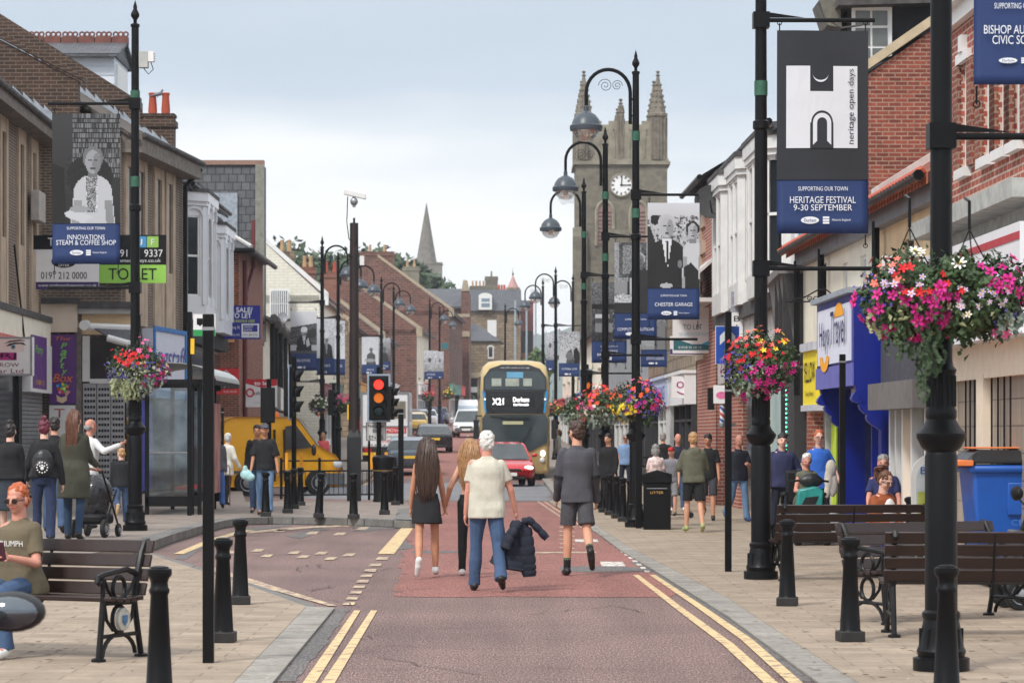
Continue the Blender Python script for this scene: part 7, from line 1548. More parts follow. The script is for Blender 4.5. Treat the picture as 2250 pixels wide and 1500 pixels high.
def van(name,label,loc,rz,paint,L,H,W,front=True,sc=1,beacon=False,lam=None):
 """nose towards +Y"""
 t=thing(name,label,'van',loc,rz,None);hw=W/2;e=L/2
 prof=[(-e,.32),(-e-.03,.6),(-e,H*.9),(-e+.08,H*.97),(-e+.3,H),(e*.18,H),(e*.34,H*.96),(e*.62,H*.63),(e*.9,H*.52),(e,H*.4),(e+.02,.35),(e-.1,.25),(-e+.1,.25)]
 mb=MB();vs=[];k=len(prof)
 for x,ins in((-hw+.12,.08),(-hw,0),(hw,0),(hw-.12,.08)):
  for y,z in prof:up=max(0,(z-.9)/max(.1,H-.9));vs.append((x*(1-.12*up),y*(1-ins*.1),z-(ins*.6 if z>H*.8 else 0)*(0 if 0<abs(x)<hw-.05 else 0)))
 fs=[]
 for a in range(3):
  for j in range(k):q=(j+1)%k;fs.append((a*k+j,a*k+q,(a+1)*k+q,(a+1)*k+j))
 fs+=[tuple(range(k))[::-1],tuple(3*k+j for j in range(k))]
 mb.add(vs,fs);mb.build('body',paint,t,smooth=30,bevel=.04)
 for s in(-1,1):
  x=s*hw;f_=lambda z:x*(1-.12*max(0,(z-.9)/(H-.9)))+s*.012
  mb=MB();q=[(e*.02,H*.58),(e*.04,H*.88),(e*.22,H*.9),(e*.5,H*.61)];mb.prism([(f_(z),y,z)for y,z in q],(-s*.02,0,0));mb.build('side_window',CGLASS,t)
  mb=MB();mb.box(min(x,x+s*.015),max(x,x+s*.015),-e*.95,e*.35,.62,.7);mb.box(min(x,x+s*.015),max(x,x+s*.015),e*.55,e,.3,.62);mb.build('rubbing_strip',S('grey_plastic',(84,88,92)),t)
  mb=MB();mb.ell((s*(hw*.98),e*.93,H*.4),(.06,.14,.12),8,6);mb.build('headlamp',HEADC,t);mb=MB();mb.box(min(x*.9,x*.97),max(x*.9,x*.97),-e-.05,-e+.02,.8,1.15);mb.build('tail_lamp',REDL,t);mb=MB();mb.ell((s*(hw+.06),e*.5,H*.58),(.1,.07,.17),8,6);mb.build('wing_mirror',TRIM,t)
  for y in(-e*.62,e*.6):wheel(t,s*(hw-.1),y,.36,.22)
 mb=MB();mb.prism([(-hw*.84,e*.3,H*.96),(hw*.84,e*.3,H*.96),(hw*.92,e*.61,H*.63),(-hw*.92,e*.61,H*.63)],(0,.02,.03));mb.build('windscreen',S('pale_windscreen',(170,184,196),r=.08),t)
 mb=MB();mb.box(-hw,hw,e-.02,e+.1,.28,.62);mb.build('front_bumper',S('grey_plastic',(84,88,92)),t,bevel=.03)
 mb=MB()
 for y in(-e*.15,e*.02):mb.box(-hw-.004,hw+.004,y,y+.012,.4,H*.84)
 mb.build('door_gaps',TRIM,t)
 mb=MB();mb.box(-.26,.26,-e-.06,-e,.55,.66);mb.build('number_plate',PLY,t)
 if beacon:mb=MB();mb.lathe([(.07,0),(.07,.1),(.05,.15),(0,.16)],(0,e*.05,H),12);mb.build('beacon',S('beacon_orange',(236,120,30),r=.2),t)
 return t
van('yellow_van','yellow panel van turning in the side road behind the guard rail',(-6.75,80.5,0),R(-66),P('yellow',(242,176,24)),3.45,2.2,1.8,beacon=True)
van('white_van','white van parked uphill before the red L sign',(WX(913,240),240,zg(240)),R(3),cw,5.2,2.4,2.0)
van('white_van','white van with roof bars partly hidden behind the off-road car',(WX(1030,236),236,zg(236)),PI,cw,4.8,2.1,1.9)
D=124;t=thing('removals_van','white box removals van seen from behind with red lettering','van',(WX(846,D),D,zg(D)));mb=MB();mb.box(-1.05,1.05,0,3.6,.75,3.15);mb.build('box_body',cw,t,bevel=.04);mb=MB();mb.box(-1.0,1.0,3.6,5.4,.4,2.2);mb.build('cab',cw,t,bevel=.2)
mb=MB()
for q_ in((-1.07,-.98,.75,3.15),(.98,1.07,.75,3.15),(-.98,.98,3.06,3.15),(-.98,.98,1.62,1.68)):mb.box(q_[0],q_[1],-.03,.01,q_[2],q_[3])
mb.build('rear_frame',GREYM,t);mb=MB();mb.box(-.6,.9,-.02,.004,2.0,2.75);mb.build('rear_window',S('dim_interior',(120,116,100),vs=3,var=.4),t)
SR=S('removals_red',(204,40,44),var=0);mb=MB();mb.box(-.25,.92,-.02,.004,1.36,1.6);mb.build('red_band',SR,t);text('REMOVALS',(.34,-.02,1.48),(1,0,0),(0,0,1),1.06,.15,WHITEV,None,.01).parent=t;text('CLEARANCE',(.3,0,1.2),(1,0,0),(0,0,1),.8,.1,S('mid_grey_letters',(120,120,120),var=0),None,.01).parent=t;text('01388 404668',(.3,0,1.02),(1,0,0),(0,0,1),.9,.12,SR,None,.01).parent=t;text('WE BUY & SELL ALL',(0,0,.84),(1,0,0),(0,0,1),1.6,.09,S('mid_grey_letters',(120,120,120)),None,.01).parent=t
mb=MB();mb.box(-1.0,1.0,-.02,.3,.38,.72);mb.build('rear_bumper',TRIM,t);mb=MB();mb.box(-.98,-.4,-.06,-.02,.4,.52);mb.build('number_plate',PLY,t)
for s in(-1,1):mb=MB();mb.box(s*.75-.16,s*.75+.16,-.05,-.02,.55,.7);mb.build('tail_lamp',REDL,t);wheel(t,s*.85,.8,.36,.3);wheel(t,s*.85,4.4,.36,.22)
D=104;t=thing('double_decker_bus','gold and black double decker bus with lit destination display','bus',(WX(1131.5,D),D,0),R(1.2));GOLD=S('bus_gold',(192,168,116),r=.35,var=.06,coat=.3);BG=M('bus_glass',(.04,.055,.06),r=.05,var=.5,vs=.5);BP=S('bus_black',(40,43,47),r=.3,var=.05);SKY_=S('bus_blue',(40,150,214),var=0);GOLDR=S('bus_pale_gold',(206,180,124),r=.3,var=.05,coat=.4)
hw=1.27;L=10.6
def rr(y,z0_,z1_,w,r=.3,k=5):pass
mb=MB();rings=[(.28,hw-.05,.12),(.4,hw,.02),(2.4,hw,.0),(3.3,hw,.04),(3.75,hw-.02,.16),(4.2,hw-.1,.42),(4.38,hw-.3,.7),(4.44,hw-.62,1.1)];vs,fs=[],[];K=7
def ring(z,w,y0):
 r=.22;return[(-w,L-.1,z)]+[(-w+r-r*math.cos(a),y0+r-r*math.sin(a),z)for a in np.linspace(0,PI/2,K)]+[(w-r+r*math.sin(a),y0+r-r*math.cos(a),z)for a in np.linspace(0,PI/2,K)]+[(w,L-.1,z)]
m=2*K+2
for z,w,y0 in rings:vs+=ring(z,w,y0)
for i in range(len(rings)-1):
 for j in range(m):q=(j+1)%m;fs.append((i*m+j,i*m+q,(i+1)*m+q,(i+1)*m+j))
fs+=[tuple(range(m))[::-1],tuple((len(rings)-1)*m+j for j in range(m))]
mb.add(vs,fs);mb.build('body',[GOLD],t,smooth=40)
def fp(pts,m_,nm,y=-.02,th=.06,par=None,bev=.0):mb=MB();mb.prism([(x,y+(max(0,z-3.3)*.2),z)for x,z in pts],(0,th+.2,0));return mb.build(nm,m_,par or t,bevel=bev)
fp([(-1.16,3.3),(1.16,3.3),(1.15,3.8),(.92,4.12),(.5,4.27),(-.5,4.27),(-.92,4.12),(-1.15,3.8)],BP,'upper_surround',-.03);fp([(-1.1,3.36),(1.1,3.36),(1.08,3.8),(.84,4.03),(-.84,4.03),(-1.08,3.8)],BG,'upper_windscreen',-.055)
mb=MB();mb.prism([(x,-.06+max(0,z-3.3)*.2,z)for x,z in((-.3,3.78),(.3,3.78),(.3,4.0),(-.3,4.0))],(0,.03,0));mb.build('blue_blind',S('blind_blue',(96,158,190)),t)
for x0_,x1_ in((-.35,.15),(.3,.62),(-.85,-.5)):mb=MB();mb.box(x0_,x1_,-.05,-.03,3.48,3.76);mb.build('rear_view_window',S('bright_pane',(170,178,168),var=.3,vs=4),t)
fp([(-1.06,2.48),(1.06,2.48),(1.06,3.3),(-1.06,3.3)],BP,'destination_panel',-.03)
text('only £25 a week on our app',(0,.05,4.15),(1,0,0),(0,0,1),1.05,.07,WHITEV,None,.05).parent=t
LED=M('led_white',(1,1,1),emit=1.1,var=0);fp([(-.9,2.72),(.72,2.72),(.72,3.12),(-.9,3.12)],M('display_black',(.02,.02,.022),r=.2),'display_glass',-.04)
for s_,x,z,w_,h_ in(('X21',-.62,2.92,.42,.24),('Durham',.22,2.99,.58,.17),('then Newcastle',.22,2.81,.56,.1)):text(s_,(x,-.05,z),(1,0,0),(0,0,1),w_,h_,LED,None,.01,bold=.015).parent=t
for s in(-1,1):
 fp([(s*1.1,2.5),(s*1.04,2.5),(s*1.12,3.3),(s*1.2,3.3)],SKY_,'blue_stripe',-.05);fp([(s*.72,2.5),(s*1.04,2.5),(s*1.02,2.95)],M('display_black',(.02,.02,.022),r=.2),'black_wedge',-.045)
 mb=MB();mb.ell((s*1.1,-.08,3.0),(.03,.02,.03),8,6);mb.build('marker_lamp',HEADL,t)
 mb=MB();mb.box(s*1.42-.1,s*1.42+.1,-.3,-.2,1.55,2.25);mb.tube([(s*1.2,.1,2.4),(s*1.42,-.25,2.4),(s*1.42,-.25,2.2)],.025,6);mb.build('mirror',TRIM,t,bevel=.04)
 mb=MB();mb.ell((s*1.02,.02,1.02),(.1,.06,.12),10,8);mb.build('headlamp',HEADL,t);mb=MB();mb.ell((s*1.0,-.02,.78),(.1,.06,.1),10,8);mb.build('fog_lamp',HEADC,t)
 mb=MB();mb.tube([(s*(hw-.14),2.3,.46),(s*(hw-.3),2.3,.46)],.48,18);mb.tube([(s*(hw-.14),7.6,.46),(s*(hw-.3),7.6,.46)],.48,18);mb.build('wheel',TYRE,t)
 for z0_,z1_ in((1.3,2.25),(3.05,3.85)):mb=MB();mb.box(s*hw-.02,s*hw+.02,.5,L-.4,z0_,z1_);mb.build('side_windows',BG,t)
mb=MB();mb.box(-.9,.9,.3,.5,.02,.5);mb.build('underside',TRIM,t)
fp([(-1.18,1.45),(-.6,1.2),(.0,1.08),(.6,1.12),(1.18,1.42),(1.2,2.3),(1.1,2.44),(-1.1,2.44),(-1.2,2.3)],BG,'windscreen',-.04)
mb=MB();mb.tube([(-.9,-.07,2.38),(-.2,-.09,2.3),(.5,-.09,2.33)],.02,5);mb.tube([(.1,-.09,1.2),(.6,-.09,2.0)],.015,5);mb.build('wipers',TRIM,t)
mb=MB();mb.box(-.45,.3,-.06,-.04,2.08,2.2);mb.build('cab_sign',S('dim_yellow',(190,190,150)),t)
def mscooter(label,loc,rz,col,mirror=True,seat=True):
 t=thing('mobility_scooter',label,'mobility scooter',loc,rz);m=S('scooter_'+col[0],col[1],r=.35)
 mb=MB();mb.box(-.24,.24,-.5,.45,.16,.24);mb.build('floor',BLACKM,t,bevel=.03);mb=MB();mb.prism([(-.2,-.62,.2),(-.2,-.34,.2),(-.2,-.36,.72),(-.2,-.5,.78)],(.4,0,0));mb.build('front_shroud',m,t,bevel=.05)
 mb=MB();mb.tube([(0,-.42,.7),(0,-.3,.98)],.03,8);mb.tube([(-.3,-.22,.96),(0,-.3,1.0),(.3,-.22,.96)],.018,8);mb.build('tiller',BLACKM,t)
 if seat:mb=MB();mb.box(-.24,.24,.02,.48,.5,.6);mb.obox((-.23,.46,.6),(.46,0,0),(0,.12,.0),(0,.08,.52));mb.build('seat',BLACKM,t,bevel=.04);mb=MB();mb.tube([(.0,.3,.2),(0,.3,.5)],.05,8);[mb.tube([(s*.3,.46,.62),(s*.3,.42,.76),(s*.3,.08,.76)],.03,8)for s in(-1,1)];mb.build('armrests',BLACKM,t)
 for x,y in((-.22,-.5),(.22,-.5),(-.24,.42),(.24,.42)):wheel(t,x,y,.15,.1,14)
 for s in((-1,1)if mirror else()):mb=MB();mb.tube([(s*.2,-.28,.96),(s*.42,-.3,1.05)],.01,5);mb.ell((s*.48,-.3,1.1),(.11,.05,.075),14,9);mr=mb.build('mirror',BLACKM,t);mb=MB();mb.ell((s*.48,-.265,1.1),(.095,.02,.06),14,8);mb.build('mirror_glass',S('mirror_glass',(112,118,124),r=.04,m=.9,var=.3,vs=6),mr)
 return t
dc=car('dark grey car with large wing mirror cut by the bottom left corner',0,11.2,R(-1),P('dark_grey',(70,68,66)),1.3,1.72,4.0,x0=-3.35)
mb=MB();mb.ell((1.26,.66,.96),(.14,.1,.085),16,10);mb.tube([(.8,.68,.88),(1.2,.66,.92)],.03,7);mr=mb.build('wing_mirror',TRIM,dc);mb=MB();mb.ell((1.26,.59,.96),(.117,.05,.066),16,10);mb.build('mirror_glass',S('mirror_glass',(112,118,124),r=.04,m=.9,var=.3,vs=6),mr)
mscooter('black mobility scooter with armrest cut by the right edge',(WX(2352,27),27.4,.03),R(-82),('charcoal',(40,40,44)))
# ================================================================ people
SK={k:S('skin_'+k,c,r=.55,var=.1,vs=9)for k,c in dict(pale=(222,176,156),warm=(206,152,124),tan=(190,134,104),ruddy=(204,142,122)).items()}
HA={k:S('hair_'+k,c,r=.5,var=.35,vs=30)for k,c in dict(brown=(62,42,32),dark=(34,27,25),blond=(158,118,78),white=(214,212,206),grey=(138,136,134),red=(176,88,46),fair=(170,130,88),plum=(96,28,48),chestnut=(98,62,44)).items()}
def CL(name,rgb,bump=.006):
 if name in MATS:return MATS[name]
 m=S(name,rgb,r=.9,var=.22,vs=3);N,L=m.node_tree.nodes,m.node_tree.links;b=N['Principled BSDF']
 t=N.new('ShaderNodeTexCoord');mpp=N.new('ShaderNodeMapping');mpp.inputs['Scale'].default_value=(1,1,.45);mpp.inputs['Rotation'].default_value=(.3,.5,.2);L.new(t.outputs['Object'],mpp.inputs[0])
 bumpn(N,L,b,noise(N,L,9,3,vec=mpp.outputs[0]),bump*4,.9);return m
JEAN=CL('blue_denim',(62,84,116));JEANL=CL('light_denim',(104,134,168));DNAVY=CL('dark_navy_cloth',(34,38,56));BLK=CL('black_cloth',(24,24,27));WSHOE=S('white_trainer',(224,224,220),r=.5,var=.08);BSHOE=S('black_shoe',(24,23,23),r=.45)
EYE=S('eye_dark',(36,26,22),r=.2,var=0);LIP=S('lip',(164,84,80),var=.05);SPEC=M('spectacle_frame',(.015,.013,.013),r=.3)
def person(label,px,D,H,rz,skin,hair,top,bottom,shoes=BSHOE,pose=None,fem=False,z0=.03,fat=1.0,face=None,X=None,extra=None,body_top=None):
 """top=(name, mat, sleeve 0..1, hem below pelvis), bottom=(name, mat, leg length 0..1), hair=(style, key)"""
 p=dict(hl=8,kl=4,hr=-8,kr=10,al=4,bl=9,el=14,ar=-4,br=9,er=14,lean=2,hp=0,hy=0);p.update(pose or{})
 k=H/1.75;t=thing('person',label,'person',(WX(px,D)if X is None else X,D,z0),R(rz));vx=.009 if D<37 else(.0125 if D<60 else .022)
 face=(abs((rz+180)%360-180)>75)if face is None else face
 ln=R(p['lean']);rot=lambda x,y,z:V(x,y*math.cos(ln)+z*math.sin(ln),-y*math.sin(ln)+z*math.cos(ln))
 P=V(0,0,0);sw=.155 if fem else .178;J={}
 for s,n in((-1,'l'),(1,'r')):
  a,kn=R(p['h'+n]),R(p['k'+n]);sp=R(p.get('s'+n,2));hip=P+V(s*.085,0,-.03);d1=V(s*math.sin(sp),math.sin(a),-math.cos(a)).normalized();d2=V(s*math.sin(sp)*.6,math.sin(a-kn),-math.cos(a-kn)).normalized()
  knee=hip+d1*.42;ank=knee+d2*.41;ft=R(p.get('f'+n,0))+(a-kn)*.75;J[n]=(hip,knee,ank,V(s*.12,math.cos(ft),math.sin(ft)*1.0).normalized(),d2)
 for s,n in((-1,'l'),(1,'r')):
  sh=P+rot(s*(sw-.028),0,.415);w=p.get('w'+n)
  if w is None:
   a,b,e,c=R(p['a'+n]),R(p['b'+n]),R(p['e'+n]),R(p.get('c'+n,0));el=sh+V(s*math.sin(b),math.sin(a)*math.cos(b),-math.cos(a)*math.cos(b))*.29;wr=el+V(s*math.sin(b*.6)-s*math.sin(c),math.sin(a+e),-math.cos(a+e)).normalized()*.25
  else:
   w=V(w);d=w-sh;l=min(d.length,.535);d.normalize();x=(l*l+.29**2-.25**2)/(2*l);hgt=math.sqrt(max(0,.29**2-x*x));po=V(s*.5,-.5,-.7);po=(po-d*po.dot(d)).normalized();el=sh+d*x+po*hgt;wr=sh+d*l
  J['a'+n]=(sh,el,wr,(wr-el).normalized())
 low=min(J[n][2].z-.085-max(0,-J[n][3].z)*.17 for n in 'lr');zoff=-low if 'seat' not in p else p['seat']/k
 q=lambda v:(V(v)+V(0,0,zoff))*k
 Rh=Matrix.Rotation(R(p['hy']),3,'Z')@Matrix.Rotation(R(p['hp']),3,'X');hc=P+rot(0,.022,.648);hd=lambda x,y,z:hc+Rh@V(x,y,z)
 def C(mb,a,b,r0,r1,sx=1,n=10):mb.cap(q(a),q(b),r0*k,r1*k,n,sx,up=V(0,1,0))
 def E(mb,c,r,rt=None,n=12):mb.ell(q(c),tuple(x*k for x in r),n,8,0,rt)
 def LO(mb,secs,n=22):
  vs,fs=[],[]
  for z,hx,hy,yo in secs:
   for j in range(n):a=2*math.pi*j/n;c_,s_=math.cos(a),math.sin(a);vs.append(q(P+rot(hx*abs(c_)**.85*(1 if c_>0 else-1),yo+hy*abs(s_)**.9*(1 if s_>0 else-1),z)))
  for i in range(len(secs)-1):
   for j in range(n):w_=(j+1)%n;fs.append((i*n+j,i*n+w_,(i+1)*n+w_,(i+1)*n+j))
  mb.add(vs,fs+[tuple(range(n))[::-1],tuple((len(secs)-1)*n+j for j in range(n))])
 mb=MB();E(mb,hd(0,-.005,.03),(.074,.094,.092),Rh);E(mb,hd(0,.02,-.03),(.062,.072,.082),Rh);E(mb,hd(0,.045,-.075),(.036,.035,.03),Rh);E(mb,hd(0,.098,-.012),(.013,.02,.024),Rh);E(mb,hd(0,.078,.02),(.05,.02,.016),Rh)
 for s in(-1,1):E(mb,hd(s*.075,-.005,-.01),(.012,.022,.034),Rh);E(mb,hd(s*.035,.07,-.03),(.022,.02,.02),Rh)
 C(mb,P+rot(0,0,.49),hd(0,-.012,-.05),.06,.055);C(mb,P+rot(-.09,0,.425),P+rot(.09,0,.425),.05,.05)
 tw=fat*(.9 if fem else 1);LO(mb,[(-.1,.11*tw,.08*tw,0),(0,.145*tw,.098*tw,0),(.12,(.112 if fem else .135)*tw,.082*tw,0),(.25,.128*tw,.09*tw,0),(.36,.145*tw**.5,.085,0),(.42,.14,.068,-.005),(.46,.08,.055,-.008)])
 for n,s in(('l',-1),('r',1)):
  hip,kn,an,fd,d2=J[n];C(mb,hip,kn,.075*tw,.05);C(mb,kn,kn.lerp(an,.35),.05,.053);C(mb,kn.lerp(an,.35),an,.053,.034);C(mb,an+V(0,0,-.02),an+fd*.1+V(0,0,-.045),.034,.03)
  sh,el,wr,fa=J['a'+n];C(mb,sh,el,.05*(.85 if fem else 1)*(fat**.5),.037);C(mb,el,wr,.039,.026)
  la,lb=frame_of(fa,V(0,1,.01));la=la if la.x*s<0 else-la;fw=fa.cross(la).normalized();fw=fw if fw.y>0 else-fw
  E(mb,wr+fa*.045,(.02,.04,.045),None,8);cu=p.get('curl',35)
  for i in range(4):
   b0=wr+fa*.085+fw*(.027-.018*i);c1=R(cu*.6+4*i);c2=R(cu*1.6+6*i);l=(.036,.04,.038,.03)[i];m1=b0+(fa*math.cos(c1)+la*math.sin(c1))*l;C(mb,b0,m1,.0095,.009,1,6);C(mb,m1,m1+(fa*math.cos(c2)+la*math.sin(c2))*l*.95,.009,.0075,1,6)
  b0=wr+fa*.03+fw*.03;C(mb,b0,b0+(fa*.7+fw*.6+la*.3).normalized()*.05,.012,.009,1,6)
 body=mb.build('body',SK[skin],t,vox=vx*(.75 if D<37 else 1),sm=2)
 nm,tm,slv,hem=top
 if nm:
  mb=MB();g=.012+(.012 if nm in('jacket','cardigan','coat','sweatshirt','hoodie')else 0);ft=fat;hz=max(.02,hem)
  B=[(.02,.165,.115),(.12,.132,.098),(.22,.138,.1),(.31,.15,.115),(.385,.155,.1),(.425,.148,.088)]if fem else[(.02,.158,.112),(.12,.152,.108),(.22,.16,.11),(.31,.172,.115),(.385,.17,.105),(.425,.155,.09)]
  LO(mb,([(-hz,(.17 if fem else .165)*ft+g,.122*ft+g,0)]+([(-hz*.4,(.172 if fem else .163)*ft+g,.12*ft+g,0)]if hz>.03 else[]))+[(z,x*(ft if z<.3 else ft**.5)+g*.8,y*(ft if z<.3 else ft**.6)+g*.8,(.03*(ft-1)if z<.3 else 0))for z,x,y in B]+[(.46,.115,.075,-.005),(.485,.075,.064,-.01),(.502,.06,.06,-.012)])
  if nm in('hoodie','coat'):C(mb,P+rot(-.06,-.06,.47),P+rot(.06,-.06,.47),.045,.045);E(mb,P+rot(0,-.1,.41),(.1,.04,.08))
  for n in 'lr':
   sh,el,wr,fa=J['a'+n];e=min(1,slv*2);C(mb,sh,sh.lerp(el,e*.5),.05+g*.8,.05+g*.8);mb.tube([q(sh),q(sh.lerp(el,e))],[(.05+g*.8)*k,((.054 if slv<.6 else .043)+g*.8)*k],14)
   if slv>.5:C(mb,sh.lerp(el,.9),el,.043+g*.8,.043+g*.7)
   if slv>.5:C(mb,el,el.lerp(wr,(slv-.5)*2),.043+g*.7,.034+g*.5)
  mb.build(nm,tm,t,vox=vx,sm=2,disp=('fold',.035))
 if body_top:body_top(t,q,P,rot,k)
 nm,bm,ll=bottom;mb=MB();LO(mb,[(-.13,.12*tw,.09*fat,0),(-.06,.155*tw,.112*fat,-.01),(.02,.15*tw,.105*fat,-.004),(.08,.142*tw,.1*fat,0)])
 if nm=='skirt':
  ym=(J['l'][1].y+J['r'][1].y)*.5;ys=abs(J['l'][1].y-J['r'][1].y)*.3
  LO(mb,[(-ll,.19,.13+ys*.6,ym*.7),(-ll*.6,.183,.125+ys*.3,ym*.4),(-.06,.168,.12,-.006),(.02,.15,.105,0),(.08,.138,.098,0)])
 else:
  tight=nm=='leggings';f0,f1,f2=(.084,.06,.047)if tight else(.09,.07,.062)
  for n in 'lr':
   hip,kn,an,fd,d2=J[n];e=min(1,ll*2);fl=.02 if nm=='shorts' else 0;u_=hip.lerp(kn,e);ra,rb=f0*tw**.7,f0+(f1-f0)*e+fl;mb.ell(q(hip),ra*k,12,8)
   if ll>.5:C(mb,hip,u_,ra,rb)
   else:mb.tube([q(hip),q(hip.lerp(u_,.5)),q(u_)],[ra*k,(ra+rb)/2*k,rb*k],14)
   if ll>.5:
    m_=kn.lerp(an,.4);C(mb,kn,m_,f1,(f1+f2)/2+.004);mb.tube([q(m_),q(m_.lerp(an,.6)),q(kn.lerp(an,(ll-.5)*2)+d2*.025)],[((f1+f2)/2+.004)*k,f2*k,(f2+(0 if tight else .006))*k],14)
 mb.build(nm,bm,t,vox=vx,sm=2,disp=('fold',.03)if nm!='leggings' else 0)
 for n in 'lr':
  hip,kn,an,fd,d2=J[n];mb=MB();up_=-d2;C(mb,an+d2*.03-fd*.03,an+fd*.06+d2*.045,.043,.042);C(mb,an+fd*.04+d2*.05,an+fd*.15+d2*.055,.042,.032);C(mb,an,an+d2*.03,.042,.045);mb.build('shoe',shoes,t,vox=vx,sm=1)
 st,hk=hair;hm=HA[hk];mb=MB()
 if st!='bald':E(mb,hd(0,-.02 if fem else-.014,.054),(.083,.096 if fem else .1,.08),Rh);E(mb,hd(0,-.05,-.005),(.078,.066,.085),Rh)
 else:E(mb,hd(0,-.05,-.01),(.079,.06,.05),Rh)
 if st=='thick':E(mb,hd(0,.03,.095),(.07,.065,.04),Rh);E(mb,hd(.03,-.03,.11),(.05,.06,.03),Rh)
 if st=='bun':E(mb,hd(0,-.05,.14),(.045,.045,.045),Rh)
 if st=='bob':E(mb,hd(0,-.055,-.05),(.092,.07,.12),Rh);[E(mb,hd(s*.07,-.0,-.03),(.03,.05,.09),Rh)for s in(-1,1)]
 ho=mb.build('hair',hm,t,vox=vx*.8,sm=1,disp=('tuft',.03))
 if st in('long','pony'):
  hq=random.Random(int(px));mb=MB();ln_=p.get('hair',.5)
  for i in range(230 if D<37 else 100):
   a=hq.uniform(-1.25,1.25);z0h=hq.uniform(-.02,.1);s0=hd(.088*math.sin(a),-.015-.085*math.cos(a),z0h)if st=='long' else hd(hq.gauss(0,.02),-.08,.13+hq.gauss(0,.015));L_=ln_*hq.uniform(.75,1.08);pts=[]
   for j in range(8):
    f=j/7;sp_=(1+.75*math.sin(f*2.9))*(1-.3*f*f);pts.append(q(V(s0.x*sp_+.03*math.sin(f*3+i)*f+hq.gauss(0,.004),s0.y-(.10*math.sin(min(1,f*2.4)*1.57)-.03*f)-hq.uniform(0,.012),s0.z+(.03*math.sin(f*6)if st=='pony' and f<.3 else 0)-L_*f)))
   mb.tube(pts,[.011*k,.013*k,.013*k,.012*k,.011*k,.009*k,.006*k,.002*k],5)
  mb.build('hair_strands',hm,ho)
 if face:
  for s in(-1,1):
   mb=MB();E(mb,hd(s*.032,.084,.002),(.0095,.006,.005),Rh,8);mb.build('eye',EYE,t);mb=MB();C(mb,hd(s*.018,.093,.022),hd(s*.045,.082,.023),.0035,.003,1,6);mb.build('eyebrow',hm if st!='bald' else HA['grey'],t)
  mb=MB();C(mb,hd(-.02,.084,-.055),hd(.02,.084,-.055),.0065,.0065,1,6);mb.build('mouth',LIP,t)
 if p.get('glasses'):
  mb=MB()
  for s in(-1,1):mb.tube([q(hd(s*.034+.024*math.cos(a),.1,.0+.018*math.sin(a)))for a in np.linspace(0,6.28,11)],.004*k,5);mb.tube([q(hd(s*.058,.095,.003)),q(hd(s*.077,0,.003))],.004*k,5)
  g=mb.build('glasses',SPEC,t)
  if p['glasses']=='dark':mb=MB();[E(mb,hd(s*.034,.097,0),(.027,.006,.021),Rh,10)for s in(-1,1)];mb.build('lens',M('dark_lens',(.02,.012,.01),r=.08),g)
 if p.get('cap'):
  mb=MB();E(mb,hd(0,-.008,.055),(.086,.104,.075),Rh);E(mb,hd(0,.12,.05),(.062,.06,.01),Rh);mb.build('cap',p['cap'],t,vox=vx,sm=1)
 if extra:extra(t,q,J,hd,P,rot,k)
 return t
def bagobj(name,label,cat,loc,prims,m,vox=.012,world=None):
 o=MB()
 for c,r in prims:o.ell(c,r,12,8)
 x=o.build(name,m,None,vox=vox,sm=2);x.location=loc;tag(x,label,cat);return x
GREYS=CL('charcoal_grey_jersey',(74,74,80));STONET=CL('pale_stone_cotton',(196,192,176));FLEECE=CL('black_fleece',(28,29,32));OLIVE=CL('olive_cotton',(106,96,76));KHAKI=CL('olive_green_canvas',(92,92,76))
def crop(t,q,P,rot,k):mb=MB();[mb.ell(q(P+rot(0,0,z)),(.15*k,.1*k,.05*k),14,8)for z in(.24,.28,.32)];mb.build('crop_top',CL('grey_jersey',(150,148,156)),t,vox=.012)
person('girl with very long dark brown hair in short black skirt walking away',938,33.9,1.68,3,'tan',('long','brown'),(None,None,0,0),('skirt',BLK,.3),WSHOE,dict(hl=-16,kl=26,fl=-30,hr=6,kr=3,al=6,el=10,ar=8,br=12,er=22,hair=.66),True,0,body_top=crop)
person('girl with long blonde hair and black leggings partly hidden by the white-haired man',1033,34.2,1.69,-4,'warm',('long','blond'),(None,None,0,0),('leggings',BLK,1),WSHOE,dict(hl=8,kl=4,hr=-14,kr=20,al=-20,bl=24,el=50,hair=.5),True,0,body_top=crop)
def coatjacket(px,py,D):
 c=W3(px,py,D);t=thing('padded_jacket',"navy quilted jacket carried in the white-haired man's right hand",'jacket',tuple(c));m=CL('navy_quilting',(26,31,46));q=random.Random(4)
 def limb(pts,r,nm):
  mb=MB();n=len(pts);P_=[V(*p)for p in pts];L_=sum((b-a).length for a,b in zip(P_[:-1],P_[1:]));m_=int(L_/.012);pp,rr_=[],[]
  for i in range(m_+1):
   f=i/m_*(n-1);j=min(n-2,int(f));pp.append(P_[j].lerp(P_[j+1],f-j));rr_.append(r[0]*(1-i/m_)+r[1]*i/m_-.013*(1-abs(math.sin(i*.45)))**2)
  mb.tube(pp,rr_,12,sq=.6);mb.build(nm,m,t,smooth=80)
 limb([(.0,0,.02),(-.1,-.02,-.1),(-.2,-.02,-.26),(-.29,0,-.43)],(.08,.085),'sleeve');limb([(.0,0,.02),(-.04,.02,-.16),(-.06,.02,-.36),(-.08,0,-.5)],(.1,.17),'jacket_body');limb([(.03,0,-.05),(.07,-.03,-.25),(.09,-.03,-.45),(.1,-.02,-.57)],(.1,.08),'sleeve');limb([(.02,0,.02),(.1,.0,.04),(.2,0,-.06),(.29,0,-.16)],(.07,.075),'hood');limb([(-.02,-.05,.02),(-.1,-.08,-.12),(-.16,-.08,-.26)],(.08,.1),'jacket_flap')
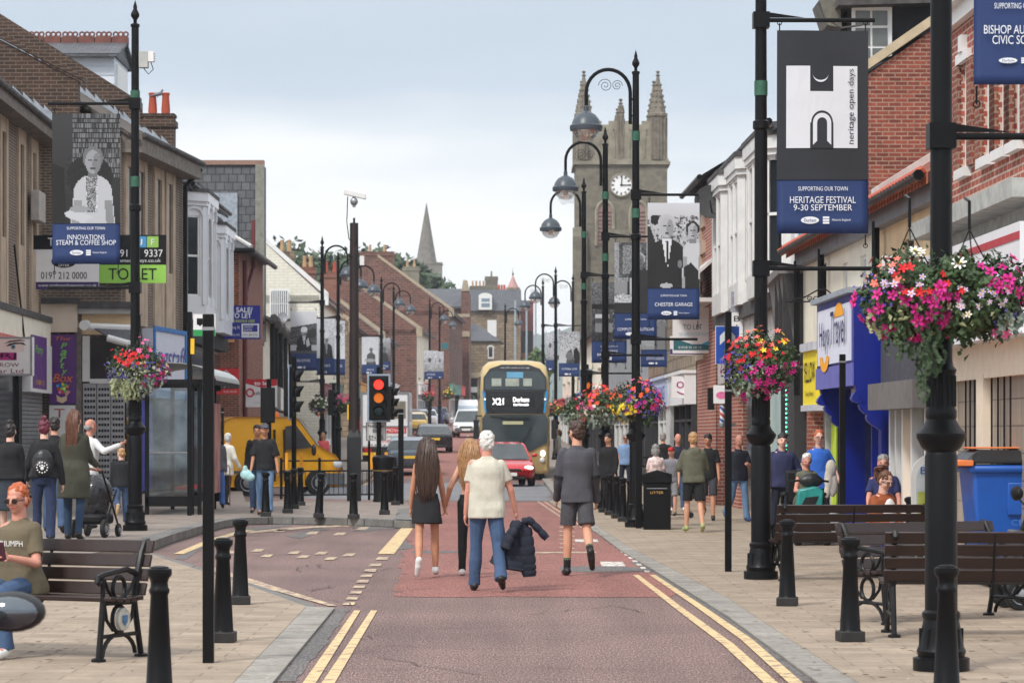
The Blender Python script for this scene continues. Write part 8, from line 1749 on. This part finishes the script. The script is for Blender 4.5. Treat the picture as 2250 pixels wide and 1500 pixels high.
person('white-haired man in pale stone T-shirt and jeans walking away',1070,31.0,1.78,2,'ruddy',('short','white'),('shirt',STONET,.33,.16),('trousers',JEAN,1),BSHOE,dict(hl=5,kl=2,hr=-12,kr=22,al=2,bl=10,el=8,ar=4,br=21,er=12,sr=5,sl=4),False,0,1.16)
coatjacket(1143,1150,30.9)
def band(t,q,J,hd,P,rot,k):
 for n in 'lr':sh,el,wr,fa=J['a'+n];mb=MB();a=el.lerp(wr,-.12);d=(el-sh).normalized();mb.tube([q(a-d*.018),q(a+d*.018)],.071*k,14);mb.build('sleeve_band',S('print_band',(20,20,22),vs=40,var=.9),t)
 for n in 'lr':hip,kn,an,fd,d2=J[n];mb=MB();mb.cap(q(kn.lerp(an,.72)),q(an),.041*k,.04*k,10);s_=mb.build('sock',BLK,t);mb=MB();mb.tube([q(kn.lerp(an,.71)),q(kn.lerp(an,.75))],.0425*k,12);mb.build('green_stripe',S('sock_green',(20,110,74)),s_)
person('tall teenage boy in grey sweatshirt and grey shorts walking away',1268,34.3,1.9,4,'warm',('thick','brown'),('sweatshirt',GREYS,1,.13),('shorts',CL('grey_shorts',(70,70,74)),.42),BSHOE,dict(hl=4,kl=2,hr=-14,kr=42,fr=-25,al=8,bl=8,el=22,ar=6,br=10,er=20,glasses=True,hy=25),False,0,.94,extra=band)
cp=person('man in grey cap, black fleece and jeans walking towards us',582,55,1.8,178,'tan',('short','dark'),('jacket',FLEECE,.45,.1),('trousers',JEANL,1),BSHOE,dict(hl=14,kl=6,hr=-8,kr=12,ar=10,br=12,er=10,al=6,bl=14,el=10,hy=15,cap=CL('grey_cap',(92,92,104))),False,.14,1.08)
bagobj('carrier_bag',"white and teal carrier bag in the capped man's hand",'bag',W3(541,1042,54.6),[((0,0,0),(.12,.06,.1)),((.07,0,-.05),(.1,.06,.08)),((-.02,0,.1),(.05,.04,.08))],S('teal_white_plastic',(170,212,214),vs=9,var=.35,r=.35))
person('person in black jacket mostly hidden behind the capped man',566,56.5,1.78,178,'tan',('short','dark'),('jacket',BLK,1,.1),('trousers',JEAN,1),z0=.14)
def ruck(t,q,J,hd,P,rot,k):
 b=bagobj('backpack','small black backpack with white paw print on pink vest','backpack',(0,0,0),[((0,0,0),(.15,.08,.19)),((0,-.06,-.07),(.12,.05,.09))],M('black_nylon',(.012,.012,.014),r=.35),.012);b.location=t.matrix_basis@q(P+rot(0,-.19,.17));b.rotation_euler=t.rotation_euler
 mb=MB()
 for i in range(12):a=i*.5236;mb.lathe([(.011,0),(.0,.004)],(.075*math.cos(a),-.11,-.07+.075*math.sin(a)),7,ax=(V(1,0,0),V(0,0,1),V(0,-1,0)))
 for x,z,r in((0,-.08,.026),(-.03,-.05,.012),(0,-.04,.013),(.03,-.05,.012)):mb.lathe([(r,0),(0,.006)],(x,-.115,z),10,ax=(V(1,0,0),V(0,0,1),V(0,-1,0)))
 mb.build('print',WHITEP,b)
 mb=MB();mb.ell(q(P+rot(0,-.03,.27)),(.135*k,.12*k,.1*k),14,8);mb.build('pink_vest',CL('hot_pink',(214,62,96)),t)
person('woman with plum hair bun, black top and jeans carrying a backpack',97,40.6,1.8,4,'pale',('bun','plum'),('sweatshirt',BLK,1,.04),('trousers',CL('indigo_denim',(36,48,78)),1),BSHOE,dict(al=10,bl=16,el=28,ar=-6,br=16,er=16),True,.14,1.12,extra=ruck)
person('tall woman with long brown ponytail and long olive cardigan',163,41.5,1.92,-6,'pale',('pony','chestnut'),('cardigan',CL('dark_olive_knit',(66,66,54)),1,.38),('leggings',CL('blue_denim_tight',(44,66,92)),1),BSHOE,dict(al=14,bl=14,el=40,ar=20,br=10,er=50,hair=.6),True,.14,1.15)
person('woman with dark pinned hair and black top at the far left edge',22,41.2,1.75,0,'pale',('bun','dark'),('sweatshirt',BLK,1,.05),('skirt',CL('dark_floral',(44,52,62)),.5),BSHOE,dict(al=10,el=30),True,.14,1.2)
person('dark-haired person mostly hidden between the plum bun and the ponytail',120,45,1.86,10,'warm',('short','dark'),('jacket',BLK,1,.1),('trousers',JEAN,1),z0=.14)
person('bald older man in white shirt with arm stretched to the boy',194,46.5,1.84,-45,'ruddy',('bald','grey'),('shirt',CL('white_shirt',(214,214,214)),1,.1),('trousers',JEANL,1),BSHOE,dict(wr=(.52,.2,.36),al=5),False,.14,1.1)
person('boy in black jacket and jeans with one foot kicked back',266,49.5,1.36,12,'pale',('short','fair'),('jacket',FLEECE,1,.1),('trousers',JEAN,1),S('tan_sole_shoe',(190,160,120)),dict(hl=-16,kl=62,fl=-20,hr=6,kr=3,glasses=True,hy=35),False,.14)
person('elderly woman in white cardigan leaning on a brown walking stick',497,63,1.62,-30,'pale',('short','white'),('cardigan',CL('white_knit',(222,218,208)),1,.25),('trousers',BLK,1),BSHOE,dict(wr=(.3,.12,-.05),lean=6),True,.14,1.05)
person('woman in grey jacket and blue jeans beside the walking stick woman',477,60,1.64,10,'pale',('bob','blond'),('jacket',CL('mid_grey_cloth',(98,100,108)),1,.1),('trousers',CL('bright_denim',(72,108,172)),1),BSHOE,dict(),True,.14)
c=thing('walking_stick','brown walking stick held by the woman in white cardigan','walking stick',W3(505,1100,62.6));z=.14-c.location.z;mb=MB();mb.tube([(0,0,z),(0,0,.72),(-.03,0,.78),(-.09,0,.79),(-.12,0,.76)],.012,6);mb.build('stick',S('brown_wood',(120,62,38)),c)
t=thing('pushchair','black pushchair with brown handle pushed by the ponytail woman','pushchair',(WX(212,43.5),43.5,.14),R(-12));mb=MB()
for x in(-.25,.25):mb.tube([(x,-.45,1.02),(x,-.1,.62),(x,.25,.2)],.016,7);mb.tube([(x,.2,.72),(x,-.3,.18)],.016,7);wheel(t,x,-.32,.14,.06,16);wheel(t,x,.28,.1,.05,14)
mb.build('frame',IRON,t);mb=MB();mb.tube([(-.25,-.45,1.02),(0,-.52,1.06),(.25,-.45,1.02)],.022,8);mb.build('handle',S('tan_leather',(120,72,50)),t);mb=MB();mb.ell((0,.0,.66),(.24,.3,.3),14,10);mb.ell((0,-.05,.5),(.22,.2,.26),12,8);mb.build('hood_and_seat',S('crumpled_black_plastic',(44,44,48),r=.2,vs=12,var=.9),t);mb=MB();mb.box(-.22,.22,-.3,.2,.2,.36);mb.build('basket',BLACKM,t,bevel=.05)
def phone(t,q,J,hd,P,rot,k):o=MB();o.box(-.037,.037,-.005,.005,-.075,.075);x=o.build('phone',S('plum_phone',(70,26,46),r=.3),None);tag(x,'plum coloured phone held by the red-haired woman','phone');x.location=t.matrix_basis@q(J['al'][2]+V(.02,.1,.05));x.rotation_euler=(R(-20),0,R(160));text('TRIUMPH',q(P+rot(0,.132,.31)),(-1,0,0),(0,.1,1),.24*k,.045*k,WHITEV,None,.02).parent=t
person('red-haired woman in sunglasses and olive T-shirt looking at her phone',42,21.6,1.68,158,'ruddy',('short','red'),('shirt',OLIVE,.38,.1),('trousers',JEAN,1),WSHOE,dict(seat=.56,hl=84,kl=88,hr=80,kr=75,wl=(-.1,.32,.2),wr=(.2,.3,.0),curl=45,glasses='dark',hp=-8,lean=2),True,.03,1.3,X=WX(45,21.6),extra=phone)
W_=dict
person('woman in rust cardigan and glasses seated with head bent to her phone',1932,33.8,1.66,215,'pale',('pony','chestnut'),('cardigan',CL('rust_knit',(148,78,42)),1,.1),('trousers',JEAN,1),BSHOE,W_(seat=.52,hl=82,kl=85,hr=82,kr=85,wl=(-.05,.36,.08),wr=(.12,.36,.08),glasses=True,hp=-22,lean=8,hair=.15),True,.03,1.25)
o=MB();o.ell((0,0,0),(.1,.05,.2),12,8);x=o.build('white_tee',CL('white_cotton',(226,222,222)),bpy.data.objects[[n.name for n in bpy.data.objects if n.name.startswith('person')][-1]]);x.location=(.0,.185,.52+.2)
person('grey-haired man in navy T-shirt seated by the pavement sign',1941,40,1.76,172,'ruddy',('short','grey'),('shirt',CL('navy_cotton',(40,46,92)),.36,.12),('trousers',DNAVY,1),BSHOE,W_(seat=.62,hl=80,kl=85,hr=80,kr=85,wl=(-.22,.3,-.02),wr=(.2,.34,.0)),False,.03,1.25)
person('smiling woman with red-blond hair in bright blue top standing at the shop',1799,45.6,1.77,184,'pale',('short','red'),('shirt',CL('bright_blue_top',(48,104,196)),.36,.16),('trousers',BLK,1),BSHOE,W_(al=2,bl=24,el=30,glasses=True,wr=(.2,.1,.05)),True,.03,1.22)
cc=bagobj('cream_coat','cream coat draped over the arm of the woman in blue','coat',W3(1826,1045,45.2),[((0,0,.12),(.09,.06,.14)),((-.04,0,-.06),(.07,.05,.2)),((.03,.02,-.12),(.08,.05,.22)),((-.06,0,-.24),(.05,.04,.12))],CL('cream_cloth',(196,188,172)))
sc_=mscooter('mobility scooter with teal bag ridden by the white-haired woman',(WX(1772,43.5),43.5,.03),R(4),('dark',(36,36,40)),False)
person('white-haired woman in sleeveless olive top riding the mobility scooter',1772,43.8,1.6,184,'ruddy',('short','white'),('shirt',KHAKI,.08,.12),('trousers',CL('sage_trousers',(104,104,88)),1),BSHOE,W_(seat=.68,hl=80,kl=80,hr=80,kr=80,wl=(-.04,.3,.14),wr=(.1,.32,.14),hp=-14),True,.03,1.25)
tb=MB();tb.prism([(-.2,-.1,-.16),(.2,-.1,-.18),(.22,-.1,.1),(.1,-.1,.17),(-.16,-.1,.12)],(0,.2,0));x=tb.build('teal_bag',S('teal_nylon',(36,138,132),r=.4,vs=9,var=.35),bevel=.03);x.location=W3(1777,1092,42.8);tag(x,'teal and black bag on the front of the mobility scooter','bag');tb=MB();tb.prism([(-.12,-.008,-.12),(.08,-.008,-.13),(.14,-.008,.02),(-.06,-.008,.0)],(0,.01,0));y=tb.build('black_panel',BLK,x);y.location=(0,-.1,0)
bagobj('handbag',"black handbag on the scooter rider's lap",'handbag',W3(1782,1056,42.9),[((0,0,0),(.19,.08,.1)),((0,0,.07),(.12,.04,.05))],M('black_nylon',(.012,.012,.014),r=.35))
person('young dark-haired man in navy hoodie looking at us',1717,45.5,1.72,186,'pale',('short','dark'),('hoodie',CL('navy_hood_cloth',(46,50,84)),1,.1),('trousers',DNAVY,1),BSHOE,W_(wl=(-.28,.2,.05),lean=6),False,.03,1.1)
person('balding man in navy polo shirt and light jeans walking past the black post',1622,55,1.72,200,'ruddy',('bald','dark'),('shirt',CL('navy_polo',(30,32,46)),.36,.12),('trousers',JEANL,1),S('blue_trainer',(60,84,130)),W_(wl=(-.05,.32,.2),hp=-15,hl=14,hr=-12,kr=30),False,.03,1.15)
person('dark-haired teenage boy in black T-shirt and patterned shorts',1556,55.5,1.74,172,'tan',('short','dark'),('shirt',BLK,.36,.12),('shorts',CL('dark_pattern_shorts',(60,60,68)),.5),BSHOE,W_(hp=-12,hl=12,hr=-14,kr=34),False,.03)
person('fair-haired young man in olive hooded jacket and black shorts from behind',1524,48.8,1.74,8,'warm',('short','fair'),('coat',KHAKI,1,.1),('shorts',BLK,.46),S('lime_trainer',(160,164,110)),W_(wl=(-.14,.3,.12),wr=(.14,.3,.12),hr=-10,kr=14),False,.03,1.08)
person('older man in navy jacket walking behind the hooded young man',1489,62,1.72,190,'ruddy',('bald','white'),('jacket',DNAVY,1,.12),('trousers',JEAN,1),WSHOE,W_(hp=-14),False,.03,1.05)
person('child in red cap and grey T-shirt standing on a small scooter',1476,57.5,1.42,160,'warm',('short','brown'),('shirt',CL('grey_tee',(120,120,126)),.36,.1),('shorts',CL('pale_grey_shorts',(138,138,142)),.5),S('green_shoe',(80,90,60)),W_(cap=CL('red_cap',(196,36,34)),wr=(.2,.3,.1)),False,.05)
t=thing('kick_scooter','small kick scooter under the child in the red cap','scooter',(WX(1486,57.2),57.2,.03),R(-80));mb=MB();mb.box(-.05,.05,-.28,.28,.06,.08);mb.tube([(0,.28,.06),(0,.22,.75)],.018,7);mb.tube([(-.17,.22,.75),(.17,.22,.75)],.014,6);mb.build('deck_and_bar',IRON,t);[wheel(t,0,y,.06,.03,12)for y in(-.3,.3)]
person('grey-haired woman in white floral top behind the LITTER bin',1441,56,1.5,5,'pale',('bob','grey'),('shirt',S('floral_print',(214,190,186),vs=16,var=.55),.4,.12),('trousers',DNAVY,1),BSHOE,W_(),True,.03,1.2)
person('dark-haired man in black jacket near the red shop door',1457,72,1.74,5,'warm',('short','grey'),('jacket',BLK,1,.1),('trousers',DNAVY,1))
person('fair-haired woman in navy top behind the nearest lamp post',2012,42,1.74,20,'warm',('bun','blond'),('jacket',DNAVY,1,.14),('trousers',BLK,1),BSHOE,W_(),True,.03,1.1)
person('man in pale blue shirt and sunglasses beyond the railing',1374,80,1.72,180,'ruddy',('short','grey'),('shirt',CL('pale_blue_shirt',(126,156,196)),.36,.12),('trousers',DNAVY,1),BSHOE,W_(glasses='dark'),False,.03,1.1)
person('person in black coat standing behind the second far lamp post',1338,61,1.72,150,'warm',('short','dark'),('jacket',BLK,1,.2),('trousers',BLK,1))
person('blonde woman in cream cardigan on the far right pavement',1226,112,1.66,120,'pale',('long','blond'),('cardigan',CL('cream_cardigan',(216,212,200)),1,.2),('trousers',BLK,1),BSHOE,W_(hair=.2),True,zg(112)+.12)
for px,D,rz,hk,tm,lb in((661,112,20,'dark',CL('royal_blue_jacket',(52,76,128)),'person in blue jacket walking away on the far left pavement'),(710,98,175,'blond',CL('coral_top',(226,98,100)),'woman in coral jacket by the spiked lamp post'),(642,104,20,'fair',CL('coral_red_top',(214,84,80)),'small person in coral red top beyond the yellow van'),(793,150,180,'dark',CL('red_jacket',(206,36,40)),'person in red jacket left of the removals van'),(640,122,30,'dark',CL('checked_top',(110,110,116)),'dark-haired woman in patterned top next to the blue jacket')):
 person(lb,px,D,1.68 if 'small' not in lb else 1.4,rz,'warm',('bob' if 'woman' in lb else 'short',hk),('jacket',tm,1,.12),('trousers',DNAVY,1),z0=zg(D)+.12)
c=W3(346,217,81.5);t=thing('pigeon','grey pigeon standing on the terracotta chimney pot','bird',c);mb=MB();mb.cap((-.1,0,.1),(.08,0,.14),.045,.06,8);mb.cap((.08,0,.15),(.13,0,.22),.04,.03,8);mb.ell((.14,0,.24),.034,8,6);mb.cap((-.1,0,.09),(-.24,0,.06),.03,.012,8);mb.tube([(.0,0,0),(.01,0,.1)],.01,5);mb.build('body',S('pigeon_grey',(112,112,120)),t,vox=.014,sm=2)
# ---------------------------------------------------------------- air
mb=MB();mb.box(-520,520,-60,2200,-1.2,85)
hz=bpy.data.materials.new('air_haze');hz.use_nodes=True;N,L=hz.node_tree.nodes,hz.node_tree.links;N.clear()
vo=N.new('ShaderNodeVolumePrincipled');vo.inputs['Color'].default_value=(.86,.92,1,1);vo.inputs['Density'].default_value=.00026;mo=N.new('ShaderNodeOutputMaterial');L.new(vo.outputs[0],mo.inputs['Volume'])
tag(mb.build('haze',hz,None,smooth=0),None,None,kind='stuff')
